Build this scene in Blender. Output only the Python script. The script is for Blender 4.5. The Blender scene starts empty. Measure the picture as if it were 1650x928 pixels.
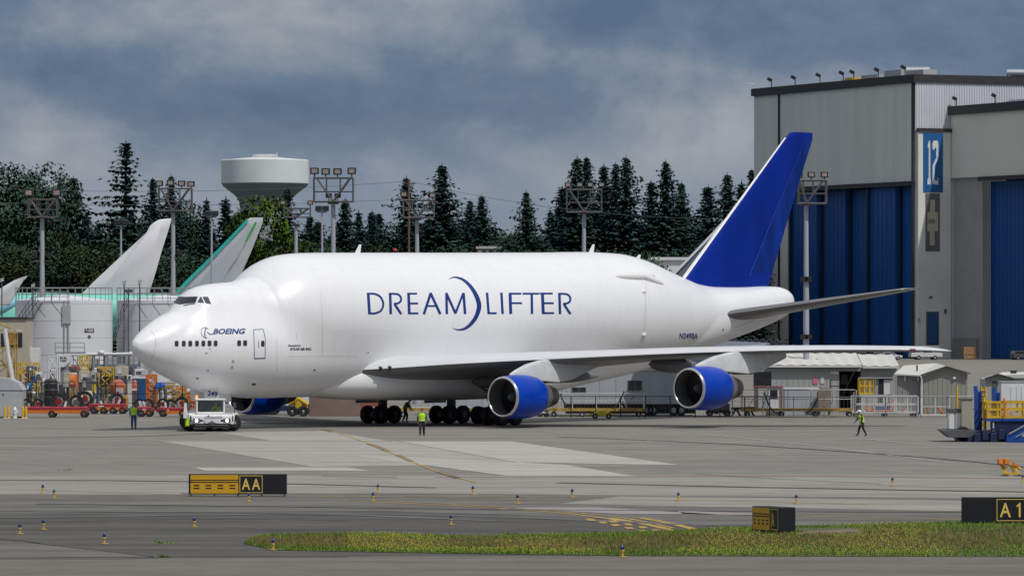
import bpy, bmesh, math, random
import numpy as np
from mathutils import Vector, Matrix, Quaternion
from mathutils.bvhtree import BVHTree
random.seed(7); np.random.seed(7)
sc = bpy.context.scene
COL = sc.collection
R = math.radians
# ------------------------------------------------------------------ camera
F, CX, YH, CH = 8350.0, 825.0, 520.0, 6.9          # focal length in photo pixels, horizon row, eye height
cam = bpy.data.cameras.new('camera'); cam_o = bpy.data.objects.new('camera', cam); COL.objects.link(cam_o)
cam.sensor_width = 36; cam.lens = 36*F/1650; cam.shift_y = (YH-464)/1650; cam.clip_start = 1; cam.clip_end = 30000
cam_o.location = (0, 0, CH); cam_o.rotation_euler = (R(90), 0, 0); sc.camera = cam_o
# ------------------------------------------------------------------ light
SUN_EL, SUN_AZ = 54, (0.70, -0.714)                 # towards the sun: right of frame and behind the camera
sun = bpy.data.lights.new('sun', 'SUN'); sun.energy = 2.35; sun.angle = R(0.9); sun.color = (1, .965, .915)
sun_o = bpy.data.objects.new('sun', sun); COL.objects.link(sun_o)
sd = Vector((SUN_AZ[0]*math.cos(R(SUN_EL)), SUN_AZ[1]*math.cos(R(SUN_EL)), math.sin(R(SUN_EL))))
sun_o.rotation_euler = sd.to_track_quat('Z', 'Y').to_euler(); sun_o.location = (60, -50, 120)
world = bpy.data.worlds.new('World'); sc.world = world; world.use_nodes = True
def make_world():
    nt = world.node_tree; nt.nodes.clear(); N = nt.nodes.new; L = nt.links.new
    out = N('ShaderNodeOutputWorld'); bg = N('ShaderNodeBackground'); bg.inputs['Strength'].default_value = .1
    sky = N('ShaderNodeTexSky'); sky.sky_type = 'NISHITA'; sky.sun_disc = False
    sky.sun_elevation = R(SUN_EL); sky.sun_rotation = math.atan2(SUN_AZ[0], SUN_AZ[1])
    tc = N('ShaderNodeTexCoord')
    mp = N('ShaderNodeMapping'); mp.inputs['Scale'].default_value = (21, 21, 31); mp.inputs['Location'].default_value = (5.2, 2.1, .35)
    L(tc.outputs['Generated'], mp.inputs['Vector'])
    n1 = N('ShaderNodeTexNoise'); n1.inputs['Scale'].default_value = 1.0; n1.inputs['Detail'].default_value = 9; n1.inputs['Roughness'].default_value = .6
    n1.inputs['Distortion'].default_value = .15
    L(mp.outputs['Vector'], n1.inputs['Vector'])
    mp2 = N('ShaderNodeMapping'); mp2.inputs['Scale'].default_value = (7, 7, 42); mp2.inputs['Location'].default_value = (9.1, 4.0, .4)
    L(tc.outputs['Generated'], mp2.inputs['Vector'])
    n2 = N('ShaderNodeTexNoise'); n2.inputs['Scale'].default_value = 1.0; n2.inputs['Detail'].default_value = 5; n2.inputs['Roughness'].default_value = .45
    L(mp2.outputs['Vector'], n2.inputs['Vector'])
    mx = N('ShaderNodeMath'); mx.operation = 'MULTIPLY_ADD'; mx.inputs[1].default_value = .64
    L(n1.outputs['Fac'], mx.inputs[0])
    m2 = N('ShaderNodeMath'); m2.operation = 'MULTIPLY'; m2.inputs[1].default_value = .36; L(n2.outputs['Fac'], m2.inputs[0]); L(m2.outputs[0], mx.inputs[2])
    rp = N('ShaderNodeValToRGB'); e = rp.color_ramp.elements
    e[0].position = .41; e[0].color = (.066, .118, .205, 1); e[1].position = .66; e[1].color = (.325, .34, .375, 1)
    a = e.new(.485); a.color = (.102, .157, .248, 1); b = e.new(.555); b.color = (.19, .23, .30, 1)
    L(mx.outputs[0], rp.inputs['Fac'])
    sc10 = N('ShaderNodeVectorMath'); sc10.operation = 'SCALE'
    sx = N('ShaderNodeSeparateXYZ'); L(tc.outputs['Generated'], sx.inputs[0])          # the cloud thins out overhead
    mr = N('ShaderNodeMapRange'); mr.interpolation_type = 'SMOOTHSTEP'; mr.inputs['From Min'].default_value = .06; mr.inputs['From Max'].default_value = .7; mr.inputs['To Min'].default_value = 10; mr.inputs['To Max'].default_value = 21
    L(sx.outputs['Z'], mr.inputs['Value']); L(mr.outputs[0], sc10.inputs['Scale'])
    mg = N('ShaderNodeMapRange'); mg.interpolation_type = 'SMOOTHSTEP'; mg.inputs['From Min'].default_value = .06; mg.inputs['From Max'].default_value = .5; mg.inputs['To Max'].default_value = .8
    L(sx.outputs['Z'], mg.inputs['Value']); wm = N('ShaderNodeMixRGB'); wm.inputs['Color2'].default_value = (.245, .245, .25, 1)      # whiter cloud higher up
    hz = N('ShaderNodeMapRange'); hz.interpolation_type = 'SMOOTHSTEP'; hz.inputs['From Min'].default_value = .043; hz.inputs['From Max'].default_value = .02; hz.inputs['To Max'].default_value = .62
    L(sx.outputs['Z'], hz.inputs['Value']); hm = N('ShaderNodeMixRGB'); hm.inputs['Color2'].default_value = (.235, .275, .345, 1)      # paler low band all round the horizon
    L(hz.outputs[0], hm.inputs['Fac']); L(rp.outputs['Color'], hm.inputs['Color1'])
    L(mg.outputs[0], wm.inputs['Fac']); L(hm.outputs['Color'], wm.inputs['Color1']); L(wm.outputs['Color'], sc10.inputs[0])
    mix = N('ShaderNodeMixRGB'); mix.inputs['Fac'].default_value = .93
    L(sky.outputs['Color'], mix.inputs['Color1']); L(sc10.outputs[0], mix.inputs['Color2'])
    L(mix.outputs['Color'], bg.inputs['Color']); L(bg.outputs[0], out.inputs['Surface'])
make_world()
sc.view_settings.view_transform = 'Standard'; sc.view_settings.look = 'None'; sc.view_settings.exposure = 0.1; sc.view_settings.gamma = 1
# ------------------------------------------------------------------ pixel helpers (where things stand)
def W(x, y, D): return Vector(((x-CX)/F*D, D, CH-(y-YH)/F*D))
def GD(y): return CH*F/(y-YH)
def G(x, y):
    D = GD(y); return Vector(((x-CX)/F*D, D, 0))
def XD(x, D): return (x-CX)/F*D
def ZD(y, D): return CH-(y-YH)/F*D
# ------------------------------------------------------------------ materials
MATS = {}
def lin(c):
    return tuple((v/12.92 if v <= .04045 else ((v+.055)/1.055)**2.4) for v in c)
def mat(name, col, rough=.55, metal=0, noise=.12, nscale=1.0, bump=0, bscale=None, stretch=(1, 1, 1), coat=0, col2=None, spec=.5, emit=None, detail=5, bands=None):
    """procedural material: base colour broken up by noise, optional relief"""
    if name in MATS: return MATS[name]
    m = bpy.data.materials.new(name); m.use_nodes = True; nt = m.node_tree; N = nt.nodes.new; L = nt.links.new
    p = nt.nodes['Principled BSDF']
    p.inputs['Roughness'].default_value = rough; p.inputs['Metallic'].default_value = metal
    p.inputs['Specular IOR Level'].default_value = spec
    if coat: p.inputs['Coat Weight'].default_value = coat; p.inputs['Coat Roughness'].default_value = .08
    tc = N('ShaderNodeTexCoord'); mp = N('ShaderNodeMapping'); mp.inputs['Scale'].default_value = stretch
    L(tc.outputs['Object'], mp.inputs['Vector'])
    nz = N('ShaderNodeTexNoise'); nz.inputs['Scale'].default_value = nscale; nz.inputs['Detail'].default_value = detail; nz.inputs['Roughness'].default_value = .6
    L(mp.outputs['Vector'], nz.inputs['Vector'])
    rp = N('ShaderNodeValToRGB'); e = rp.color_ramp.elements
    c2 = col2 if col2 else tuple(min(1, v*(1+noise)) for v in col); c1 = tuple(v*(1-noise) for v in col) if not col2 else col
    e[0].position = .3; e[0].color = (*c1, 1); e[1].position = .7; e[1].color = (*c2, 1)
    L(nz.outputs['Fac'], rp.inputs['Fac']); L(rp.outputs['Color'], p.inputs['Base Color'])
    if bump:
        nb = N('ShaderNodeTexNoise'); nb.inputs['Scale'].default_value = bscale or nscale*6; nb.inputs['Detail'].default_value = 4
        L(mp.outputs['Vector'], nb.inputs['Vector'])
        b = N('ShaderNodeBump'); b.inputs['Strength'].default_value = bump; b.inputs['Distance'].default_value = .02
        L(nb.outputs['Fac'], b.inputs['Height']); L(b.outputs['Normal'], p.inputs['Normal'])
    if emit:
        p.inputs['Emission Color'].default_value = (*emit[0], 1); p.inputs['Emission Strength'].default_value = emit[1]
    MATS[name] = m; return m
def S(r, g, b): return lin((r/255, g/255, b/255))
M_white = mat('white_paint', (.80, .80, .80), .32, noise=.03, nscale=.25, coat=.25, detail=3)
M_white2 = mat('white_steel', (.66, .67, .68), .45, noise=.08, nscale=1.5)
M_offwhite = mat('offwhite_metal', (.55, .55, .53), .5, noise=.1, nscale=.8)
M_lgrey = mat('light_grey_metal', (.40, .41, .42), .5, noise=.1, nscale=1)
M_grey = mat('grey_metal', (.24, .25, .26), .5, noise=.12, nscale=1)
M_dgrey = mat('dark_grey_metal', (.09, .095, .10), .5, noise=.15, nscale=1)
M_black = mat('black_metal', (.018, .018, .02), .5, noise=.2, nscale=2)
M_rubber = mat('rubber', (.016, .016, .017), .75, noise=.2, nscale=3)
M_blue = mat('fin_blue', (.001, .020, .245), .42, noise=.22, nscale=.35, coat=.04, spec=.12, stretch=(1, 1, .35))
M_cowl = mat('cowl_blue', (.001, .045, .40), .26, noise=.12, nscale=.9, coat=.14, spec=.15)
M_chrome = mat('polished_lip', (.75, .75, .76), .18, 1, noise=.05, nscale=2)
M_core = mat('nozzle_titanium', (.33, .30, .27), .42, .8, noise=.22, nscale=2.5)
M_core2 = mat('nozzle_dark', (.10, .095, .09), .45, .8, noise=.25, nscale=2.5)
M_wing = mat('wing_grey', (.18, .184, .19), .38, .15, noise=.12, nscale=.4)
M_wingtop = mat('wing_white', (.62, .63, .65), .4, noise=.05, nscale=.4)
M_navy = mat('navy_print', (.003, .030, .19), .4, noise=.08, nscale=.5)
M_ink = mat('black_print', (.02, .02, .025), .5, noise=.1)
M_glass = mat('dark_glass', (.012, .015, .02), .06, noise=.2, nscale=.5, spec=.8)
M_glass_l = mat('sky_glass', (.06, .08, .11), .06, noise=.3, nscale=.6, spec=.8)
M_window = mat('cabin_window', (.03, .032, .036), .25, noise=.2, nscale=3)
M_yellow = mat('safety_yellow', (.62, .40, .02), .5, noise=.18, nscale=1.5)
M_orange = mat('safety_orange', (.62, .16, .02), .5, noise=.15, nscale=1.5)
M_red = mat('gse_red', (.22, .012, .018), .42, noise=.25, nscale=1.2)
M_gseblue = mat('gse_blue', (.010, .065, .30), .4, noise=.2, nscale=1)
M_navyblue = mat('gse_navy', (.012, .022, .075), .5, noise=.25, nscale=1)
M_steel = mat('galvanised_steel', (.33, .34, .36), .5, .3, noise=.12, nscale=1.5)
def skin_mat():
    # white paint over riveted plates: faint plate joints, ripple in the gloss, streaks of grime
    m = mat('fuselage_white', (.80, .805, .82), .36, noise=.02, nscale=.25, coat=.18); nt = m.node_tree; N = nt.nodes.new; L = nt.links.new; p = nt.nodes['Principled BSDF']
    src = p.inputs['Base Color'].links[0].from_socket; tc = N('ShaderNodeTexCoord'); sp = N('ShaderNodeSeparateXYZ'); L(tc.outputs['Object'], sp.inputs[0])
    def M(op, x, y):
        k = N('ShaderNodeMath'); k.operation = op
        for i, v in enumerate((x, y)):
            if v is None: continue
            if isinstance(v, (int, float)): k.inputs[i].default_value = v
            else: L(v, k.inputs[i])
        return k.outputs[0]
    def lines(axis, period, w): return M('LESS_THAN', M('FRACT', M('DIVIDE', M('ADD', sp.outputs[axis], 100.3), period), None), w/period)
    ln = M('MULTIPLY', M('MINIMUM', M('ADD', M('ADD', M('MULTIPLY', lines(0, 2.54, .035), .8), M('MULTIPLY', lines(0, .508, .02), .25)), M('MULTIPLY', lines(2, 1.35, .03), .7)), 1.0), .13)
    mp = N('ShaderNodeMapping'); mp.inputs['Scale'].default_value = (1.6, 1, .12); L(tc.outputs['Object'], mp.inputs['Vector']); nz = N('ShaderNodeTexNoise'); nz.inputs['Scale'].default_value = 1.3; nz.inputs['Detail'].default_value = 6; L(mp.outputs['Vector'], nz.inputs['Vector'])
    gr = N('ShaderNodeMapRange'); gr.inputs['From Min'].default_value = .5; gr.inputs['From Max'].default_value = .8; gr.inputs['To Max'].default_value = .06; L(nz.outputs['Fac'], gr.inputs['Value'])
    mx = N('ShaderNodeMixRGB'); mx.inputs['Color2'].default_value = (.30, .295, .285, 1); L(M('ADD', ln, gr.outputs[0]), mx.inputs['Fac']); L(src, mx.inputs['Color1']); L(mx.outputs['Color'], p.inputs['Base Color'])
    nb = N('ShaderNodeTexNoise'); nb.inputs['Scale'].default_value = .9; nb.inputs['Detail'].default_value = 2; L(tc.outputs['Object'], nb.inputs['Vector']); b = N('ShaderNodeBump'); b.inputs['Strength'].default_value = .22; b.inputs['Distance'].default_value = .05
    L(M('SUBTRACT', nb.outputs['Fac'], M('MULTIPLY', ln, 1.5)), b.inputs['Height']); L(b.outputs['Normal'], p.inputs['Normal']); return m
M_skinw = skin_mat()
# ------------------------------------------------------------------ objects
def tag(o, label=None, cat=None, group=None, kind=None):
    if label: o['label'] = label
    if cat: o['category'] = cat
    if group: o['group'] = group
    if kind: o['kind'] = kind
    return o
def thing(name, label, cat, loc=(0, 0, 0), rz=0, group=None):
    o = bpy.data.objects.new(name, None); COL.objects.link(o); o.empty_display_size = .3
    o.location = loc; o.rotation_euler = (0, 0, rz)
    return tag(o, label, cat, group)
def copy_tree(o, parent=None):
    c = o.copy(); COL.objects.link(c)
    if parent is not None: c.parent = parent
    for ch in list(o.children): copy_tree(ch, c)
    return c
ORD = ['closest', 'second', 'third', 'fourth', 'fifth', 'sixth', 'seventh', 'eighth', 'ninth', 'tenth']
def name_by_landmark(items, marks, text):
    """items: (object, photo column, what); each gets a label of its own from the landmark it stands next to"""
    groups = {}
    for o, x, what in items:
        mk = min(marks, key=lambda q: abs(q[0]-x)); groups.setdefault((mk, x >= mk[0], what), []).append((abs(x-mk[0]), o))
    for (mk, right, what), L_ in groups.items():
        for i, (d, o) in enumerate(sorted(L_, key=lambda q: q[0])): o['label'] = text.format(n='' if len(L_) == 1 else ORD[i]+' ', what=what, side='right' if right else 'left', mark=mk[1])
class MB:
    def __init__(s): s.v = []; s.f = []; s.mi = []; s.cur = 0
    def add(s, vs, fs):
        n = len(s.v); s.v += [tuple(v) for v in vs]; s.f += [tuple(i+n for i in f) for f in fs]; s.mi += [s.cur]*len(fs); return s
    def box(s, c, d, rz=0, M=None):
        x, y, z = d[0]/2, d[1]/2, d[2]/2; ca, sa = math.cos(rz), math.sin(rz); vs = []
        for i in (-1, 1):
            for j in (-1, 1):
                for k in (-1, 1):
                    a, b = i*x, j*y; p = Vector((a*ca-b*sa, a*sa+b*ca, k*z))
                    if M is not None: p = M @ p
                    vs.append((p.x+c[0], p.y+c[1], p.z+c[2]))
        return s.add(vs, [(0, 1, 3, 2), (4, 6, 7, 5), (0, 4, 5, 1), (2, 3, 7, 6), (0, 2, 6, 4), (1, 5, 7, 3)])
    def bx(s, x0, x1, y0, y1, z0, z1): return s.box(((x0+x1)/2, (y0+y1)/2, (z0+z1)/2), (x1-x0, y1-y0, z1-z0))
    def cyl(s, a, b, r0, r1=None, n=10, cap=True):
        a = Vector(a); b = Vector(b); r1 = r0 if r1 is None else r1; d = (b-a)
        if d.length < 1e-6: return s
        q = d.to_track_quat('Z', 'Y'); vs = []; fs = []
        for k in range(n):
            t = 2*math.pi*k/n; u = q @ Vector((math.cos(t), math.sin(t), 0))
            vs += [a+u*r0, b+u*r1]
        for k in range(n):
            j = (k+1) % n; fs.append((2*k, 2*j, 2*j+1, 2*k+1))
        if cap:
            fs.append(tuple(2*k for k in range(n))[::-1]); fs.append(tuple(2*k+1 for k in range(n)))
        return s.add(vs, fs)
    def bar(s, a, b, w=.06):
        return s.cyl(a, b, w/2*1.2, n=4)
    def tube(s, pts, r, n=6):
        for a, b in zip(pts[:-1], pts[1:]): s.cyl(a, b, r, n=n)
        return s
    def lathe(s, prof, n=24, o=(0, 0, 0), axis='z', a0=0, a1=2*math.pi):
        full = abs(a1-a0-2*math.pi) < 1e-6; m = n if full else n+1; vs = []; fs = []; L = len(prof)
        for k in range(m):
            t = a0+(a1-a0)*k/n; c, q = math.cos(t), math.sin(t)
            for r, z in prof:
                if axis == 'z': vs.append((o[0]+r*c, o[1]+r*q, o[2]+z))
                elif axis == 'x': vs.append((o[0]+z, o[1]+r*c, o[2]+r*q))
                else: vs.append((o[0]+r*c, o[1]+z, o[2]+r*q))
        for k in range(n):
            j = (k+1) % m
            for i in range(L-1): fs.append((k*L+i, j*L+i, j*L+i+1, k*L+i+1))
        return s.add(vs, fs)
    def prism(s, poly, d0, d1, axis='y'):
        """polygon of (a,b) pairs extruded along axis"""
        n = len(poly); f = {'x': lambda a, b, d: (d, a, b), 'y': lambda a, b, d: (a, d, b), 'z': lambda a, b, d: (a, b, d)}[axis]
        vs = [f(a, b, d0) for a, b in poly]+[f(a, b, d1) for a, b in poly]
        fs = [tuple(range(n)), tuple(range(2*n-1, n-1, -1))]+[(i, (i+1) % n+0, (i+1) % n+n, i+n) for i in range(n)]
        return s.add(vs, fs)
    def quad(s, *p): return s.add(p, [tuple(range(len(p)))])
    def loft(s, rings, close=True, caps=True):
        n = len(rings[0]); vs = [p for r in rings for p in r]; fs = []
        for i in range(len(rings)-1):
            for k in range(n if close else n-1):
                j = (k+1) % n; fs.append((i*n+k, i*n+j, (i+1)*n+j, (i+1)*n+k))
        if caps: fs.append(tuple(range(n))[::-1]); fs.append(tuple((len(rings)-1)*n+k for k in range(n)))
        return s.add(vs, fs)
    def mesh(s, name, mats, smooth=False, fix=True):
        me = bpy.data.meshes.new(name); me.from_pydata(s.v, [], s.f)
        for m in (mats if isinstance(mats, (list, tuple)) else [mats]): me.materials.append(m)
        if any(s.mi): me.polygons.foreach_set('material_index', s.mi)
        if fix:
            b = bmesh.new(); b.from_mesh(me); bmesh.ops.recalc_face_normals(b, faces=b.faces); b.to_mesh(me); b.free()
        if smooth:
            me.polygons.foreach_set('use_smooth', [True]*len(me.polygons))
            if smooth != 'all': me.set_sharp_from_angle(angle=R(smooth if smooth is not True else 40))
        me.update(); return me
    def build(s, name, mats, parent=None, smooth=False, bevel=0, loc=None, rz=0, fix=True):
        o = bpy.data.objects.new(name, s.mesh(name, mats, smooth, fix)); COL.objects.link(o)
        if parent is not None: o.parent = parent
        if loc is not None: o.location = loc
        if rz: o.rotation_euler = (0, 0, rz)
        if bevel:
            md = o.modifiers.new('bevel', 'BEVEL'); md.width = bevel; md.segments = 2; md.limit_method = 'ANGLE'; md.angle_limit = R(40)
        return o
def place(mesh, name, parent=None, loc=(0, 0, 0), rz=0):
    o = bpy.data.objects.new(name, mesh); COL.objects.link(o)
    if parent is not None: o.parent = parent
    o.location = loc; o.rotation_euler = (0, 0, rz); return o
def text_mesh(s, size=1, shear=0, bold=0, res=3, extrude=0):
    cu = bpy.data.curves.new('lettering', 'FONT'); cu.body = s; cu.size = size; cu.shear = shear; cu.offset = bold; cu.resolution_u = res; cu.extrude = extrude
    o = bpy.data.objects.new('lettering', cu); COL.objects.link(o)
    dg = bpy.context.evaluated_depsgraph_get(); me = bpy.data.meshes.new_from_object(o.evaluated_get(dg))
    bpy.data.objects.remove(o); bpy.data.curves.remove(cu); return me
def text_data(s, **k):
    me = text_mesh(s, **k); v = np.array([p.co[:2] for p in me.vertices]); f = [tuple(p.vertices) for p in me.polygons]
    bpy.data.meshes.remove(me); lo, hi = v.min(0), v.max(0); return (v-lo)/(hi-lo), f
def flat_text(s, w, h, mat_, parent, origin, ux, uz, name='lettering', **k):
    """lettering w x h laid on a plane: origin lower left, ux along, uz up"""
    v, f = text_data(s, **k); o = Vector(origin); ux = Vector(ux); uz = Vector(uz)
    mb = MB(); mb.add([o+ux*(a*w)+uz*(b*h) for a, b in v], f)
    return mb.build(name, mat_, parent, fix=False)
# ================================================================== THE CARGO JET
YAW = R(41); PS, PC = math.sin(YAW), math.cos(YAW); PX0, PD0 = -24.27, 330.0
jet = thing('cargo_jet', 'huge white bulbous cargo jet with a blue tail fin and blue engines', 'airplane', (PX0, PD0, 0), R(90)-YAW)
JM = Matrix.Translation((PX0, PD0, 0)) @ Matrix.Rotation(R(90)-YAW, 4, 'Z'); JI = JM.inverted()
def pchip(xs, ys, q):
    xs = np.array(xs, float); ys = np.array(ys, float); h = np.diff(xs); d = np.diff(ys)/h; m = np.zeros(len(xs))
    for i in range(1, len(xs)-1):
        if d[i-1]*d[i] > 0:
            w1, w2 = 2*h[i]+h[i-1], h[i]+2*h[i-1]; m[i] = (w1+w2)/(w1/d[i-1]+w2/d[i])
    m[0], m[-1] = d[0], d[-1]
    k = np.clip(np.searchsorted(xs, q)-1, 0, len(xs)-2); t = (q-xs[k])/h[k]
    return (2*t**3-3*t**2+1)*ys[k]+(t**3-2*t**2+t)*h[k]*m[k]+(-2*t**3+3*t**2)*ys[k+1]+(t**3-t**2)*h[k]*m[k+1]
def fus_ring(x, zb, zt, rl, ru, nl=18, ns=6, nu=26):
    ca, cb = zb+rl, zt-ru; dz = max(cb-ca, 1e-4); sa = max(-.98, min(.98, (rl-ru)/dz)); al = math.asin(sa); half = []
    if cb-ca < 1e-4: al = 0
    for i in range(nl+1):
        a = -math.pi/2+(al+math.pi/2)*i/nl; half.append((rl*math.cos(a), ca+rl*math.sin(a)))
    p0 = half[-1]; p1 = (ru*math.cos(al), cb+ru*math.sin(al))
    for i in range(1, ns): half.append((p0[0]+(p1[0]-p0[0])*i/ns, p0[1]+(p1[1]-p0[1])*i/ns))
    for i in range(nu+1):
        a = al+(math.pi/2-al)*i/nu; half.append((ru*math.cos(a), cb+ru*math.sin(a)))
    return [(x, y, z) for y, z in half]+[(x, -y, z) for y, z in half[::-1][1:-1]]
def loft_table(T, n, root=False):
    T = np.array(T); xs = T[:, 0]; u = np.sqrt(xs) if root else xs
    q = np.linspace(u[0], u[-1], n); cols = [pchip(u, T[:, c], q) for c in range(1, 5)]
    X = q**2 if root else q
    mb = MB(); mb.loft([fus_ring(X[i], *(c[i] for c in cols)) for i in range(n)]); return mb
NOSE = [(.2, 5.42, 5.46, .02, .02), (.3, 5.12, 5.72, .28, .28), (.55, 4.84, 5.95, .52, .52), (.9, 4.56, 6.22, .77, .77), (1.5, 4.20, 6.60, 1.10, 1.08), (2.2, 3.88, 6.99, 1.42, 1.36), (3, 3.55, 7.37, 1.74, 1.58),
        (4, 3.20, 7.72, 2.12, 1.74), (4.6, 2.98, 8.18, 2.32, 1.76), (5.3, 2.75, 8.86, 2.54, 1.80), (6, 2.56, 9.18, 2.74, 1.90), (7, 2.36, 9.38, 2.96, 2.06), (8, 2.21, 9.47, 3.1, 2.2), (9.3, 2.08, 9.56, 3.2, 2.38), (10.3, 2.0, 9.78, 3.25, 2.64), (10.8, 1.98, 9.9, 3.26, 2.86)]
BODY = [(9.7, 2.2, 9.0, 3.0, 1.9), (10.25, 2.09, 9.3, 3.16, 2.2), (10.6, 2.03, 9.68, 3.235, 2.6), (11, 2.0, 10.05, 3.262, 2.9), (11.7, 1.98, 10.52, 3.28, 3.22), (12.6, 1.97, 10.98, 3.3, 3.54),
        (14, 2, 11.36, 3.38, 3.88), (16, 2, 11.5, 3.5, 4.08), (20, 2, 11.56, 3.62, 4.2), (30, 2, 11.66, 3.62, 4.2), (40, 2.12, 11.78, 3.6, 4.2), (45, 2.66, 11.86, 3.42, 4.2),
        (48, 3.08, 11.78, 3.08, 4.1), (50, 3.38, 11.5, 2.96, 3.86), (53, 3.92, 10.7, 2.72, 3.26), (55, 4.34, 10.17, 2.52, 2.76), (57, 4.8, 9.7, 2.26, 2.26), (59, 5.26, 9.52, 1.98, 1.95),
        (62, 5.93, 9.5, 1.64, 1.6), (65, 6.66, 9.56, 1.32, 1.26), (66.4, 7.06, 9.54, 1.14, 1.12), (67.3, 7.4, 9.4, .95, .95), (67.8, 7.7, 9.15, .7, .7), (68.0, 8.15, 8.75, .28, .28)]
nose_mb = loft_table(NOSE, 90, True); body_mb = loft_table(BODY, 190)
nose = nose_mb.build('nose_section', M_skinw, jet, smooth=60); body = body_mb.build('cargo_fuselage', M_skinw, jet, smooth=60)
def bvh_of(*mbs):
    vs = []; fs = []
    for m in mbs: n = len(vs); vs += m.v; fs += [tuple(i+n for i in f) for f in m.f]
    return BVHTree.FromPolygons([Vector(v) for v in vs], fs)
FUS = bvh_of(nose_mb, body_mb)
CAM_L = JI @ Vector((0, 0, CH))
def hit(x, y, lift=.012, tree=None):
    """point on the jet's skin that shows at photo pixel (x, y)"""
    d = (JI @ W(x, y, 300))-CAM_L; d.normalize()
    p, nrm, _, _ = (tree or FUS).ray_cast(CAM_L, d)
    if p is None: return None
    if nrm.dot(d) > 0: nrm = -nrm
    return p+nrm*lift
def skin_poly(pts, name, m, parent, lift=.012, sub=4, mirror=False, tree=None, finish=True):
    mb = MB(); skin_add(mb, pts, lift, sub, tree)
    if mirror: mb.add([(v[0], -v[1], v[2]) for v in mb.v], list(mb.f))
    return mb.build(name, m, parent)
def skin_add(mb, pts, lift=.012, sub=4, tree=None):
    """quad in pixels laid on the skin, subdivided"""
    if len(pts) == 4:
        g = []
        for i in range(sub+1):
            for j in range(sub+1):
                u, v = i/sub, j/sub
                x = (pts[0][0]*(1-u)+pts[1][0]*u)*(1-v)+(pts[3][0]*(1-u)+pts[2][0]*u)*v
                y = (pts[0][1]*(1-u)+pts[1][1]*u)*(1-v)+(pts[3][1]*(1-u)+pts[2][1]*u)*v
                g.append(hit(x, y, lift, tree))
        if any(p is None for p in g): return
        k = sub+1; mb.add(g, [(i*k+j, (i+1)*k+j, (i+1)*k+j+1, i*k+j+1) for i in range(sub) for j in range(sub)])
    else:
        g = [hit(x, y, lift, tree) for x, y in pts]
        if any(p is None for p in g): return
        mb.add(g, [tuple(range(len(g)))])
def skin_stroke(mb, pts, w, lift=.012, step=3.0, tree=None):
    """stroke of pixel width w (one value or one per point) along pixel polyline, laid on the skin"""
    ws = w if isinstance(w, (list, tuple)) else [w]*len(pts); P = []; Wd = []
    for (a, b), (wa, wb) in zip(zip(pts[:-1], pts[1:]), zip(ws[:-1], ws[1:])):
        n = max(1, int(math.hypot(b[0]-a[0], b[1]-a[1])/step))
        for i in range(n): t = i/n; P.append((a[0]+(b[0]-a[0])*t, a[1]+(b[1]-a[1])*t)); Wd.append(wa+(wb-wa)*t)
    P.append(pts[-1]); Wd.append(ws[-1]); L_, R_ = [], []
    for i, p in enumerate(P):
        a = P[max(0, i-1)]; b = P[min(len(P)-1, i+1)]; dx, dy = b[0]-a[0], b[1]-a[1]; l = math.hypot(dx, dy) or 1; nx, ny = -dy/l, dx/l
        L_.append(hit(p[0]+nx*Wd[i]/2, p[1]+ny*Wd[i]/2, lift, tree)); R_.append(hit(p[0]-nx*Wd[i]/2, p[1]-ny*Wd[i]/2, lift, tree))
    n = len(P); g = L_+R_
    if any(p is None for p in g): return
    mb.add(g, [(i, i+1, n+i+1, n+i) for i in range(n-1)])
def smooth_line(pts, n=6):
    out = []
    for i in range(len(pts)-1):
        p0 = pts[max(0, i-1)]; p1 = pts[i]; p2 = pts[i+1]; p3 = pts[min(len(pts)-1, i+2)]
        for k in range(n):
            t = k/n; out.append(tuple(.5*((2*p1[c])+(-p0[c]+p2[c])*t+(2*p0[c]-5*p1[c]+4*p2[c]-p3[c])*t*t+(-p0[c]+3*p1[c]-3*p2[c]+p3[c])*t**3) for c in (0, 1)))
    out.append(pts[-1]); return out
def skin_text(s, x0, x1, yb, yt, name, m, parent, shear=0, bold=0, slope=0, **k):
    v, f = text_data(s, shear=shear, bold=bold, res=3); mb = MB()
    pts = [hit(x0+(x1-x0)*a, yb+(yt-yb)*b+slope*a, .014) for a, b in v]
    mb.add(pts, f); return mb.build(name, m, parent, fix=False)

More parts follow.
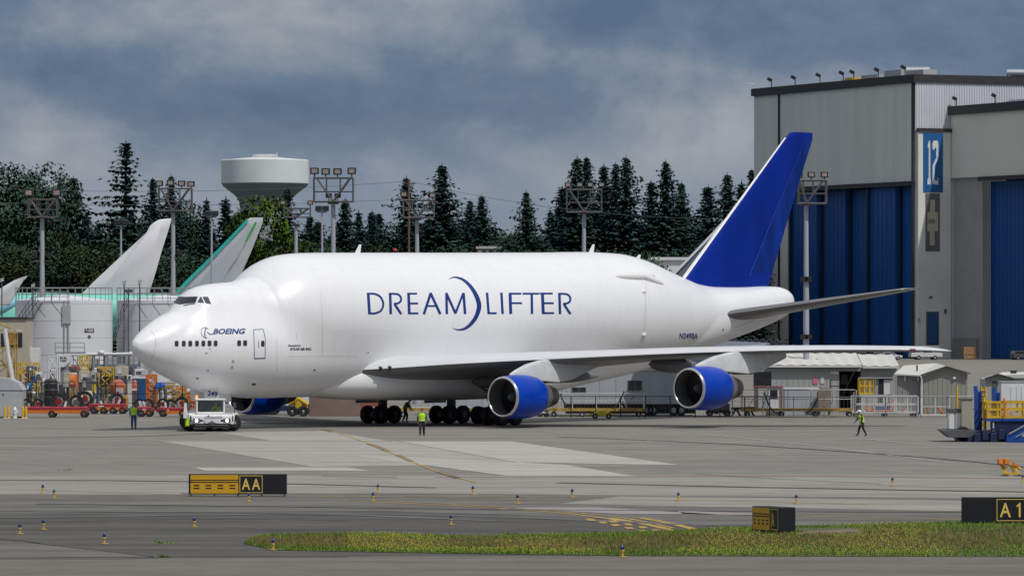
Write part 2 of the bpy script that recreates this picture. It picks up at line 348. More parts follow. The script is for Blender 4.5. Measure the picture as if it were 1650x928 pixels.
# ---- name along the side, drawn stroke by stroke
def title():
    k = 360/1650; tr = lambda ps: [(580+a*k, 430+b*k) for a, b in ps]; mb = MB()
    def st(ps, w=18, sm=False): skin_stroke(mb, smooth_line(tr(ps)) if sm else tr(ps), w*k)
    def bowl(ps): st(ps, 15, True)
    st([(60, 192), (70, 350)], 20); bowl([(52, 199), (108, 200), (150, 222), (170, 262), (168, 298), (148, 328), (108, 343), (64, 343)])
    for ox, oy in ((0, 0), (1250, 0)):
        st([(222+ox, 192), (227+ox, 349)], 19); bowl([(212+ox, 199), (272+ox, 201), (298+ox, 219), (302+ox, 248), (283+ox, 268), (250+ox, 272)]); st([(256+ox, 276), (304+ox, 349)], 18)
    st([(358, 192), (364, 349)], 20); st([(350, 198), (421, 198)], 14); st([(360, 270), (429, 270)], 14); st([(358, 343), (431, 343)], 14)
    st([(471, 350), (523, 192)], 19); st([(520, 192), (593, 349)], 19); st([(500, 289), (566, 289)], 13)
    st([(641, 349), (638, 192)], 18); st([(636, 192), (706, 345)], 18); st([(704, 345), (763, 192)], 16); st([(764, 192), (776, 348)], 19)
    st([(938, 190), (950, 347)], 18); st([(944, 342), (1009, 342)], 14)
    st([(1044, 190), (1053, 347)], 18)
    st([(1108, 192), (1113, 347)], 22); st([(1098, 198), (1191, 198)], 14); st([(1112, 268), (1196, 268)], 14)
    st([(1200, 198), (1326, 198)], 14); st([(1268, 198), (1270, 347)], 18)
    st([(1347, 192), (1353, 347)], 22); st([(1330, 197), (1423, 197)], 14); st([(1348, 268), (1431, 268)], 14); st([(1346, 341), (1433, 341)], 14)
    c = [(656, 93), (682, 79), (715, 79), (762, 96), (812, 140), (852, 200), (876, 262), (877, 310), (856, 370), (820, 420), (780, 452), (740, 464), (708, 461), (682, 449)]
    w = [2, 8, 13, 19, 25, 30, 33, 33, 30, 26, 20, 13, 7, 2]
    P = smooth_line(tr(c), 4); Wd = [a[0] for a in smooth_line([(v, v) for v in w], 4)]
    skin_stroke(mb, P, [max(.3, v*k) for v in Wd])
    return mb.build('title_lettering', M_navy, jet)
title()
skin_text('BOEING', 343, 395.5, 538.6, 529.6, 'maker_lettering', M_navy, jet, shear=.25, bold=.035, slope=-.4)
def emblem():
    mb = MB()
    skin_stroke(mb, smooth_line([(333, 527), (331, 531), (330, 537), (330.5, 543), (333, 545)]), [1.4, 2.2, 2.6, 2.0, .6] if False else 1.7)
    skin_stroke(mb, smooth_line([(324, 533), (325.5, 529.5), (330, 528), (336, 531)]), .9)
    skin_stroke(mb, smooth_line([(324, 534), (325, 540), (329, 543.5)]), .8)
    skin_stroke(mb, smooth_line([(334, 535), (338, 538.4), (343.5, 538.6)]), 1.5)
    return mb.build('emblem', M_navy, jet)
emblem()
skin_text('Operated by', 464, 485, 559, 555, 'operator_lettering', M_ink, jet, bold=.03)
skin_text('ATLAS AIR INC.', 466.5, 502, 564.2, 560, 'operator_lettering', M_ink, jet, shear=.2, bold=.045)
skin_text('N249BA', 1094.5, 1124, 546, 536.4, 'registration_lettering', M_navy, jet, shear=.12, bold=.02)
# ---- windows, doors, seams
def rrect(cx, cy, w, h, r=.35, n=3):
    P = []; r = r*w
    for sx, sy, a0 in ((1, 1, 0), (-1, 1, 90), (-1, -1, 180), (1, -1, 270)):
        for i in range(n+1):
            a = R(a0+90*i/n); P.append((cx+sx*(w/2-r)+r*math.cos(a), cy+sy*(h/2-r)+r*math.sin(a)))
    return P
for x in (284.5, 296, 306.5, 317.3, 327.5, 337.5, 347.3, 385.2, 394.8):
    y = 553.6-.008*(x-284)
    f = skin_poly(rrect(x, y, 6.9, 10), 'cabin_window', M_lgrey, nose, .012)
    skin_poly(rrect(x, y, 5.4, 8.6), 'pane', M_window, f, .022)
def door():
    fr = MB(); c = [(408.5, 531), (424, 530.5), (427.3, 545), (427, 577.3), (410, 577.8), (409, 545), (408.5, 531)]
    skin_stroke(fr, c[:-1], .9); skin_stroke(fr, [c[-2], c[-1]], .9); skin_stroke(fr, [(409.6, 577.4), (427.2, 577)], 1.5)
    d = fr.build('door_outline', M_navy, nose)
    h = MB(); skin_stroke(h, [(416.3, 549), (417, 561)], .9); h.build('handle', M_dgrey, d)
    f = skin_poly(rrect(423.2, 553.6, 5.2, 9.6), 'pane', M_window, d, .02)
door()
def glass(name, q, m):
    for sg in (1, -1):
        mb = MB(); skin_add(mb, q, .02, 5); mb.v = [(v[0], v[1]*sg, v[2]) for v in mb.v]; mb.build(name, m, nose)
glass('cockpit_window', [(290.4, 490.6), (297.8, 478.6), (318.8, 477.8), (315.2, 487.6)], M_glass)
glass('cockpit_window', [(318.2, 487.2), (322.6, 478.4), (324.2, 478.4), (329, 488.2)], M_glass_l)
glass('cockpit_window', [(326.4, 478.4), (335.2, 478.4), (340.2, 490), (331.4, 488.6)], M_glass_l)
wp = MB(); skin_stroke(wp, [(296, 492.6), (304, 491), (315, 488.9)], 1.0, .03); wp.build('wiper', M_black, nose)
seam = MB()
skin_stroke(seam, smooth_line([(243, 533), (249, 541), (250.5, 552), (249, 566), (243.5, 580)]), .55, .006)
skin_stroke(seam, [(478+0, 536), (478, 548)], .4, .006)
seam.build('radome_seam', mat('seam_grey', (.36, .36, .37), .6), nose)
seam = MB()
skin_stroke(seam, smooth_line([(1041.5, 449), (1040.5, 480), (1039, 520), (1037, 552)]), .5, .006)
skin_stroke(seam, [(446, 545), (446, 600)], .5, .006); skin_stroke(seam, [(465, 574), (575, 574)], .4, .006)
skin_stroke(seam, [(520, 574), (519, 505), (516, 470)], .4, .006)
skin_stroke(seam, smooth_line([(1184, 527), (1196, 524), (1210, 518), (1222, 511)]), .8, .01)
seam.build('skin_seam', mat('seam_light', (.52, .52, .53), .6), body)
for (x, y, w, h, par, m) in ((332.5, 569, 3.4, 1.6, nose, M_dgrey), (338, 562, 1.4, 2.2, nose, M_dgrey), (335, 597, 2.2, 2.2, nose, M_black), (318, 609.5, 4.6, 2.4, nose, M_black), (409, 619, 7.4, 3.8, nose, M_dgrey),
                             (375.5, 581.8, 4.2, 4.6, nose, M_lgrey), (374, 591.6, 4.6, 4.6, nose, M_lgrey), (506.5, 596, 2.6, 2.6, body, M_black), (593, 568, 1.8, 1.8, body, M_black), (1165, 531, 1.6, 3.6, body, M_navy),
                             (1096, 567.2, 4, 1.2, body, M_dgrey), (1102, 565.5, 4, 1.2, body, M_dgrey), (1109, 564, 4, 1.2, body, M_dgrey)):
    skin_poly(rrect(x, y, w, h, .4), 'skin_port', m, par, .015)
# hinge fairings of the swing tail
def blob(name, c, rx, ry, rz, m, parent, ang=0, n=16, squash=1):
    mb = MB(); rings = []
    for i in range(n+1):
        t = math.pi*i/n; x = -math.cos(t); r = math.sin(t)**.7
        rings.append([(c[0]+x*rx, c[1]+r*ry*math.cos(2*math.pi*k/14), c[2]+ang*x*rx+r*rz*math.sin(2*math.pi*k/14)) for k in range(14)])
    mb.loft(rings); return mb.build(name, m, parent, smooth='all')
p = hit(1014, 444, 0); blob('hinge_fairing', (p.x+.6, p.y+.12, p.z-.05), 2.3, .42, .34, M_white, body)
p = hit(1046, 449, 0); blob('hinge_fairing', (p.x, p.y+.05, p.z), 1.6, .3, .26, M_white, body, -.25)
for y in (470, 539):
    p = hit(1037.5, y, 0); blob('latch_fairing', (p.x, p.y, p.z), .22, .1, .16, M_white, body)
for (sx, h) in ((21.0, .55), (45.2, .55), (50.3, .3)):
    zt = float(pchip([t[0] for t in BODY], [t[2] for t in BODY], np.array([sx]))[0])
    mb = MB(); mb.prism([(sx, zt-.05), (sx+.5, zt-.05), (sx+.62, zt+h), (sx+.45, zt+h)], -.03, .03); mb.build('blade_antenna', M_white, body)
mb = MB(); mb.cyl((25, 0, 11.75), (25, 0, 11.9), .12, .06, 8); mb.build('beacon', mat('beacon_red', (.6, .02, .02), .3), body)
# ---- wings
def airfoil(n=14, t=.12):
    """closed loop of (x, z) for chord 1, from trailing edge over the top to the nose and back underneath"""
    xs = [.5*(1+math.cos(math.pi*i/n)) for i in range(n+1)]
    th = lambda x: 5*t*(.2969*math.sqrt(x)-.126*x-.3516*x*x+.2843*x**3-.1015*x**4)
    cb = lambda x: .018*math.sin(math.pi*min(1, x**.8))
    return [(x, cb(x)+th(x)) for x in xs]+[(x, cb(x)-th(x)) for x in xs[::-1][1:-1]]
WING = [(1.5, 17.0, 15.9, 3.72, 2.6, .115), (3.3, 18.6, 14.6, 3.82, 2.6, .115), (8, 22.9, 11.7, 4.22, 2.2, .105), (12.5, 26.9, 9.2, 4.52, 1.7, .10), (20, 33.4, 6.7, 4.95, 1.1, .095),
        (26, 38.7, 5.2, 5.12, .8, .09), (29.6, 42.0, 4.25, 5.12, .6, .085), (30.4, 43.1, 3.2, 5.10, .5, .08), (30.8, 44.2, 1.9, 5.06, .4, .07), (31.0, 45.2, .7, 5.03, .3, .06)]
def wing_sec(y, xl, ch, zl, inc, t, sgn):
    s_, c_ = math.sin(R(inc)), math.cos(R(inc))
    return [(xl+ch*(x*c_+z*s_), sgn*y, zl+ch*(z*c_-x*s_)) for x, z in airfoil(14, t)]
def wing_table(q):
    T = np.array(WING); return [float(pchip(T[:, 0], T[:, c], np.array([q]))[0]) for c in range(1, 6)]
YS = [1.5, 3.3, 5, 6.5, 8, 10, 12.5, 15, 17.5, 20, 23, 26, 28, 29.6, 30.0, 30.4, 30.6, 30.8, 30.92, 31.0]
for sgn in (-1, 1):
    mb = MB(); mb.loft([wing_sec(y, *wing_table(y), sgn) for y in YS])
    nr = len(airfoil(14)); 
    # lower skin takes the grey, upper skin and nose the white
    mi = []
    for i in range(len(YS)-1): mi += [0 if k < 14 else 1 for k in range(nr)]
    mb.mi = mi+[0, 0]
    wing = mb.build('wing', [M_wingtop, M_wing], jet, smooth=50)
    # flap track fairings
    for y, l in ((5.2, 7.5), (8.6, 7.0), (15.2, 6.0), (19.0, 5.2)):
        xl, ch, zl, inc, t = wing_table(y); x0 = xl+ch*.50; zc = zl-ch*.55*math.sin(R(inc))-ch*t*.30
        m2 = MB(); rings = []
        for i in range(13):
            q = i/12; r = (math.sin(math.pi*min(1, q*1.02)**.8)**.7)*.52+.01
            rings.append([(x0+q*l, sgn*y+.55*r*math.cos(2*math.pi*k/12), zc-.2-q*.2+r*math.sin(2*math.pi*k/12)) for k in range(12)])
        m2.loft(rings); m2.build('flap_fairing', M_wing, wing, smooth='all')
    # landing lights in the root leading edge
    for y in (3.9, 4.35):
        xl, ch, zl, inc, t = wing_table(y); m2 = MB(); m2.lathe([(.0, -.02), (.13, -.02), (.15, .02), (.15, .3)], 12, (xl+.03, sgn*y, zl+.02), 'x'); m2.build('landing_light', M_glass, wing)
    m2 = MB(); xl, ch, zl, inc, t = wing_table(30.05); m2.cyl((xl-.05, sgn*30.05, zl+.02), (xl+.35, sgn*30.2, zl+.02), .055, n=8)
    m2.build('tip_light', mat('tip_light_red' if sgn < 0 else 'tip_light_green', (.33, .04, .035) if sgn < 0 else (.02, .3, .1), .2), wing)
# ---- wing to body fairing
mb = MB(); rings = []
FT = np.array([(13.2, .1, .12, 2.85, 2.6), (14.2, 1.0, .5, 2.9, 2.95), (16, 1.9, .85, 3.0, 3.1), (18, 2.9, 1.15, 3.08, 3.1), (20, 3.55, 1.35, 3.15, 3.0), (24, 3.85, 1.5, 3.2, 2.9), (30, 3.9, 1.55, 3.2, 2.85), (36, 3.7, 1.5, 3.25, 2.85), (40, 2.9, 1.3, 3.4, 2.9), (44, 1.4, .7, 3.5, 3.0)])
for x in np.linspace(13.2, 44, 60):
    hw, hh, zc, z2 = [float(pchip(FT[:, 0], FT[:, c], np.array([x]))[0]) for c in (1, 2, 3, 4)]
    ring = []
    for k in range(32):
        a = 2*math.pi*k/32; c_, s_ = math.cos(a), math.sin(a)
        ring.append((x, hw*math.copysign(abs(c_)**.65, c_), zc+hh*math.copysign(abs(s_)**.8, s_)))
    rings.append(ring)
fair_mb = mb.loft(rings); mb.build('belly_fairing', M_skinw, jet, smooth=60)
# ---- engines
def engine(st, y, zc):
    sg = 1 if y > 0 else -1
    e = MB(); e.lathe([(1.34, .16), (1.40, .5), (1.45, 1.2), (1.45, 1.9), (1.40, 2.55), (1.29, 3.12), (1.22, 3.28), (1.18, 3.26)], 48, (st, y, zc), 'x')
    cowl = e.build('engine_cowl', M_cowl, jet, smooth=50)
    e = MB(); e.lathe([(1.19, .22), (1.17, .12), (1.19, .04), (1.235, 0), (1.285, .02), (1.325, .09), (1.343, .17)], 48, (st, y, zc), 'x'); e.build('inlet_lip', M_chrome, cowl, smooth='all')
    e = MB(); e.lathe([(1.19, .20), (1.16, .5), (1.18, 1.3)], 48, (st, y, zc), 'x'); e.build('inlet_liner', mat('inlet_grey', (.085, .087, .09), .45, noise=.1), cowl, smooth='all')
    e = MB(); e.lathe([(0, 1.42), (1.19, 1.42)], 24, (st, y, zc), 'x')
    for k in range(34):
        a = 2*math.pi*k/34; da = .085; c0, s0 = math.cos(a), math.sin(a); c1, s1 = math.cos(a+da), math.sin(a+da); c2, s2 = math.cos(a+.14), math.sin(a+.14)
        e.quad((st+1.2, y+.36*c0, zc+.36*s0), (st+1.25, y+1.17*c0, zc+1.17*s0), (st+1.38, y+1.17*c2, zc+1.17*s2), (st+1.4, y+.36*c1, zc+.36*s1))
    e.build('fan', mat('fan_titanium', (.12, .12, .125), .35, .7, noise=.15, nscale=3), cowl, fix=False)
    e = MB(); e.lathe([(.0, .62), (.12, .70), (.26, .92), (.37, 1.24)], 20, (st, y, zc), 'x'); sp = e.build('spinner', M_dgrey, cowl, smooth='all')
    e = MB(); e.tube([(st+.64+.6*q*.9, y+(.02+.26*q)*math.cos(4*q+1), zc+(.02+.26*q)*math.sin(4*q+1)) for q in [i/10 for i in range(8)]], .025, 5); e.build('spiral_mark', M_white, sp)
    e = MB(); e.lathe([(1.17, 3.14), (1.10, 3.3), (1.02, 3.56), (.92, 3.9), (.86, 4.14)], 36, (st, y, zc), 'x'); e.build('core_cowl', M_core, cowl, smooth='all')
    e = MB(); e.lathe([(.86, 4.12), (.74, 4.62), (.60, 5.1), (.56, 5.12), (.5, 4.8)], 36, (st, y, zc), 'x'); e.lathe([(.42, 4.6), (.3, 5.1), (.06, 5.5), (0, 5.52)], 20, (st, y, zc), 'x'); e.build('exhaust_nozzle', M_core2, cowl, smooth='all')
    # pylon: a strut from the nacelle crown back under the wing
    xl, ch, zl, inc, t = wing_table(abs(y)); L = xl-st
    up = lambda q: zl-(q-0)*math.sin(R(inc))+.0
    sec = [(.75, 1.36, 1.50, .05), (1.4, 1.36, 1.78, .22), (2.3, 1.30, None, .32), (L*.62, 1.12, None, .36), (L, .98, None, .38), (L+1.2, .90, None, .38), (L+2.6, 1.05, None, .36), (L+4.2, 1.55, None, .26), (L+5.6, None, None, .10)]
    rings = []
    for q, lo, hi, w in sec:
        if q < L: zhi = zc+1.5+(zl+.12-zc-1.5)*max(0, (q-.75)/(L-.75))**.9
        else: zhi = zl-(q-L)*math.sin(R(inc))-.02
        zlo = zc+lo if lo is not None else zhi-.35
        zlo = min(zlo, zhi-.1)
        rings.append([(st+q, y-w*.9, zlo), (st+q, y+w*.9, zlo), (st+q, y+w, (zlo+zhi)/2), (st+q, y+w*.8, zhi), (st+q, y-w*.8, zhi), (st+q, y-w, (zlo+zhi)/2)])
    m = MB(); m.loft(rings); py = m.build('pylon', M_offpyl, jet, smooth=35, bevel=.05)
    m = MB(); m.box((st+L+1.0, y, zc+.95), (1.5, .5, .18)); m.build('drain_mast', M_dgrey, py)
    return cowl
M_offpyl = mat('pylon_white', (.60, .61, .62), .45, noise=.12, nscale=1.1)
ENG = [(22.3, 11.9, 2.05), (29.9, 21.4, 2.62)]
for st, y, z in ENG:
    engine(st, -y, z); engine(st, y, z)
# ---- fin and tailplane
def sym(n=10, t=.1):
    xs = [.5*(1+math.cos(math.pi*i/n)) for i in range(n+1)]; th = lambda x: 5*t*(.2969*math.sqrt(x)-.126*x-.3516*x*x+.2843*x**3-.1036*x**4)
    return [(x, th(x)) for x in xs]+[(x, -th(x)) for x in xs[::-1][1:-1]]
FIN = [(53.9, 8.9, 11.4), (55.85, 10.3, 10.1), (61.96, 15.6, 6.5), (67.6, 20.5, 3.3), (68.15, 20.86, 2.75), (68.55, 20.94, 2.3)]
def fin_sec(xl, z, ch, t=.085, k0=0, k1=1, infl=0): return [(xl+ch*(k0+(k1-k0)*x), ch*w*(1+infl)+math.copysign(infl and .012, w), z) for x, w in sym(12, t)]
mb = MB(); mb.loft([fin_sec(*f) for f in FIN]); fin = mb.build('fin', M_blue, jet, smooth=40)
mb = MB()
def le_cap(x, z, ch):
    pr = [(a, w) for a, w in sym(24, .085) if a < .028]; return [(x+ch*a-.02, ch*w*1.0+math.copysign(.014, w), z) for a, w in pr]
rings = [le_cap(*f) for f in ((55.5, 10.0, 10.35), (61.96, 15.6, 6.5), (67.6, 20.5, 3.3))]; mb.loft(rings, close=False, caps=False)
mb.build('leading_edge', M_white, fin, smooth=40)
mb = MB(); mb.prism([(60.4, 9.5), (60.62, 9.5), (68.05, 20.6), (67.98, 20.6)], -.47, .47)
# rudder hinge line: two raised strips on each side
mb = MB()
for f0, f1 in zip(FIN[1:3], FIN[2:4]):
    for s_ in (-1, 1):
        q = lambda f, c: (f[0]+f[2]*c, s_*(f[2]*.0305+.018), f[1]); mb.quad(q(f0, .695), q(f0, .71), q(f1, .71), q(f1, .695))
mb.build('rudder_hinge', mat('hinge_blue', (.006, .045, .33), .4, noise=.3, nscale=3), fin)
mb = MB()
def rud(xl, z, ch):
    pr = [(a_, w_) for a_, w_ in sym(40, .085) if a_ > .715]; up = [q for q in pr if q[1] >= 0]; lo = [q for q in pr if q[1] < 0]
    return [(xl+ch*a_, ch*w_+.014, z) for a_, w_ in up]+[(xl+ch*a_, ch*w_-.014, z) for a_, w_ in reversed(lo)] if False else [(xl+ch*a_, ch*w_+.014, z) for a_, w_ in sorted(up)]+[(xl+ch*a_, ch*w_-.014, z) for a_, w_ in sorted(lo, reverse=True)]
mb.loft([rud(*f) for f in ((56.15, 10.6, 9.9), (61.96, 15.6, 6.5), (67.6, 20.5, 3.3))]); mb.build('rudder', mat('rudder_blue', (.001, .026, .22), .45, noise=.45, nscale=.8, stretch=(1, 1, .25), spec=.15), fin, smooth=40)
STAB = [(.6, 56.6, 8.6, 7.20), (1.6, 57.75, 8.0, 7.42), (11.0, 66.9, 2.3, 9.28), (11.35, 67.6, 1.4, 9.34)]
for sgn in (-1, 1):
    mb = MB(); i_ = R(-1.2)
    mb.loft([[(xl+ch*(x*math.cos(i_)+z*math.sin(i_)), sgn*y, zl+ch*(z*math.cos(i_)-x*math.sin(i_))) for x, z in sym(12, .10)] for y, xl, ch, zl in STAB])
    nr = 24; mi = []
    for i in range(len(STAB)-1): mi += [0 if (k < 11) else 1 for k in range(nr)]
    mb.mi = mi+[0, 0]
    stab = mb.build('tailplane', [M_wing, mat('tail_under', (.16, .16, .165), .35, .2, noise=.12, nscale=.5)], jet, smooth=40)
# ---- landing gear
def wheel_mesh(r, w):
    m = MB(); m.lathe([(r*.5, -w/2), (r*.86, -w/2), (r*.97, -w*.38), (r, -w*.2), (r, w*.2), (r*.97, w*.38), (r*.86, w/2), (r*.5, w/2)], 24, (0, 0, 0), 'y'); ty = m.mesh('tyre', M_rubber, 'all')
    m = MB(); m.lathe([(0, -w*.3), (r*.3, -w*.42), (r*.52, -w*.34), (r*.52, w*.34), (r*.3, w*.42), (0, w*.3)], 16, (0, 0, 0), 'y'); hb = m.mesh('hub', M_dgrey, 30); return ty, hb  # hub coloured dark to carry the shadow under the jet
ty, hb = wheel_mesh(.62, .46)
def bogie(st, y, nm='main_gear'):
    m = MB(); m.cyl((st, y, .75), (st, y, 3.0), .2, n=12); m.cyl((st, y, 1.6), (st, y, 3.0), .3, n=12); m.cyl((st-.95, y, .62), (st+.95, y, .62), .17, n=10)
    for dx in (-.74, .74): m.cyl((st+dx, y-.75, .62), (st+dx, y+.75, .62), .1, n=8)
    m.cyl((st, y, 1.6), (st-1.7, y*.8, 3.0), .1, n=8); m.cyl((st, y, 1.8), (st+.3, y-math.copysign(1.6, y), 3.1), .09, n=8)
    m.box((st+.35, y, 1.2), (.25, .3, .8))
    g = m.build(nm, M_dgrey, jet, smooth=40)
    for dx in (-.74, .74):
        for dy in (-.56, .56):
            w = place(ty, 'wheel', g, (st+dx, y+dy, .62)); place(hb, 'hub', w)
    m = MB(); m.box((st-.2, y+math.copysign(1.15, y), 2.0), (2.2, .07, 1.2)); m.build('gear_door', M_lgrey, g)
GST = 29.6
bogie(GST, -5.5); bogie(GST, 5.5); bogie(GST+3.05, -1.9); bogie(GST+3.05, 1.9)
def nose_gear(st):
    m = MB(); m.cyl((st, 0, .6), (st, 0, 2.6), .16, n=12); m.cyl((st, 0, 1.4), (st, 0, 2.7), .22, n=12); m.cyl((st, -.65, .6), (st, .65, .6), .1, n=8); m.cyl((st, 0, 1.3), (st+1.6, 0, 2.6), .09, n=8)
    g = m.build('nose_gear', M_lgrey, jet, smooth=40)
    t2, h2 = wheel_mesh(.6, .42)
    for dy in (-.46, .46): w = place(t2, 'wheel', g, (st, dy, .6)); place(h2, 'hub', w)
    for s_ in (-1, 1):
        m = MB(); m.prism([(st-1.6, 2.6), (st+.9, 2.5), (st+.9, 1.75), (st-1.5, 1.9)], s_*.62-.03, s_*.62+.03); m.build('gear_door', M_white2, g)
    # fleet number board hung on the gear, facing forward-left
    b = thing_part = MB()
    o = Vector((st-.15, -.78, 1.72)); d = Vector((-PC, -PS, 0)); ux = Vector((-PS*0+PS, -PC, 0)); ux = Vector((PS, -PC, 0)); ux.normalize()
    ux = (JI.to_3x3() @ Vector((1, .0, 0))).normalized(); nn = (JI.to_3x3() @ Vector((0, -1, 0))).normalized(); uz = Vector((0, 0, 1))
    tl = R(-8); u2 = ux*math.cos(tl)+uz*math.sin(tl); z2 = uz*math.cos(tl)-ux*math.sin(tl)
    c = JI @ W(342.5, 634.2, 334.2); w, h = .82, .52
    P = [c-u2*w/2-z2*h/2, c+u2*w/2-z2*h/2, c+u2*w/2+z2*h/2, c-u2*w/2+z2*h/2]; b.add(P+[p-nn*.04 for p in P], [(0, 1, 2, 3), (7, 6, 5, 4), (0, 4, 5, 1), (1, 5, 6, 2), (2, 6, 7, 3), (3, 7, 4, 0)])
    pl = b.build('number_board', M_white2, g)
    flat_text('249', .64, .34, M_navy, pl, c-u2*.32-z2*.17+nn*.012, u2, z2, bold=.03)
    return g
nose_gear(7.6)
# ================================================================== GROUND
def sheet(name, px, z, m, label=None, parent=None):
    """flat ground polygon whose corners stand where the photo pixels meet the ground"""
    mb = MB(); mb.add([(G(x, y).x, G(x, y).y, z) for x, y in px], [tuple(range(len(px)))])
    o = mb.build(name, m, parent); me = o.data
    if me.polygons[0].normal.z < 0: me.flip_normals()
    o['kind'] = 'structure'; return o
def pave(name, c1, c2, stretch=(.05, .35, 1), rough=.85, nscale=1.0):
    """pavement: long stains across the line of travel, grain, darker patches"""
    m = bpy.data.materials.new(name); m.use_nodes = True; nt = m.node_tree; N = nt.nodes.new; L = nt.links.new
    p = nt.nodes['Principled BSDF']; p.inputs['Roughness'].default_value = rough; p.inputs['Specular IOR Level'].default_value = .25
    tc = N('ShaderNodeTexCoord')
    def nz(st, sc_, det, ro=.6, dist=0):
        mp = N('ShaderNodeMapping'); mp.inputs['Scale'].default_value = st; L(tc.outputs['Object'], mp.inputs['Vector'])
        n = N('ShaderNodeTexNoise'); n.inputs['Scale'].default_value = sc_; n.inputs['Detail'].default_value = det; n.inputs['Roughness'].default_value = ro; n.inputs['Distortion'].default_value = dist
        L(mp.outputs['Vector'], n.inputs['Vector']); return n.outputs['Fac']
    def math_(op, a, b):
        k = N('ShaderNodeMath'); k.operation = op
        for i, v in enumerate((a, b)):
            if isinstance(v, float): k.inputs[i].default_value = v
            else: L(v, k.inputs[i])
        return k.outputs[0]
    f = math_('ADD', math_('MULTIPLY', nz(stretch, nscale, 6, .65, .3), .55), math_('MULTIPLY', nz((.35, .5, 1), nscale, 8, .7), .45))
    rp = N('ShaderNodeValToRGB'); e = rp.color_ramp.elements; e[0].position = .36; e[0].color = (*c1, 1); e[1].position = .63; e[1].color = (*c2, 1)
    L(f, rp.inputs['Fac'])
    # oil drips and rubber: sparse dark spots
    sp = N('ShaderNodeValToRGB'); q = sp.color_ramp.elements; q[0].position = .66; q[0].color = (1, 1, 1, 1); q[1].position = .76; q[1].color = (.55, .54, .53, 1)
    L(nz((.12, .5, 1), 1.6, 3, .5, .5), sp.inputs['Fac'])
    mx = N('ShaderNodeMixRGB'); mx.blend_type = 'MULTIPLY'; mx.inputs['Fac'].default_value = .8; L(rp.outputs['Color'], mx.inputs['Color1']); L(sp.outputs['Color'], mx.inputs['Color2'])
    g = N('ShaderNodeValToRGB'); q = g.color_ramp.elements; q[0].position = .3; q[0].color = (.86, .86, .86, 1); q[1].position = .7; q[1].color = (1.1, 1.1, 1.1, 1)
    L(nz((1, 1, 1), 9, 3, .7), g.inputs['Fac'])
    m2 = N('ShaderNodeMixRGB'); m2.blend_type = 'MULTIPLY'; m2.inputs['Fac'].default_value = 1; L(mx.outputs['Color'], m2.inputs['Color1']); L(g.outputs['Color'], m2.inputs['Color2'])
    L(m2.outputs['Color'], p.inputs['Base Color']); return m
P_apron = pave('apron_concrete', (0.150, 0.143, 0.126), (0.270, 0.256, 0.226))
P_slab = pave('new_concrete', (0.324, 0.311, 0.275), (0.480, 0.460, 0.405), (.03, .4, 1))
P_slab2 = pave('fresh_concrete', (0.276, 0.264, 0.233), (0.408, 0.389, 0.343), (.03, .4, 1))
P_lane = pave('taxilane_concrete', (0.198, 0.190, 0.169), (0.342, 0.326, 0.290), (.03, .5, 1))
P_asph = pave('old_asphalt', (0.094, 0.090, 0.081), (0.190, 0.181, 0.161), (.03, .4, 1))
P_dark = pave('shoulder_asphalt', (0.054, 0.051, 0.046), (0.120, 0.113, 0.100), (.03, .45, 1))
P_near = pave('near_taxiway', (0.118, 0.107, 0.093), (0.190, 0.172, 0.148), (.03, .6, 1))
P_warm = pave('worn_paint', (.24, .21, .21), (.36, .32, .32), (.1, .6, 1))
P_soil = mat('soil', (.16, .13, .09), .95, noise=.3, nscale=2)
gm = MB(); gm.quad((-2500, 20, 0), (2500, 20, 0), (2500, 7000, 0), (-2500, 7000, 0))
tag(gm.build('ground', mat('grass_field', (.05, .07, .03), .95, noise=.35, nscale=.02)), kind='structure')
sheet('apron', [(-9000, 766), (10000, 766), (3600, 576.5), (-1900, 576.5)], .004, P_apron)
sheet('taxilane', [(-6000, 790), (-400, 797), (2050, 817), (7000, 817), (7000, 766), (-6000, 766)], .008, P_lane)
sheet('taxiway', [(-6000, 843), (7000, 850), (7000, 806), (1950, 806), (700, 795), (-300, 793), (-6000, 786)], .012, P_asph)
sheet('shoulder', [(-6000, 905), (7000, 905), (7000, 846), (1900, 848), (1180, 851), (950, 834), (620, 823), (-200, 828), (-6000, 836)], .016, P_dark)
sheet('near_taxiway', [(-5000, 1500), (6500, 1500), (6500, 898), (1800, 898), (700, 896.5), (300, 899.5), (-150, 901), (-5000, 901)], .020, P_near)
sheet('old_patch', [(-100, 900.5), (250, 897.5), (150, 886), (85, 879), (-100, 866)], .024, P_asph)
sheet('light_band', [(-300, 795), (290, 797), (300, 786), (-300, 778)], .013, P_lane)
sheet('pale_band', [(900, 812), (2000, 832), (2000, 816), (1500, 806), (1000, 800)], .018, P_lane)
# slabs of newer concrete
sheet('concrete_slab', [(353, 697), (522, 694), (625, 710.4), (440, 710.4)], .012, P_slab2)
sheet('concrete_slab', [(258, 710.8), (640, 711), (830, 745), (745, 749.5), (505, 752)], .012, P_slab2)
sheet('concrete_slab', [(642, 711), (826, 711.5), (1098, 749.5), (832, 745)], .016, P_slab)
sheet('concrete_slab', [(560, 733), (690, 738), (908, 748.5), (1025, 767.5), (815, 766.5)], .016, P_slab)
sheet('concrete_slab', [(312, 753.2), (560, 753), (600, 759), (330, 758.5)], .016, P_slab)
sheet('worn_strip', [(810, 818.5), (960, 817.5), (1155, 829), (1000, 828.5)], .022, P_warm)
sheet('worn_strip', [(1090, 823), (1250, 829), (1240, 831), (1100, 828)], .022, P_warm)
sheet('red_line_worn', [(520, 766.3), (640, 768.8), (640, 770), (520, 767.6)], .014, mat('red_worn', (.22, .15, .14), .8, noise=.2))
sheet('red_line_worn', [(700, 768.5), (1300, 766.2), (1660, 770.5), (1660, 772), (1300, 767.8), (700, 769.6)], .014, mat('red_worn', (.30, .20, .19)))
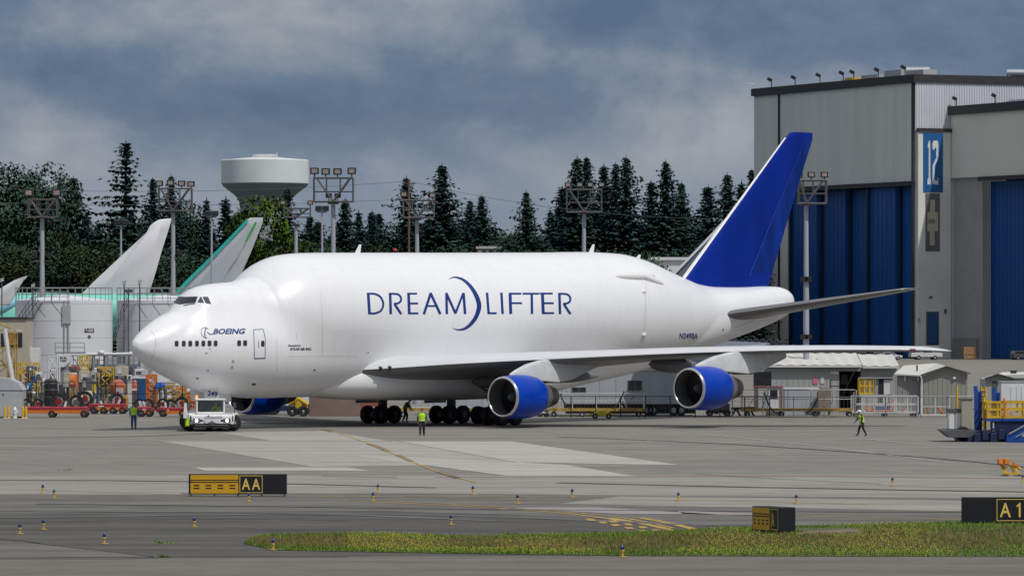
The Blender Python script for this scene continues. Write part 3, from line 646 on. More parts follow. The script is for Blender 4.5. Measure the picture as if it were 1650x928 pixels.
# painted lines
PY = mat('yellow_line_paint', (.42, .27, .06), .7, noise=.45, nscale=1.5); PW = mat('white_line_paint', (.50, .50, .49), .75, noise=.25, nscale=3); PK = mat('crack_sealant', (.05, .05, .05), .8, noise=.3)
def line(name, px, w, m, z=.026):
    pts = [G(*p) for p in px]; mb = MB(); n = len(pts); L_, R_ = [], []
    for i, p in enumerate(pts):
        d = (pts[min(n-1, i+1)]-pts[max(0, i-1)]).normalized(); q = Vector((-d.y, d.x, 0))*w/2
        L_.append((p.x+q.x, p.y+q.y, z)); R_.append((p.x-q.x, p.y-q.y, z))
    mb.add(L_+R_, [(i, n+i, n+i+1, i+1) for i in range(n-1)]); o = mb.build(name, m); o['kind'] = 'structure'
    if o.data.polygons[0].normal.z < 0: o.data.flip_normals()
    return o
line('lead_in_line', smooth_line([(519, 692.5), (545, 698), (592, 714), (650, 738), (705, 760), (768, 778)]), .13, PY)
for p in ([(519, 692.2), (528, 693.6), (536, 696)], [(594, 715), (612, 721.5), (626, 728)], [(640, 733.5), (664, 744)], [(706, 760), (738, 771)]):
    line('line_border_paint', [(x-2.6, y+.4) for x, y in p], .09, mat('black_line_paint', (.09, .075, .06), .8, noise=.4)); line('line_border_paint', [(x+2.8, y-.3) for x, y in p], .08, mat('black_line_paint', (0, 0, 0)))  # black paint border beside parts of the yellow line
line('edge_line', [(470, 800), (620, 800.6), (800, 803), (1100, 806), (1400, 813)], .22, PY); line('edge_line', [(-50, 803.5), (90, 803.5), (230, 802.6), (330, 801.5)], .15, PY)
line('curve_line', smooth_line([(552, 807), (650, 811.5), (760, 817), (880, 825), (960, 833.5), (1020, 843)]), .22, PY)
line('curve_line', smooth_line([(600, 806), (700, 811), (830, 819), (940, 828), (1010, 836), (1085, 851)]), .16, PY)
line('edge_line', [(1180, 829.5), (1380, 834), (1560, 838)], .18, PY)
line('edge_line', [(1330, 779.6), (1480, 783.8), (1690, 787.5)], .18, PY)
for a, b in (((985, 835.5), (1092, 857)), ((1030, 834.5), (1126, 855))): line('hold_line', smooth_line([a, ((a[0]+b[0])/2+4, (a[1]+b[1])/2-.6), b]), .34, PY, .028)
for x, y in ((952, 838), (972, 842.5), (988, 840.8), (992, 847), (1012, 845.6), (1014, 851.6), (1036, 850.4), (1036, 856), (1058, 855.4)):
    sheet('hold_dash', [(x-9, y-1.3), (x+3, y-1.7), (x+9, y+1.3), (x-3, y+1.7)], .030, PY)
for p in ([(1122, 698.5), (1180, 704), (1310, 718), (1530, 746)], [(1343, 704), (1400, 708), (1540, 722)]): line('apron_line', p, .13, PW)
for p in ([(-20, 719), (60, 727), (180, 745), (300, 752)], [(190, 696), (230, 705), (330, 722), (470, 740)], [(640, 676), (820, 689), (1000, 705), (1200, 727)], [(1150, 722), (1350, 748), (1500, 765)], [(-20, 741), (100, 752), (200, 762)]):
    line('pavement_joint', p, .10, P_slab2, .010)
for p in ([(-30, 789), (90, 791), (180, 794), (330, 799)], [(-30, 867), (40, 872), (85, 879.5), (165, 888), (250, 898)], [(-30, 902.5), (100, 901.5), (180, 902), (260, 899.5), (560, 898.5)], [(0, 845), (200, 838), (420, 837), (560, 840)], [(1120, 764), (1250, 772), (1420, 780)]):
    line('pavement_crack', p, .14, PK, .031)
PT = mat('tyre_rubber_mark', (.11, .108, .103), .8, noise=.35, nscale=.4)
for p, w in (([(60, 812), (500, 817), (900, 822), (1640, 826)], .7), ([(-20, 824), (400, 826), (800, 833), (1100, 846)], 1.0), ([(-20, 835), (300, 831), (520, 829), (800, 840)], .9), ([(900, 704), (1180, 716), (1500, 738), (1680, 756)], .4), ([(0, 706), (180, 704), (330, 699)], .5), ([(900, 778), (1250, 786), (1660, 793)], .8), ([(0, 774), (300, 776), (700, 786)], .6)): line('tyre_mark', smooth_line(p), w, PT, .0285)
sheet('bare_soil', [(1280, 861), (1300, 857), (1372, 852.5), (1392, 856.5), (1350, 860), (1310, 862.5)], .034, P_soil)
# ---- grass island: soil sheet and blades
GB = [(395, 876), (405, 868), (440, 863), (560, 861), (700, 864.5), (800, 866), (900, 862), (1000, 860), (1100, 856), (1210, 851), (1290, 850), (1400, 846), (1550, 842), (1700, 837)]
GF = [(395, 877), (440, 887), (700, 892), (1000, 896), (1300, 897), (1700, 898)]
sheet('grass_island', GB+GF[::-1], .030, mat('island_soil', (.075, .085, .03), .95, noise=.4, nscale=.8))
def grass(name, n, hmin, hmax, w, cols, seed, flower=False, dens=None):
    r = np.random.RandomState(seed); xs = r.uniform(395, 1690, n*2); bx_, by_ = zip(*GB); fx, fy = zip(*GF)
    yb = np.interp(xs, bx_, by_); yf = np.interp(xs, fx, fy)
    Db = CH*F/(yb-YH); Df = CH*F/(yf-YH); D = Df+(Db-Df)*r.uniform(0, 1, n*2); y = YH+CH*F/D
    keep = ~((xs > 1284) & (xs < 1388) & (y > 852.5) & (y < 861.5)); X = (xs-CX)/F*D
    if dens is not None: keep &= dens(xs, (y-yb)/(yf-yb), r)
    X, D = X[keep][:n], D[keep][:n]; n = len(X)
    h = r.uniform(hmin, hmax, n); a = r.uniform(0, 2*np.pi, n); lean = r.uniform(.1, .6, n)*h; b = r.uniform(0, 2*np.pi, n); V = np.zeros((n, 3, 3))
    if flower:
        z = h; s = w
        for k in range(3): V[:, k, 0] = X+s*np.cos(a+k*2.09); V[:, k, 1] = D+s*np.sin(a+k*2.09)*.5; V[:, k, 2] = z+s*np.sin(a+k*2.09)*.8
    else:
        V[:, 0] = np.stack([X-w*np.cos(a), D-w*np.sin(a), 0*X+.02], 1); V[:, 1] = np.stack([X+w*np.cos(a), D+w*np.sin(a), 0*X+.02], 1); V[:, 2] = np.stack([X+lean*np.cos(b), D+lean*np.sin(b), h], 1)
    me = bpy.data.meshes.new(name); me.vertices.add(3*n); me.vertices.foreach_set('co', V.reshape(-1)); me.loops.add(3*n); me.loops.foreach_set('vertex_index', np.arange(3*n, dtype=np.int32))
    me.polygons.add(n); me.polygons.foreach_set('loop_start', np.arange(0, 3*n, 3, dtype=np.int32)); me.polygons.foreach_set('loop_total', np.full(n, 3, dtype=np.int32))
    for c in cols: me.materials.append(c)
    me.polygons.foreach_set('material_index', r.randint(0, len(cols), n).astype(np.int32)); me.update(); me.validate()
    o = bpy.data.objects.new(name, me); COL.objects.link(o); o['kind'] = 'stuff'; return o
gc = lambda n, c: mat(n, c, .8, noise=.25, nscale=.6)
band = lambda lo, hi: (lambda x, v, r: (v > lo+.08*np.sin(x*.021)+r.uniform(-.12, .12, len(x))) & (v < hi+.07*np.sin(x*.013+1)+r.uniform(-.12, .12, len(x))))
grass('green_grass', 52000, .05, .15, .017, [gc('grass_a', (.12, .20, .012)), gc('grass_b', (.19, .25, .02)), gc('grass_c', (.075, .15, .012))], 3)
grass('lush_grass', 15000, .06, .18, .018, [gc('grass_d', (.10, .25, .012)), gc('grass_b', (0, 0, 0))], 4, dens=band(-.2, .16))
grass('lush_grass', 9000, .06, .15, .018, [gc('grass_d', (0, 0, 0)), gc('grass_a', (0, 0, 0))], 14, dens=band(.84, 1.2))
grass('dry_grass', 27000, .08, .18, .012, [gc('straw_a', (.24, .155, .07)), gc('straw_b', (.19, .11, .06)), gc('straw_c', (.23, .17, .07))], 5, dens=band(.2, .74))
grass('yellow_flowers', 7500, .07, .17, .0115, [mat('petal', (.60, .50, .02), .6, noise=.1)], 6, True, dens=lambda x, v, r: ((np.sin(x*.023)+np.sin(x*.009+2)+1.2*(v > .78)-.5*(v < .2)+r.uniform(-.8, .8, len(x)) > .35) & (x > 560)))
# tufts growing in the joints
r_ = random.Random(5); mb = MB()
for cx, cy, w, n in ((265, 876, 18, 40), (262, 899, 12, 30), (105, 758.5, 12, 26), (822, 862, 16, 40), (1275, 858, 20, 60)):
    for _ in range(n):
        p = G(cx+r_.uniform(-w, w), cy+r_.uniform(-.8, .8)); a = r_.uniform(0, 6.3); h = r_.uniform(.05, .14)
        mb.add([(p.x-.02, p.y, .03), (p.x+.02, p.y, .03), (p.x+.06*math.cos(a), p.y+.06*math.sin(a), h)], [(0, 1, 2)])
o = mb.build('weed_tufts', gc('grass_a', (0, 0, 0)), fix=False); o['kind'] = 'stuff'

# ================================================================== TREES
def leaf_mat(name, c, tr=.25):
    m = mat(name, c, .8, noise=.3, nscale=.15, spec=.1); return m
L_fir = leaf_mat('fir_needles', (.044, .086, .076)); L_fir2 = leaf_mat('fir_needles_hazy', (.040, .082, .086)); L_broad = leaf_mat('leaf_dark', (.046, .086, .056)); L_bright = leaf_mat('leaf_bright', (.075, .14, .018)); L_olive = leaf_mat('leaf_olive', (.045, .062, .022))  # dark greens lifted towards blue, distance haze put into the leaf colour
M_bark = mat('bark', (.07, .055, .042), .9, noise=.3, nscale=1)
def tri_mesh(name, V, m):
    n = len(V); V = np.array(V, dtype=np.float32); me = bpy.data.meshes.new(name); me.vertices.add(3*n); me.vertices.foreach_set('co', V.reshape(-1)); me.loops.add(3*n); me.loops.foreach_set('vertex_index', np.arange(3*n, dtype=np.int32))
    me.polygons.add(n); me.polygons.foreach_set('loop_start', np.arange(0, 3*n, 3, dtype=np.int32)); me.polygons.foreach_set('loop_total', np.full(n, 3, dtype=np.int32)); me.materials.append(m); me.update(); me.validate()
    # leaf normals lean outwards from the stem, so light falls on the crown in clumps
    P = V.reshape(-1, 3); top = P[:, 2].max(); Nn = np.stack([P[:, 0], P[:, 1], np.full(len(P), .35*np.abs(P[:, :2]).max())], 1); Nn /= np.linalg.norm(Nn, axis=1)[:, None]; e1 = V[:, 1]-V[:, 0]; e2 = V[:, 2]-V[:, 0]; g = np.cross(e1, e2); g /= np.linalg.norm(g, axis=1)[:, None]+1e-9; g = np.repeat(g, 3, 0); g *= np.sign((g*Nn).sum(1))[:, None]; Nn = Nn*.7+g*.3; Nn /= np.linalg.norm(Nn, axis=1)[:, None]
    me.polygons.foreach_set('use_smooth', [True]*n); me.normals_split_custom_set(Nn.tolist()); return me
def conifer(seed, H=40, Rb=6.5, sparse=0., dens=1.0):
    """crown of many small hanging needle sprays along drooping branches; unit in metres"""
    r = random.Random(seed); V = []; z = H*.05
    lop = [r.uniform(.75, 1.2) for k in range(7)]
    while z < H*.985:
        t = z/H; rad = min(Rb*((1-t)**.88), Rb*.52+1.5*(1-t))*r.uniform(.66, 1.16)+.25
        nb = max(5, int((8+9*(1-t))*dens*(1-.62*min(1, sparse)))); big = r.randrange(nb)
        for b in range(nb):
            a = 2*math.pi*(b+r.uniform(-.45, .45))/nb+z; L = rad*r.uniform(.5, 1.0)*lop[int(a/.9) % 7]*(1.35 if b == big else 1); droop = .30 if t < .75 else -.15
            n = max(2, int(L*1.5)); ca, sa = math.cos(a), math.sin(a)
            for i in range(n):
                f = (i+r.uniform(.3, 1))/n; d = L*f; zz = z-droop*d*(.5+.5*f)+(.28*L*f**3 if t < .75 else 0)+r.uniform(-.15, .15)
                s = (1.30-.60*f)*r.uniform(.75, 1.25)*(.62+.45*(1-t)); px, py = d*ca, d*sa
                for k in range(3):
                    th = a+r.uniform(-.9, .9); c2, s2 = math.cos(th), math.sin(th); w = s*r.uniform(.3, .5); ox, oy = px-c2*s*.4, py-s2*s*.4
                    V.append(((ox-s2*w, oy+c2*w, zz+r.uniform(0, .3)), (ox+s2*w, oy-c2*w, zz+r.uniform(0, .3)), (ox+c2*s*1.25, oy+s2*s*1.25, zz-s*r.uniform(.05, .4))))
                th = a+r.uniform(-.5, .5)+1.57; c2, s2 = math.cos(th), math.sin(th)
                V.append(((px-c2*s*.55, py-s2*s*.55, zz), (px+c2*s*.55, py+s2*s*.55, zz+.1), (px+r.uniform(-.2, .2), py, zz-s*r.uniform(.5, 1.0))))
        z += H*.0165*(1+sparse*1.5*r.random())*r.uniform(.8, 1.2)*(.75+.4*(1-t))
    for k in range(26):
        zz = H*(.93+.07*k/26); w = .55*(1-k/27); a = k*2.1; V.append(((-w*math.sin(a), w*math.cos(a), zz-.5), (w*math.sin(a), -w*math.cos(a), zz-.5), (w*.5*math.cos(a), w*.5*math.sin(a), zz+.55)))
    return V
def broad(seed, H=22, Rb=7, bare=0):
    r = random.Random(seed); V = []; blobs = []
    for _ in range(26):
        a = r.uniform(0, 6.3); q = r.random()**.5; h = r.uniform(.22, .92); k = math.sin(math.pi*min(1, (h*.9+.12)))**.6
        blobs.append((Rb*q*k*math.cos(a), Rb*q*k*math.sin(a), H*h, Rb*r.uniform(.22, .42)))
    for bx_, by_, bz, br in blobs:
        for _ in range(int(520*(1-bare))):
            u = Vector((r.gauss(0, 1), r.gauss(0, 1), r.gauss(0, 1))).normalized(); d = br*r.uniform(.55, 1.1); p = Vector((bx_, by_, bz))+u*d; s = r.uniform(.22, .5)
            q = Quaternion((r.gauss(0, 1), r.gauss(0, 1), r.gauss(0, 1), r.gauss(0, 1))); q.normalize()
            V.append(tuple(tuple(p+q @ Vector(w)*s) for w in ((-.5, -.3, 0), (.5, -.3, .1), (0, .7, 0))))
    return V
def trunk(H, r0):
    m = MB(); pts = [(0, 0, -.5), (.1, .05, H*.35), (-.05, .1, H*.7), (0, 0, H*.96)]; rs = [r0, r0*.75, r0*.4, r0*.08]
    for i in range(3): m.cyl(pts[i], pts[i+1], rs[i], rs[i+1], n=7)
    return m
TREES = []
def proto(kind, V, lm, H, r0, limbs=0):
    tm = trunk(H*(.98 if kind == 'fir_tree' else .8), r0)
    if kind != 'fir_tree':
        r = random.Random(H)
        for _ in range(9):
            a = r.uniform(0, 6.3); z = H*r.uniform(.25, .6); tm.cyl((0, 0, z), (H*.2*math.cos(a), H*.2*math.sin(a), z+H*.22), r0*.4, r0*.1, n=5)
    return (kind, tri_mesh('crown', V, lm), tm.mesh('trunk', M_bark), H)
for k, (H, Rb, sp, lm) in enumerate([(40, 12.0, 0, L_fir), (40, 10.0, .15, L_fir2), (40, 13.5, .1, L_fir), (40, 12.0, .8, L_fir), (40, 8.2, .2, L_fir2), (40, 14, .2, L_fir2), (40, 6.4, .3, L_fir2)]):
    TREES.append(proto('fir_tree', conifer(20+k, H, Rb, sp), lm, H, .55))
for k, (H, Rb, lm) in enumerate([(22, 7.5, L_broad), (22, 8.5, L_olive), (22, 6.5, L_bright), (26, 8.5, L_broad)]):
    TREES.append(proto('leafy_tree', broad(40+k, H, Rb), lm, H, .35))
def tree(k, x, ytop, D, label, group=None, wide=1.0, rot=None):
    kind, cm, tm, H = TREES[k]; s = ZD(ytop, D)/H
    t = thing(kind, label, 'tree', (XD(x, D), D, 0), random.uniform(0, 6.28) if rot is None else rot, group); wide *= 1.3 if k < 7 else 1; t.scale = (s*wide, s*wide, s)
    place(tm, 'trunk', t); place(cm, 'crown', t); return t
NAMED = [(3, 203, 226, 1000, 1.25, 'tall ragged fir with gaps between drooping branches, left of the water tower'), (0, 118, 283, 1020, 1.15, 'dark pointed fir between the leafy crown and the tall ragged fir'),
 (1, 246, 286, 1040, 1, 'fir rising behind the floodlights of the second mast from the left'), (1, 276, 282, 1040, 1, 'slim fir just right of the floodlights left of the water tower'), (6, 333, 318, 1060, 1.2, 'thin small fir tip left of the water tower stem'), (6, 364, 316, 1030, 1.7, 'small dense fir directly left of the water tower stem'),
 (1, 463, 302, 990, 1.1, 'fir in front of the right edge of the water tower bowl'), (0, 556, 318, 1030, 1, 'fir just right of the tallest floodlight mast'), (6, 578, 338, 1040, 1.3, 'narrow fir tip low right of the tallest floodlight mast'), (6, 600, 340, 1045, 1.3, 'narrow fir standing alone in the gap left of the thin brown pole'),
 (2, 655, 283, 1010, 1.0, 'fir behind the thin brown pole and the middle floodlight mast'), (0, 712, 263, 1000, 1.1, 'tallest fir near the middle, right of the middle floodlight mast'), (1, 757, 322, 1040, 1.1, 'lower left of the twin firs right of the middle mast'), (0, 776, 313, 1020, 1.05, 'higher right of the twin firs right of the middle mast'),
 (2, 848, 306, 1010, .95, 'broad fir alone between the twin firs and the right mast'), (0, 930, 251, 1000, 1.05, 'left of the two joined firs towering behind the right mast'), (1, 945, 252, 1005, 1.1, 'right of the two joined firs towering behind the right mast'), (4, 906, 300, 1030, 1.5, 'shaggy fir left of the right mast floodlights'),
 (4, 973, 264, 1020, 1.3, 'slim fir close to the right of the right mast'), (1, 992, 262, 1015, 1, 'fir hugging the left side of the big dark fir'), (2, 1009, 250, 1000, .95, 'big dark fir, the tallest right of the right mast'), (4, 1049, 290, 1030, 1.4, 'slender fir leaning against the layered fir'),
 (2, 1073, 257, 1000, .95, 'layered wide fir with a sharp tip, between two lower firs'), (0, 1098, 292, 1030, 1, 'lower fir to the right of the layered wide fir'), (4, 1141, 298, 1030, 1.7, 'hazy blunt fir left of the blue fin'), (0, 1172, 278, 1000, 1, 'pointed fir touching the leading edge of the blue fin'),
 (6, 1195, 290, 1080, 1.5, 'small fir close to the blue fin edge'), (1, 1211, 272, 1120, 1, 'fir cut off by the corner of the big hangar'),
 (10, 22, 266, 1000, 1.15, 'broad rounded leafy crown at the far left of the tree line'), (7, 68, 272, 1010, .8, 'narrower leafy crown joined to the broad one at far left'), (9, 428, 321, 940, 1.0, 'bright yellow green leafy tree in front of the water tower stem'), (8, 133, 366, 930, 1.0, 'olive green leafy tree behind the white tail, lower than the firs'),
 (8, 505, 384, 940, .9, 'olive leafy tree low behind the thick mast pole'), (8, 455, 372, 930, .8, 'reddish olive shrub tree right of the bright green tree')]
for k, x, y, D, wd, lb in NAMED: tree(k, x, y, D, lb, wide=wd)
rt = random.Random(11); FILL = []; LOW = []
for i in range(74):
    x = -40+1228*(i+rt.uniform(-.4, .4))/73; y = rt.uniform(338, 392)-(18 if x > 880 else 0)-(12 if x < 330 else 0); k = rt.choice([0, 1, 2, 4, 5, 5, 0, 7, 8, 10])
    if 395 < x < 470: y = max(y, 385)
    FILL.append((tree(k, x, y, rt.uniform(1040, 1120), 'low tree', 'low trees of the shaded forest edge', rt.uniform(1.0, 1.5) if x < 1090 else .9), x, 'low dark fir' if k < 7 else 'low dark leafy tree'))
for i in range(44):
    x = -40+1160*(i+rt.uniform(-.4, .4))/43; y = rt.uniform(392, 425); k = rt.choice([7, 10, 8, 10, 7])
    LOW.append((tree(k, x, y, rt.uniform(930, 985), 'undergrowth tree', 'undergrowth trees at the foot of the forest', rt.uniform(1.5, 2.2) if x < 1040 else .9), x, 'dark undergrowth tree'))
TM = [(30, 'the far left leafy crown'), (70, 'the leftmost mast'), (118, 'the pointed left fir'), (203, 'the tall ragged fir'), (279, 'the mast between the tail fins'), (333, 'the water tower'), (390, 'the grey tail'), (428, 'the bright green tree'), (477, 'the low mast'), (537, 'the tallest mast'), (600, 'the lone narrow fir'), (659, 'the brown pole'), (712, 'the tallest middle fir'), (776, 'the twin firs'), (848, 'the lone broad fir'), (941, 'the right forest mast'), (1009, 'the big dark fir'), (1073, 'the layered wide fir'), (1141, 'the hazy blunt fir'), (1195, 'the blue fin edge')]
name_by_landmark(FILL, TM, '{n}{what} in shade {side} of {mark}'); name_by_landmark(LOW, TM, '{n}{what} at forest foot {side} of {mark}')
tree(7, 1054, 417, 620, 'small dark bush tree in front of the white flat building behind the jet', wide=.9)
# ---- far wooded ridge closing the gaps low in the tree line
mb = MB(); top = []; bot = []
for i in range(61):
    X = -240+i*5.7; h = 17+4*math.sin(i*.7)+2*math.sin(i*1.9); top.append((X, 1190, h)); bot.append((X, 1150, 0))
mb.loft([bot, top, [(x, y+60, z*.4) for x, y, z in top]], close=False, caps=False); tag(mb.build('wooded_hill', mat('far_wood', (.022, .036, .03), .9, noise=.5, nscale=.15), smooth='all'), kind='structure')
# ---- water tower
D = 1250; k = D/F; wt = thing('water_tower', 'pale water tower with wide tank on a thick stem above the trees', 'water tower', (XD(427, D), D, 0))
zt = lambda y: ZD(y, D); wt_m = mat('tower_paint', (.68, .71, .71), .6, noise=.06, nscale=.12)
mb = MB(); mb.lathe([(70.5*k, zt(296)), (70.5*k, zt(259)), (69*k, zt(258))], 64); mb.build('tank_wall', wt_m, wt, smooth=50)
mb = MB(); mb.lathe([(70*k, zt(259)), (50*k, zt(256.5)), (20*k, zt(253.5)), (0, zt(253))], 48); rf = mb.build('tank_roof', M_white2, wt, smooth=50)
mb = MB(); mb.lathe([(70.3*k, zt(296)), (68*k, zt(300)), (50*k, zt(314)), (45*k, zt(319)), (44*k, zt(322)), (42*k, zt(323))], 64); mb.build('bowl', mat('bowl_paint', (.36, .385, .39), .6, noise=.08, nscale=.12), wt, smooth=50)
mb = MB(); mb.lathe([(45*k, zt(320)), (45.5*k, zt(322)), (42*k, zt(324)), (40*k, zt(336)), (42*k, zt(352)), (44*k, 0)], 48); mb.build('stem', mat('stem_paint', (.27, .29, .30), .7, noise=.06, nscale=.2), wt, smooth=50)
mb = MB()
for i in range(16):
    a = 2*math.pi*i/16; b = a+2*math.pi/16; r = 20*k; p = lambda t, z: (r*math.cos(t), r*math.sin(t), z)
    mb.bar(p(a, zt(253)), p(a, zt(250)), .12); mb.bar(p(a, zt(250)), p(b, zt(250)), .14); mb.bar(p(a, zt(251.5)), p(b, zt(251.5)), .1)
mb.bar((19*k, 0, zt(253)), (19*k, 0, zt(246)), .15); mb.build('roof_railing', M_white2, wt)
# ================================================================== HANGARS
def corr(mb, p0, p1, z0, z1, pitch=.6, depth=.12, nrm=None):
    """corrugated metal wall between two ground points, as folded sheet"""
    a = Vector((p0[0], p0[1], 0)); b = Vector((p1[0], p1[1], 0)); d = b-a; L = d.length; d.normalize(); n = Vector((d.y, -d.x, 0)) if nrm is None else nrm
    k = max(2, int(L/pitch)); V = []
    for i in range(k):
        for f, o in ((0, 0), (.35, 0), (.5, 1), (.85, 1)):
            p = a+d*(L*(i+f)/k)+n*(depth*o); V.append(p)
    V.append(b); m = len(V); mb.add([(p.x, p.y, z0) for p in V]+[(p.x, p.y, z1) for p in V], [(i, i+1, m+i+1, m+i) for i in range(m-1)]); return mb
HB = Vector((.910, .414, 0)); HA = Vector((-.414, .910, 0)); HN = -HB       # HA runs back along the door front, HB across, HN is the way the doors face
H0 = Vector((XD(1475, 1000), 1000, 0))
def hp(t, s_, z=0): p = H0+HA*t+HB*s_; return Vector((p.x, p.y, z))
def t_at(x, s_=0):
    u = (x-CX)/F; o = H0+HB*s_; return (u*o.y-o.x)/(HA.x-u*HA.y)
def s_at(x, t=0):
    u = (x-CX)/F; o = H0+HA*t; return (u*o.y-o.x)/(HB.x-u*HB.y)
def zat(y, p): return CH-(y-YH)/F*p.y
hang = thing('hangar', 'tall grey hangar with blue doors and a numbered pillar', 'hangar', (0, 0, 0))
def hquad(mb, t0, t1, z0, z1, s_=0.0): mb.quad(hp(t0, s_, z0), hp(t1, s_, z0), hp(t1, s_, z1), hp(t0, s_, z1)); return mb
def hbox(mb, t0, t1, s0, s1, z0, z1):
    P = [hp(t, s_, z) for t in (t0, t1) for s_ in (s0, s1) for z in (z0, z1)]; return mb.add(P, [(0, 1, 3, 2), (4, 6, 7, 5), (0, 4, 5, 1), (2, 3, 7, 6), (0, 2, 6, 4), (1, 5, 7, 3)])
zt = zat(133, hp(0, 0)); zc_ = zat(123.5, hp(0, 0)); zd = zat(291.5, hp(0, 0)); TL = t_at(1215); TD = t_at(1269)
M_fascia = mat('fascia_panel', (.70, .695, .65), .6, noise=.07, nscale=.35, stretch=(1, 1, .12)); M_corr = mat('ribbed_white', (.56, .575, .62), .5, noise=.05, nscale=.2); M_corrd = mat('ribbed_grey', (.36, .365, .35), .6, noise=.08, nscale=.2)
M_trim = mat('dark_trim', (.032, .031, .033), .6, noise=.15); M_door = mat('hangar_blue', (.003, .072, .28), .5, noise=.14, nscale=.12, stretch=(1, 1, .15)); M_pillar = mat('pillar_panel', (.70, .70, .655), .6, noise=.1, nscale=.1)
mb = MB(); hbox(mb, 1.2, TL, 0, 4, zd, zt); hbox(mb, TD, TL, 0, 4, 0, zd-.01); mb.build('fascia_wall', M_fascia, hang)
mb = MB(); hbox(mb, -.4, TL+.4, -.5, 60, zt+.02, zc_+.4); mb.build('roof_edge', M_trim, hang)
mb = MB(); hbox(mb, .2, TL, 60, 61, 0, zt); hbox(mb, TL-1, TL, 4.1, 59.9, 0, zt); mb.build('rear_wall', M_fascia, hang)
t1 = t_at(1256)
for t, z0 in ((t1, 0), (.9, 0)):
    mb = MB(); hbox(mb, t-.3, t+.3, -.25, -.02, z0, zt); mb.build('corner_trim', M_trim, hang)
mb = MB(); hbox(mb, 1.3, TD, -.3, .3, zd-.9, zd-.02); mb.build('door_header', M_trim, hang)
edges = [t_at(x) for x in (1269, 1311, 1349.5, 1394, 1438, 1471)]
for i in range(5):
    a, b = edges[i], edges[i+1]; off = .6+(i % 3)*1.1; mb = MB(); hbox(mb, b+.05, a-.05, off+.15, off+.9, .1, zd-.95)
    lf = mb.build('door_leaf', M_door, hang); m2 = MB(); n = max(3, int((a-b)/1.6)); 
    for k in range(n+1): t = b+.2+(a-b-.4)*k/n; hbox(m2, t-.1, t+.1, off+.09, off+.149, .15, zd-1)
    r2 = m2.build('door_ribs', M_door, lf); r2['kind'] = 'stuff'
    m2 = MB(); hbox(m2, a-.75, a-.06, off-.42, off-.02, .15, zd-1); m2.build('door_edge_shade', mat('hangar_blue_shaded', (.004, .016, .05), .55), lf)  # darker blue strip on each leaf paints in the shade at its edge
mb = MB(); hbox(mb, .9, TD, 6, 6.4, 0, zd); mb.build('door_backing', M_black, hang)
SW = s_at(1531); SS = s_at(1700)
mb = MB(); corr(mb, hp(0, 0).xy, hp(0, SS).xy, zat(212, hp(0, 3)), zt, .55, .12); corr(mb, hp(0, SW).xy, hp(0, SS).xy, 0, zat(212, hp(0, 3)), .55, .12); mb.build('ribbed_wall', M_corr, hang, fix=False)
zp = zat(213, hp(0, 3))
mb = MB(); P = [hp(t, s_, z) for t in (-.5, 1.0) for s_ in (.35, SW-.15) for z in (0, zp)]; mb.add(P, [(0, 1, 3, 2), (4, 6, 7, 5), (0, 4, 5, 1), (2, 3, 7, 6), (0, 2, 6, 4), (1, 5, 7, 3)]); pil = mb.build('numbered_pillar', M_pillar, hang)
mb = MB(); hbox(mb, -.8, .1, .2, SW+.1, zp+.02, zp+.7); mb.build('pillar_sill', M_trim, pil)
def pface(mb, x0, x1, y0, y1, o):
    s0, s1 = s_at(x0, -o), s_at(x1, -o); a = hp(-o, s0); b = hp(-o, s1); c = (a+b)/2
    z0, z1 = zat(y1, c), zat(y0, c); P = [hp(-o, s0, z0), hp(-o, s1, z0), hp(-o, s1, z1), hp(-o, s0, z1)]; Q = [p+HA*.08 for p in P]
    mb.add(P+Q, [(0, 1, 2, 3), (7, 6, 5, 4), (0, 4, 5, 1), (1, 5, 6, 2), (2, 6, 7, 3), (3, 7, 4, 0)]); return P
mb = MB(); P = pface(mb, 1488, 1519.5, 214.5, 310, .62); sg = mb.build('number_sign', mat('sign_blue', (.010, .105, .31), .5, noise=.06), pil)
w = (P[1]-P[0]).length; h = (P[3]-P[0]).length
def block12():
    # tall slab numerals, drawn as polygons
    ux = (P[1]-P[0])/w; uz = Vector((0, 0, 1)); o = P[0]-HA*.03; mb = MB(); q = lambda a, b: o+ux*(a*w)+uz*(b*h)
    f = lambda pts: mb.add([q(a, b) for a, b in pts], [tuple(range(len(pts)))])
    f([(.20, .13), (.37, .13), (.37, .21), (.345, .25), (.345, .83), (.325, .87), (.28, .87), (.215, .79), (.215, .755), (.265, .755), (.265, .25), (.20, .21)])
    f([(.46, .72), (.57, .72), (.57, .75), (.65, .75), (.65, .87), (.52, .87), (.46, .82)]); f([(.65, .87), (.65, .57), (.70, .56), (.76, .60), (.76, .82), (.71, .87)]); f([(.46, .33), (.57, .35), (.57, .44), (.74, .56), (.66, .59), (.46, .45)]); f([(.46, .34), (.46, .13), (.76, .13), (.76, .25), (.72, .25), (.72, .20), (.57, .20), (.57, .35)])
    mb.build('numeral_lettering', M_white2, sg, fix=False)
block12()
mb = MB(); pface(mb, 1491.5, 1514.5, 312, 405, .60); gp = mb.build('grey_board', mat('board_grey', (.13, .13, .135), .6), pil)
for c in ((1499, 1506.5, 322, 342), (1494.5, 1511.5, 342, 373), (1498.5, 1506, 373, 395)): mb = MB(); pface(mb, *c, .68); mb.build('plan_panel', mat('plan_beige', (.48, .47, .33), .6, noise=.08), gp)
a = hp(-.75, s_at(1495.8, -.75)); flat_text('12AZER1', 1.5, .75, M_ink, gp, (a.x, a.y, zat(360, a)), HB, (0, 0, 1), 'plan_lettering')
mb = MB(); pface(mb, 1492.5, 1513, 502, 556, .56); fr = mb.build('door_frame', mat('frame_shade', (.10, .105, .10), .6), pil); mb = MB(); pface(mb, 1496, 1511, 504.5, 554, .66); d_ = mb.build('door', mat('door_blue', (.02, .09, .24), .5), pil)
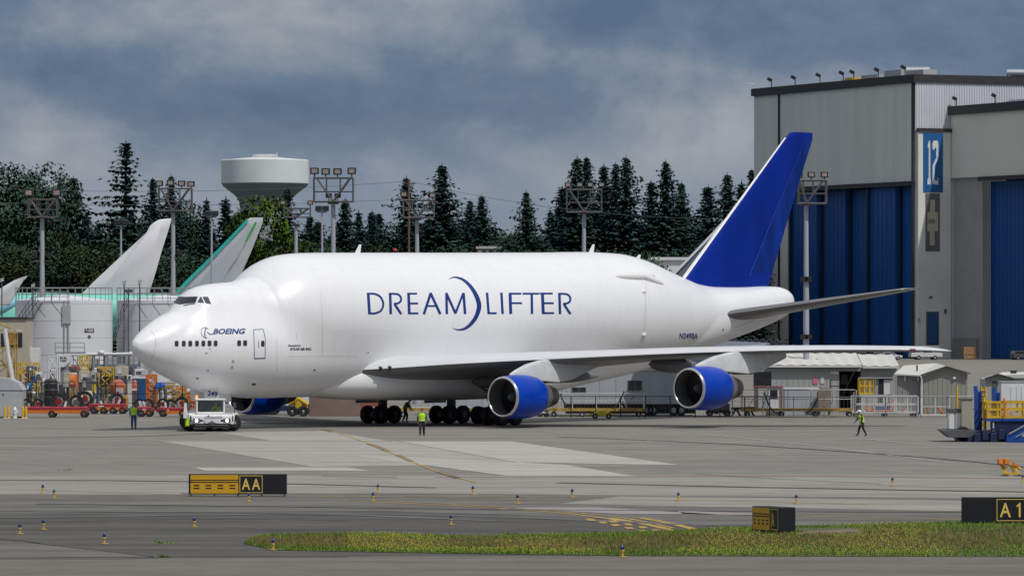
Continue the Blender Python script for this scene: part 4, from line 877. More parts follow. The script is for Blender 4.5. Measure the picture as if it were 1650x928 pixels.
mb = MB(); pface(mb, 1498, 1502, 477, 481, .85); mb.build('wall_lamp', M_dgrey, pil); mb = MB(); pface(mb, 1479, 1483, 512, 520, .7); mb.build('wall_box', M_lgrey, pil); mb = MB(); pface(mb, 1522, 1525.5, 498, 505, .7); mb.build('wall_box', M_dgrey, pil)
# roof gear
for i, x in enumerate((1239, 1277, 1317, 1354.5, 1371.5, 1411, 1454)):
    t = t_at(x); p = hp(t, .6, zc_+.4); m = MB(); m.cyl(p, (p.x, p.y, p.z+1.3), .1, n=6); m.box((p.x-.4, p.y-.2, p.z+1.6), (.9, .7, .6), .4, Matrix.Rotation(.5, 4, 'Y')); m.build('roof_floodlight', M_black, hang)
m = MB(); p = hp(TL-.3, 0, zc_+.4); m.tube([p, (p.x, p.y, p.z+.9), (p.x-1.6, p.y, p.z+1.1)], .1); m.build('corner_camera_arm', M_offwhite, hang)
for x0, x1, h, mm in ((1340, 1352, .8, M_yellow), (1366, 1392, 1.0, M_lgrey), (1403, 1430, 1.5, M_lgrey), (1438, 1466, 1.1, M_lgrey)):
    m = MB(); a, b = t_at(x0), t_at(x1); hbox(m, b, a, 3, 6, zc_+.4, zc_+.4+h); m.build('roof_unit', mm, hang)
def duct(x0, x1, y0, y1, nm='roof_duct'):
    m = MB(); D = 1015; a = W(x0, (y0+y1)/2, D); b = W(x1, (y0+y1)/2, D); r = (y1-y0)/2*D/F; m.cyl(a, b, r, n=14); 
    for x in (x0+4, x1-4): c = W(x, y1, D); m.box((c.x, c.y, c.z-.6), (.4, 1.2, 1.4))
    m.build(nm, mat('duct_metal', (.50, .53, .57), .3, .7, noise=.12), hang, smooth=50)
duct(1460, 1498, 108, 121); duct(1622, 1690, 112, 124)
# second hangar stands forward on the right
h2 = thing('hangar', 'second hangar at the right edge, standing forward with overhanging beige fascia', 'hangar', (0, 0, 0))
s0 = SW; pz = hp(0, s0); zt2 = zat(186, pz); zc2 = zat(172, pz); zf2 = zat(287.5, pz); t2 = t_at(1760, s0)
mb = MB(); hbox(mb, -.2, t2, s0-.0, s0+3, zf2, zt2); mb.build('fascia_wall', mat('fascia_beige', (.70, .695, .61), .6, noise=.05, nscale=.06), h2)
mb = MB(); hbox(mb, .3, t2, s0-.6, s0+60, zt2+.02, zc2); mb.build('roof_edge', M_trim, h2)
mb = MB(); hbox(mb, 0, .5, s0-.3, s0-.03, 0, zt2); mb.build('corner_trim', M_trim, h2)
tj = t_at(1583, s0+.8); tb = t_at(1578, s0+.8)
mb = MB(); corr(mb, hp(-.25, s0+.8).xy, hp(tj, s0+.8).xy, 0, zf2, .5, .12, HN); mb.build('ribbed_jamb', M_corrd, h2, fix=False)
mb = MB(); hbox(mb, -1.0, tb, s0+.1, s0+.75, 0, zat(545, hp(-5, s0))); mb.build('base_wall', mat('base_block', (.24, .24, .22), .7), h2)
mb = MB(); hbox(mb, tj, t2, s0-.3, s0+.2, zf2-.8, zf2-.02); mb.build('door_header', M_trim, h2)
w_ = (tj-t2)/3
for i in range(3):
    a = tj-w_*i; off = 2.6+(i % 2)*1.1; mb = MB(); hbox(mb, a-w_+.05, a-.05, s0+off, s0+off+.7, .1, zf2-.9); lf = mb.build('door_leaf', M_door, h2); m2 = MB()
    n = int(w_/1.3)
    for k in range(n): t = a-.3-(w_-.6)*k/(n-1); hbox(m2, t-.08, t+.08, s0+off-.06, s0+off-.01, .15, zf2-1)
    for z in np.arange(3, zf2-2, 3.4): hbox(m2, a-w_+.1, a-.1, s0+off-.065, s0+off-.008, z, z+.25)
    r2 = m2.build('door_ribs', M_door, lf); r2['kind'] = 'stuff'
mb = MB(); hbox(mb, t2, tj, s0+6, s0+6.4, 0, zf2); mb.build('door_backing', M_black, h2)
for x in (1537, 1600): t = t_at(x, s0); p = hp(t, s0+.5, zc2); m = MB(); m.cyl(p, (p.x, p.y, p.z+1.2), .1, n=6); m.box((p.x-.3, p.y, p.z+1.5), (.8, .6, .6), .5, Matrix.Rotation(.5, 4, 'Y')); m.build('roof_floodlight', M_black, h2)
m = MB(); a = W(1612, 166, 990); m.prism([(a.x, a.z-1.2), (a.x+.6, a.z), (a.x+2, a.z+.6), (a.x+9, a.z+.9), (a.x+9, a.z-1.2)], 990, 993); m.build('roof_vent', mat('duct_metal', (0, 0, 0)), h2)
# white flat building behind the jet
D = 700; b = thing('flat_building', 'low white flat roofed building peeping over the jet tail', 'building', (XD(1090, D), D, 0)); z1 = ZD(414.5, D)
mb = MB(); mb.bx(-3.2, 4.4, 0, 14, 0, z1-.4); mb.build('wall', M_white2, b); mb = MB(); mb.bx(-3.6, 4.8, -.4, 14.4, z1-.39, z1); mb.build('roof_edge', M_white2, b)
D = 1010; b = thing('flat_building', 'tiny pale rooftops between the trees above the middle of the jet roof', 'building', (XD(790, D), D, 0)); z1 = ZD(401, D)
mb = MB(); mb.bx(-2.6, 2, 0, 8, 0, z1); mb.build('wall', M_lgrey, b); mb = MB(); mb.bx(-2.8, 2.2, -.2, 8.2, z1+.01, z1+.5); mb.bx(2.6, 4.6, 0, 3, 0, z1-.4); mb.build('roof_edge', M_offwhite, b)
# ================================================================== FLOODLIGHT MASTS
M_mast = mat('mast_grey', (.36, .37, .42), .5, noise=.06, nscale=.3)
M_truss = mat('truss_grey', (.10, .10, .105), .55, noise=.1)
def mast(x, D, ypole, fr, lamps, label, low=None, w=8.5, lw=16, rail=True):
    t = thing('floodlight_mast', label, 'floodlight mast', (XD(x, D), D, 0), 0, 'floodlight masts round the apron'); k = D/F; zp_ = ZD(ypole, D)
    m = MB(); m.cyl((0, 0, 0), (0, 0, zp_*.62), w*k/2*1.12, w*k/2*.92, 14); m.cyl((0, 0, zp_*.62), (0, 0, zp_), w*k/2*.86, w*k/2*.74, 14); m.cyl((0, 0, 0), (0, 0, .3), w*k*.9, n=14); m.build('pole', M_mast, t, smooth=40)
    lx = lambda q: (q-x)*k
    if fr:
        x0, x1, y0, y1 = fr; a, b = lx(x0), lx(x1); z0, z1 = ZD(y1, D), ZD(y0, D); dp = .8; m = MB(); zm = z0+(z1-z0)*.42
        for yy in (-dp, dp):
            m.bar((a, yy, z0), (b, yy, z0), .10); m.bar((a, yy, z1), (b, yy, z1), .10); m.bar((a, yy, zm), (b, yy, zm), .06)
            for q in (a, b): m.bar((q, yy, z0), (q, yy, z1), .09)
            m.bar((0, yy, z0), (a*.86, yy, z1), .11); m.bar((0, yy, z0), (b*.86, yy, z1), .11)
            for q in (a*.35, b*.35): m.bar((q, yy, zm), (q, yy, z1), .06)
        for q in (a, b): m.bar((q, -dp, z0), (q, dp, z0), .08); m.bar((q, -dp, z1), (q, dp, z1), .08)
        m.bx(a, b, -dp, dp, z0-.06, z0-.01); m.box((0, 0, zp_+.02), (w*k*1.8, w*k*1.6, .25)); m.build('truss_platform', M_truss, t)
    for q, yl in lamps:
        a = lx(q); z = ZD(yl, D); s_ = lw*k; zb = ZD(fr[2], D) if fr else zp_
        m = MB(); m.cyl((a, -.2, zb), (a, -.2, z-s_*.3), .06, n=6); m.prism([(-.2-s_*.42, z-s_*.36), (-.2+s_*.3, z-s_*.22), (-.2+s_*.3, z+s_*.34), (-.2-s_*.42, z+s_*.36)], a-s_*.46, a+s_*.46, 'x'); f = m.build('floodlight', M_black, t, bevel=.03)
        m = MB(); m.bx(a-s_*.30, a+s_*.30, -.2-s_*.425-.02, -.2-s_*.425, z-s_*.22, z+s_*.22); m.build('lens', mat('lamp_lens', (.30, .25, .23), .25, noise=.2), f)
    for yl, dx in (low or []):
        z = ZD(yl, D); m = MB(); m.bar((-dx*k, 0, z-.5), (dx*k, 0, z-.5), .1); m.build('lamp_arm', M_truss, t)
        for s_ in (-1, 1): m = MB(); m.cyl((s_*dx*k*.8, 0, z-.5), (s_*dx*k*.8, 0, z-.1), .04, n=5); m.box((s_*dx*k*.8, -.2, z+.12), (.5, .5, .36)); m.build('floodlight', M_black, t)
    return t
mast(68, 500, 350, (46, 92, 322, 350), [(47, 311), (92, 311)], 'floodlight mast with two lamps at far left, before the big fuel tank', [(412, 16)], 9)
mast(279, 500, 341, (256, 309, 304, 340), [(257, 296), (275, 295), (293, 296), (308, 297)], 'floodlight mast with four lamps between the two tail fins at left', [(409, 13)], 8.5, 13)
mast(537, 415, 326, (506, 569, 287, 325), [(507, 276), (525, 277), (544, 277), (567, 276)], 'closest mast with four big lamps, right of the water tower', [(318, 9)], 9, 15)
mast(672, 440, 353, (650, 699, 323, 351), [(651, 313.5), (697, 315)], 'floodlight mast with two lamps before the tallest middle firs', None, 8, 12)
mast(941, 430, 343, (913, 969, 306, 342), [(915, 298), (934, 298), (951, 298), (969, 298)], 'floodlight mast with four lamps before the towering twin firs', None, 8, 11)
mast(1299, 405, 329, (1286, 1331, 291, 328), [(1287, 283), (1307, 282), (1328, 282)], 'mast in front of the blue hangar doors, right of the blue fin', [(452, 5), (545, 5), (605, 9)], 9.5, 13)
mast(477, 520, 363, (458, 500, 336, 350), [(456, 327), (500, 327)], 'lower mast with two lamps beside the bright green tree', None, 7, 10)
for x, yt, dx, lb in ((195, 364, 9, 'thin twin lamp post behind the white tail fin'), (341, 350, 8, 'thin twin lamp post between the two tail fins'), (519, 342, 8, 'thin twin lamp post close left of the closest mast')):
    D = 640; k = D/F; t = thing('lamp_post', lb, 'lamp post', (XD(x, D), D, 0), 0, 'thin lamp posts'); zz = ZD(yt, D); m = MB(); m.cyl((0, 0, 0), (0, 0, zz), .17, .11, 8); m.bar((-dx*k, 0, zz), (dx*k, 0, zz), .14); m.build('pole', M_mast, t)
    for s_ in (-1, 1): m = MB(); m.prism([(-.4, zz+.1), (.4, zz+.3), (.4, zz+.8), (-.4, zz+.7)], s_*dx*k*.7-.4, s_*dx*k*.7+.4, 'x'); m.build('floodlight', M_black, t)
# thin brown pole with wires
D = 960; t = thing('utility_pole', 'thin brown utility pole rising through the firs behind the jet', 'pole', (XD(659, D), D, 0)); m = MB(); m.cyl((0, 0, 0), (0, 0, ZD(290, D)), .24, .16, 8); m.build('pole', mat('pole_wood', (.16, .10, .07), .9, noise=.2), t); m = MB(); m.bar((-1.2, 0, ZD(296, D)), (1.2, 0, ZD(296, D)), .2); m.build('crossarm', M_bark, t)
def wire(p, sag, nm, lb):
    a, b = [W(*q) for q in p]; m = MB(); m.tube([a+(b-a)*(i/16)-Vector((0, 0, sag*4*(i/16)*(1-i/16))) for i in range(17)], .035, 4); tag(m.build(nm, M_dgrey), lb, 'power line', 'power lines across the tree tops')
wire([(-30, 303, 950), (659, 292, 960)], 1.2, 'power_line', 'upper wire running left from the thin brown pole to the edge of the picture'); wire([(659, 292, 960), (1240, 352, 950)], 2.2, 'power_line', 'wire falling right from the thin brown pole across the firs')
wire([(-30, 326, 950), (659, 321, 960)], .8, 'power_line', 'lower wire running left from the thin brown pole')
# ================================================================== FUEL TANKS
def tank(x, D, wpx, ytop, label, stair):
    k = D/F; r = wpx*k/2; t = thing('fuel_tank', label, 'storage tank', (XD(x, D), D+r, 0), 0, 'white fuel tanks'); z1 = ZD(ytop, D)
    m = MB(); m.lathe([(r, 0), (r, z1), (r*.98, z1+.05), (0, z1+.5)], 56); m.build('shell', mat('tank_white', (.66, .67, .70), .5, noise=.08, nscale=.25), t, smooth=40)
    m = MB()
    for z in np.linspace(z1*.14, z1*.97, 6): m.lathe([(r+.005, z-.02), (r+.02, z), (r+.005, z+.02)], 56)
    q = m.build('weld_seams', mat('seam_light', (0, 0, 0)), t); q['kind'] = 'stuff'
    m = MB(); n = 40
    for i in range(n):
        a, b = 2*math.pi*i/n, 2*math.pi*(i+1)/n; p = lambda u, z: (r*math.cos(u), r*math.sin(u), z)
        m.bar(p(a, z1), p(a, z1+1.1), .04)
        for z in (z1+.55, z1+1.1): m.bar(p(a, z), p(b, z), .045)
    m.build('top_railing', M_grey, t)
    m = MB(); st = MB(); a0, a1, zb = stair; n = 26; q = lambda u, rr, z: (rr*math.cos(u), rr*math.sin(u), z)
    for i in range(n):
        u = a0+(a1-a0)*i/n; z = zb+(z1-zb)*i/n; st.add([q(u, r+.02, z), q(u, r+.85, z), q(u+.035, r+.85, z), q(u+.035, r+.02, z), q(u, r+.02, z+.05), q(u, r+.85, z+.05), q(u+.035, r+.85, z+.05), q(u+.035, r+.02, z+.05)], [(0, 1, 2, 3), (4, 7, 6, 5), (0, 4, 5, 1), (1, 5, 6, 2), (2, 6, 7, 3), (3, 7, 4, 0)])
        if i % 2 == 0: m.bar(q(u, r+.85, z), q(u, r+.85, z+1), .035)
    for dz in (.5, 1.0, 0): m.tube([q(a0+(a1-a0)*i/n, r+.86, zb+(z1-zb)*i/n+dz) for i in range(n+1)], .03, 4)
    s_ = st.build('stair_treads', M_grey, t); s_['kind'] = 'stuff'; m.build('stair_railing', M_dgrey, t)
    return t, r, z1
T1, r1, z1 = tank(96, 445, 158, 484, 'left white fuel tank with a black number plate', (R(200), R(250), 4.0))
m = MB(); u = R(306); p = Vector((r1*math.cos(u)*1.003, r1*math.sin(u)*1.003, 0)); ux = Vector((-math.sin(u), math.cos(u), 0)); nn = Vector((math.cos(u), math.sin(u), 0)); zc0 = ZD(532.5, 445)
m.add([p+ux*a+Vector((0, 0, zc0+b)) for a, b in ((-.45, -.18), (.48, -.18), (.48, .18), (-.45, .18))], [(0, 1, 2, 3)]); pl = m.build('number_plate', M_black, T1); flat_text('T-003', .78, .25, M_white, pl, p+nn*.01-ux*.39+Vector((0, 0, zc0-.12)), ux, (0, 0, 1), bold=.02)
m = MB(); m.add([p+ux*a+Vector((0, 0, zc0-.55+b)) for a, b in ((-.2, 0), (0, -.2), (.2, 0), (0, .2))], [(0, 1, 2, 3)]); m.build('hazard_diamond', M_dgrey, T1)
m = MB(); u = R(278); p = Vector((r1*math.cos(u)*1.02, r1*math.sin(u)*1.02, 0))
for dx in (-.18, .18): m.cyl((p.x+dx, p.y, 1.5), (p.x+dx, p.y, z1), .06, n=6)
m.box((p.x, p.y, z1-1.2), (.7, .2, 1.6)); m.build('riser_pipes', M_lgrey, T1)
T2, r2, z2 = tank(262, 450, 160, 484, 'right white fuel tank with a spiral stair, behind the jet nose', (R(186), R(236), .6))
def platform(x0, x1, ytop, yb, D, label, rails=True):
    k = D/F; t = thing('tank_walkway', label, 'walkway', (XD((x0+x1)/2, D), D, 0), 0, 'steel walkways on the fuel tanks'); w = (x1-x0)*k; z = ZD(yb, D); zt_ = ZD(ytop, D); m = MB(); m.bx(-w/2, w/2, -.5, .5, z-.12, z); m.build('deck', M_grey, t)
    m = MB(); n = max(2, int(w/1.1))
    for i in range(n+1):
        a = -w/2+w*i/n; m.bar((a, -.5, z), (a, -.5, zt_), .05)
    for zz in (zt_, (z+zt_)/2): m.bar((-w/2, -.5, zz), (w/2, -.5, zz), .05)
    for i in range(n): m.bar((-w/2+w*i/n, -.4, z-.1), (-w/2+w*(i+.6)/n, .6, z-1.3), .06)
    m.build('railing', M_grey, t); return t
platform(55, 112, 470, 486, 442, 'steel walkway along the top of the left fuel tank'); platform(222, 296, 472, 489, 447, 'steel walkway along the top of the right fuel tank')
platform(90, 137, 552, 567, 430, 'railed steel platform low in front of the left fuel tank'); 
for x, yt, lb in ((53, 461, 'thin lamp pole at the left side of the left tank'), (200, 456, 'thin lamp pole between the two fuel tanks'), (225, 455, 'thin lamp pole on the right fuel tank'), (3, 452, 'thin lamp pole at the left picture edge beside the tank'), (207, 470, 'square headed lamp pole in front of the spiral stair')):
    D = 438; t = thing('lamp_pole', lb, 'lamp', (XD(x, D), D, 0), 0, 'thin lamp poles at the tanks'); z = ZD(yt, D); m = MB(); m.cyl((0, 0, 0), (0, 0, z), .07, .05, 6); m.build('pole', M_dgrey, t); m = MB(); m.prism([(-.12, z-.15), (.15, z-.05), (.15, z+.25), (-.12, z+.15)], -.22, .22) if x != 207 else m.bx(-.35, .35, -.3, .3, z-.1, z+.2); m.build('lamp_head', M_lgrey if x != 207 else M_dgrey, t)
# ================================================================== OTHER AIRLINERS
M_mint = mat('mint_primer', (.20, .62, .50), .45, noise=.1, nscale=.15); M_teal = mat('teal_primer', (.02, .46, .40), .4, noise=.08); M_tailw = mat('tail_white', (.72, .72, .755), .4, noise=.04, nscale=.1); M_tailg = mat('tail_grey', (.47, .49, .53), .45, noise=.08, nscale=.15)
M_green = mat('green_primer', (.04, .36, .06), .5, noise=.1); M_cyan = mat('cyan_film', (.22, .55, .68), .4, noise=.15, nscale=.3)
def slab_fin(pts, D, thick, m, parent, nm='fin'):
    """tail surface from its outline: lens-shaped thickness, thin at the edges"""
    c = Vector((sum(p[0] for p in pts)/len(pts), sum(p[1] for p in pts)/len(pts))); V = [W(x, y, D) for x, y in pts]; n = len(V); ins = [W(x+(c.x-x)*.35, y+(c.y-y)*.12, D) for x, y in pts]
    vs = V+[p+Vector((0, thick, 0)) for p in ins]+[p-Vector((0, thick, 0)) for p in ins]; fs = [(i, (i+1) % n, n+(i+1) % n, n+i) for i in range(n)]+[((i+1) % n, i, 2*n+i, 2*n+(i+1) % n) for i in range(n)]+[tuple(range(n, 2*n)), tuple(range(3*n-1, 2*n-1, -1))]
    mb = MB(); mb.add(vs, fs); o = mb.build(nm, m, None, smooth=60); o.parent = parent; o.matrix_parent_inverse = parent.matrix_basis.inverted(); return o
def airliner(x_tail, x_nose, ytop, D, dia, label, mf):
    k = D/F; L = (x_tail-x_nose)*k; zc0 = ZD(ytop, D)-dia/2; t = thing('parked_airliner', label, 'airplane', (XD(x_nose, D), D, 0)); r = dia/2; rings = []
    for q in np.linspace(0, 1, 40):
        x = L*q; rr = r*min(1, math.sqrt(max(0, q/.1))*1.0) if q < .1 else (r if q < .68 else r*(1-((q-.68)/.32)**1.7*.9)); up = 0 if q < .68 else (r-rr)*.85
        rings.append([(x, (rr+.02)*math.cos(2*math.pi*i/24), zc0+up+(rr+.02)*math.sin(2*math.pi*i/24)) for i in range(24)])
    m = MB(); m.loft(rings); m.build('fuselage', mf, t, smooth='all')
    for x, y in ((L*.14, 0), (L*.5, -3), (L*.5, 3)): m = MB(); m.cyl((x, y, .5), (x, y, zc0-r*.5), .2, n=8); m.cyl((x, y-.5, .6), (x, y+.5, .6), .6, n=14); m.build('landing_gear', M_dgrey, t)
    for s_ in (-1, 1):
        m = MB(); m.loft([[(L*a, s_*y, z), (L*(a+b)*.5+L*a*.5, s_*y, z+.35*c), (L*(a+b), s_*y, z), (L*(a+b*.5), s_*y, z-.2*c)] for a, b, y, z, c in ((.36, .2, r*.8, zc0-r*.4, 1.6), (.55, .06, L*.46, zc0+1.6, .5))]); m.build('wing', M_tailg, t)
    return t, k
A1, k = airliner(262, -420, 472, 600, 6.0, 'white tailed airliner with mint green fuselage parked behind the left fuel tanks', M_mint)
slab_fin([(131, 474), (150, 455), (200, 408), (240, 371), (249, 358), (256, 354), (277, 351.5), (273, 366), (262, 400), (252, 435), (240, 474)], 600, .35, M_tailw, A1)
A2, k = airliner(440, -160, 473, 660, 6.0, 'airliner with grey tail and teal leading edge hidden behind the jet nose', M_mint)
slab_fin([(282, 474), (300, 455), (350, 405), (397, 356), (403, 351), (424, 350.5), (423, 360), (405, 405), (385, 450), (376, 474)], 660, .35, M_tailg, A2)
def ribbon(pts, w, D, m, parent, nm):
    mb = MB(); V = [W(x, y, D) for x, y in pts]; k = D/F; L_, R_ = [], []
    for i, p in enumerate(V): d = (V[min(len(V)-1, i+1)]-V[max(0, i-1)]).normalized(); q = Vector((-d.z, 0, d.x))*w*k/2; L_ += [p+q, p+q-Vector((0, .12, 0))]; R_ += [p-q-Vector((0, .12, 0)), p-q]
    rings = [[L_[2*i], L_[2*i+1], R_[2*i], R_[2*i+1]] for i in range(len(V))]; mb.loft(rings); o = mb.build(nm, m); o.parent = parent; o.matrix_parent_inverse = parent.matrix_basis.inverted(); return o
ribbon([(284, 472), (300, 455), (350, 406), (399, 355)], 4.5, 659.5, M_teal, A2, 'leading_edge'); ribbon([(413, 358), (404, 374), (396, 390)], 3.2, 659.4, M_green, A2, 'rudder_patch'); ribbon([(396, 390), (384, 412), (370, 432), (352, 466)], 1.8, 659.4, M_lgrey, A2, 'rudder_gap')
A4, k = airliner(26, -560, 478, 560, 5.8, 'airliner at the left picture edge with curved white wing tip and cyan film', M_cyan)
slab_fin([(-30, 492), (0, 465), (22, 452), (36, 446.5), (45, 444.5), (38, 452), (30, 464), (23, 478), (16, 492)], 548, .12, M_white2, A4, 'raked_tip')
A3, k = airliner(1240, 900, 549, 455, 2.9, 'airliner with dark grey fin hidden behind the blue tail of the jet', mat('slate_fin', (.13, .15, .19), .5, noise=.06))
slab_fin([(1072, 456), (1090, 437), (1120, 406), (1148, 377), (1166, 357), (1212, 357), (1204, 395), (1184, 456), (1176, 528), (1090, 528)], 455, .3, mat('slate_fin', (.13, .15, .19), .5, noise=.06), A3)
ribbon([(1072, 456), (1090, 437), (1120, 406), (1148, 377), (1166, 357)], 3.6, 454.7, M_tailw, A3, 'leading_edge')
# ================================================================== SIGNS AND LIGHTS ON THE AIRFIELD
M_signy = mat('sign_yellow', (.62, .34, .012), .45, noise=.06); M_signk = mat('sign_black', (.012, .012, .014), .4, noise=.1); M_letter = mat('sign_letter', (.78, .55, .12), .5, noise=.04)
def ring_frame(mb, x0, x1, z0, z1, w, y):
    for a in ((x0, x1, z0, z0+w), (x0, x1, z1-w, z1), (x0, x0+w, z0+w, z1-w), (x1-w, x1, z0+w, z1-w)): mb.quad((a[0], y, a[2]), (a[1], y, a[2]), (a[1], y, a[3]), (a[0], y, a[3]))
def one(t, c, z, h):
    m = MB(); m.add([(c+a*h, -.006, z+b*h) for a, b in ((-.02, 0), (.11, 0), (.11, 1), (.0, 1), (-.02, .92), (-.17, .82), (-.17, .70), (-.02, .76))], [(0, 7, 6, 5, 4, 3, 2, 1)]); m.build('lettering', M_letter, t, fix=False)
def airfield_sign(label, base, L, H, th, rz, yellow, letters, lx, leg=.09, half=False):
    t = thing('airfield_sign', label, 'airfield sign', base, rz, 'guidance signs'); m = MB(); m.bx(0, L, 0, th, leg, leg+H); body_ = m.build('housing', M_signk, t, bevel=.012)
    m = MB()
    for q in np.linspace(.08, L-.08, 5): m.cyl((q, th/2, 0), (q, th/2, leg), .03, n=6); m.cyl((q, th/2, 0), (q, th/2, .02), .09, n=8)
    m.build('legs', M_steel, t); z0 = leg
    if yellow:
        a, b = yellow; m = MB(); m.bx(a, b, -.012, -.001, z0+.035, z0+H-.035); p = m.build('yellow_panel', M_signy, t); m = MB()
        for f in (.60, .70): m.bx(a, b, -.018, -.0125, z0+H*(f-.022), z0+H*(f+.022))
        for q in range(4):
            for f in (.30, .44): c = a+(b-a)*(q+.5)/4; w = (b-a)*.06; m.bx(c-w, c+w, -.018, -.0125, z0+H*(f-.03), z0+H*(f+.03))
        m.build('hold_pattern', M_signk, p)
    if letters:
        a, b = lx; m = MB(); ring_frame(m, a, b, z0+.07*H, z0+.93*H, .022, -.006); m.build('border', M_letter, t, fix=False)
        n = len(letters); w = (b-a)*.36
        for i, ch in enumerate(letters):
            c = a+(b-a)*(.28+.44*i); ww = w*(.55 if ch == '1' else 1); flat_text(ch, ww, H*.56, M_letter, t, (c-ww/2, -.006, z0+H*.22), (1, 0, 0), (0, 0, 1), bold=.012) if ch != '1' else one(t, c, z0+H*.22, H*.56)
    return t
p = G(304, 800); D = p.y; k = D/F
airfield_sign('long sign reading AA with a yellow hold pattern panel, in front of the jet nose', (p.x, p.y, .02), 158*k, 32.5*k, .28, 0, (3*k, 80*k), 'AA', (82*k, 119*k), leg=.08)
p = G(1550, 845); k = p.y/F
airfield_sign('black sign reading A1 at the right picture edge, standing in grass', (p.x, p.y, .03), 150*k, 41*k, .3, 0, None, 'A1', (56*k, 106*k), leg=.04)
p = G(1212, 859); k = p.y/F
airfield_sign('small airfield sign turned away to the side on the grass island', (p.x, p.y, .03), 1.72, 39*k, .62, R(-62), (.05, 1.12), 'A', (1.2, 1.66), leg=.08)
M_lens = mat('blue_lens', (.012, .03, .16), .15, noise=.2, spec=.8); M_lensg = mat('green_lens', (.02, .16, .04), .15); M_stem = mat('light_yellow', (.60, .38, .06), .5, noise=.15)
def edge_light_mesh():
    b = MB(); b.cyl((0, 0, .03), (0, 0, .045), .13, n=14); b.cyl((0, 0, .045), (0, 0, .22), .032, .028, 8); b.cyl((0, 0, .19), (0, 0, .235), .06, .055, 10); st = b.mesh('stem', M_stem, 40)
    l = MB(); l.lathe([(.048, .235), (.056, .27), (.052, .33), (.03, .365), (0, .375)], 12); return st, l.mesh('lens', M_lens, 'all')
est, eln = edge_light_mesh()
eln2 = eln.copy(); eln2.materials[0] = M_lensg
EL = [(32, 861, 'edge light nearest the left picture border, low in the picture'), (70, 854, 'edge light on dark asphalt right of the leftmost one'), (168, 877, 'edge light below and right of the left pair, near the near taxiway'), (313, 850, 'edge light alone on dark asphalt below the AA sign'),
      (69, 795, 'edge light at upper left on the pale taxilane'), (87, 803, 'low yellow marker light on the yellow line at left'), (440, 887, 'edge light at the left tip of the grass island'), (727, 846, 'edge light on dark asphalt above the middle of the grass'), (401, 809, 'edge light in front of the AA sign'),
      (609, 794, 'edge light right of the AA sign, farther off'), (601, 808, 'small edge light just below the one right of the AA sign'), (762, 797, 'edge light left of the pair before the inboard engine'), (834, 812, 'edge light on the curved yellow line before the inboard engine'), (922, 802, 'edge light straight below the inboard engine exhaust'),
      (1093, 808, 'edge light below the outboard engine inlet'), (1283, 812, 'edge light above the turned sign'), (1276, 838, 'edge light close behind the turned sign'), (1438, 783, 'far edge light on the red worn line at right'), (1003, 898, 'edge light on the front rim of the grass island'), (1648, 778, 'edge light cut by the right picture border')]
for x, y, lb in EL:
    p = G(x, y); t = thing('edge_light', lb, 'edge light', (p.x, p.y, .0), random.uniform(0, 6), 'blue taxiway edge lights'); place(est, 'stem', t); place(eln2 if x == 87 else eln, 'lens', t)
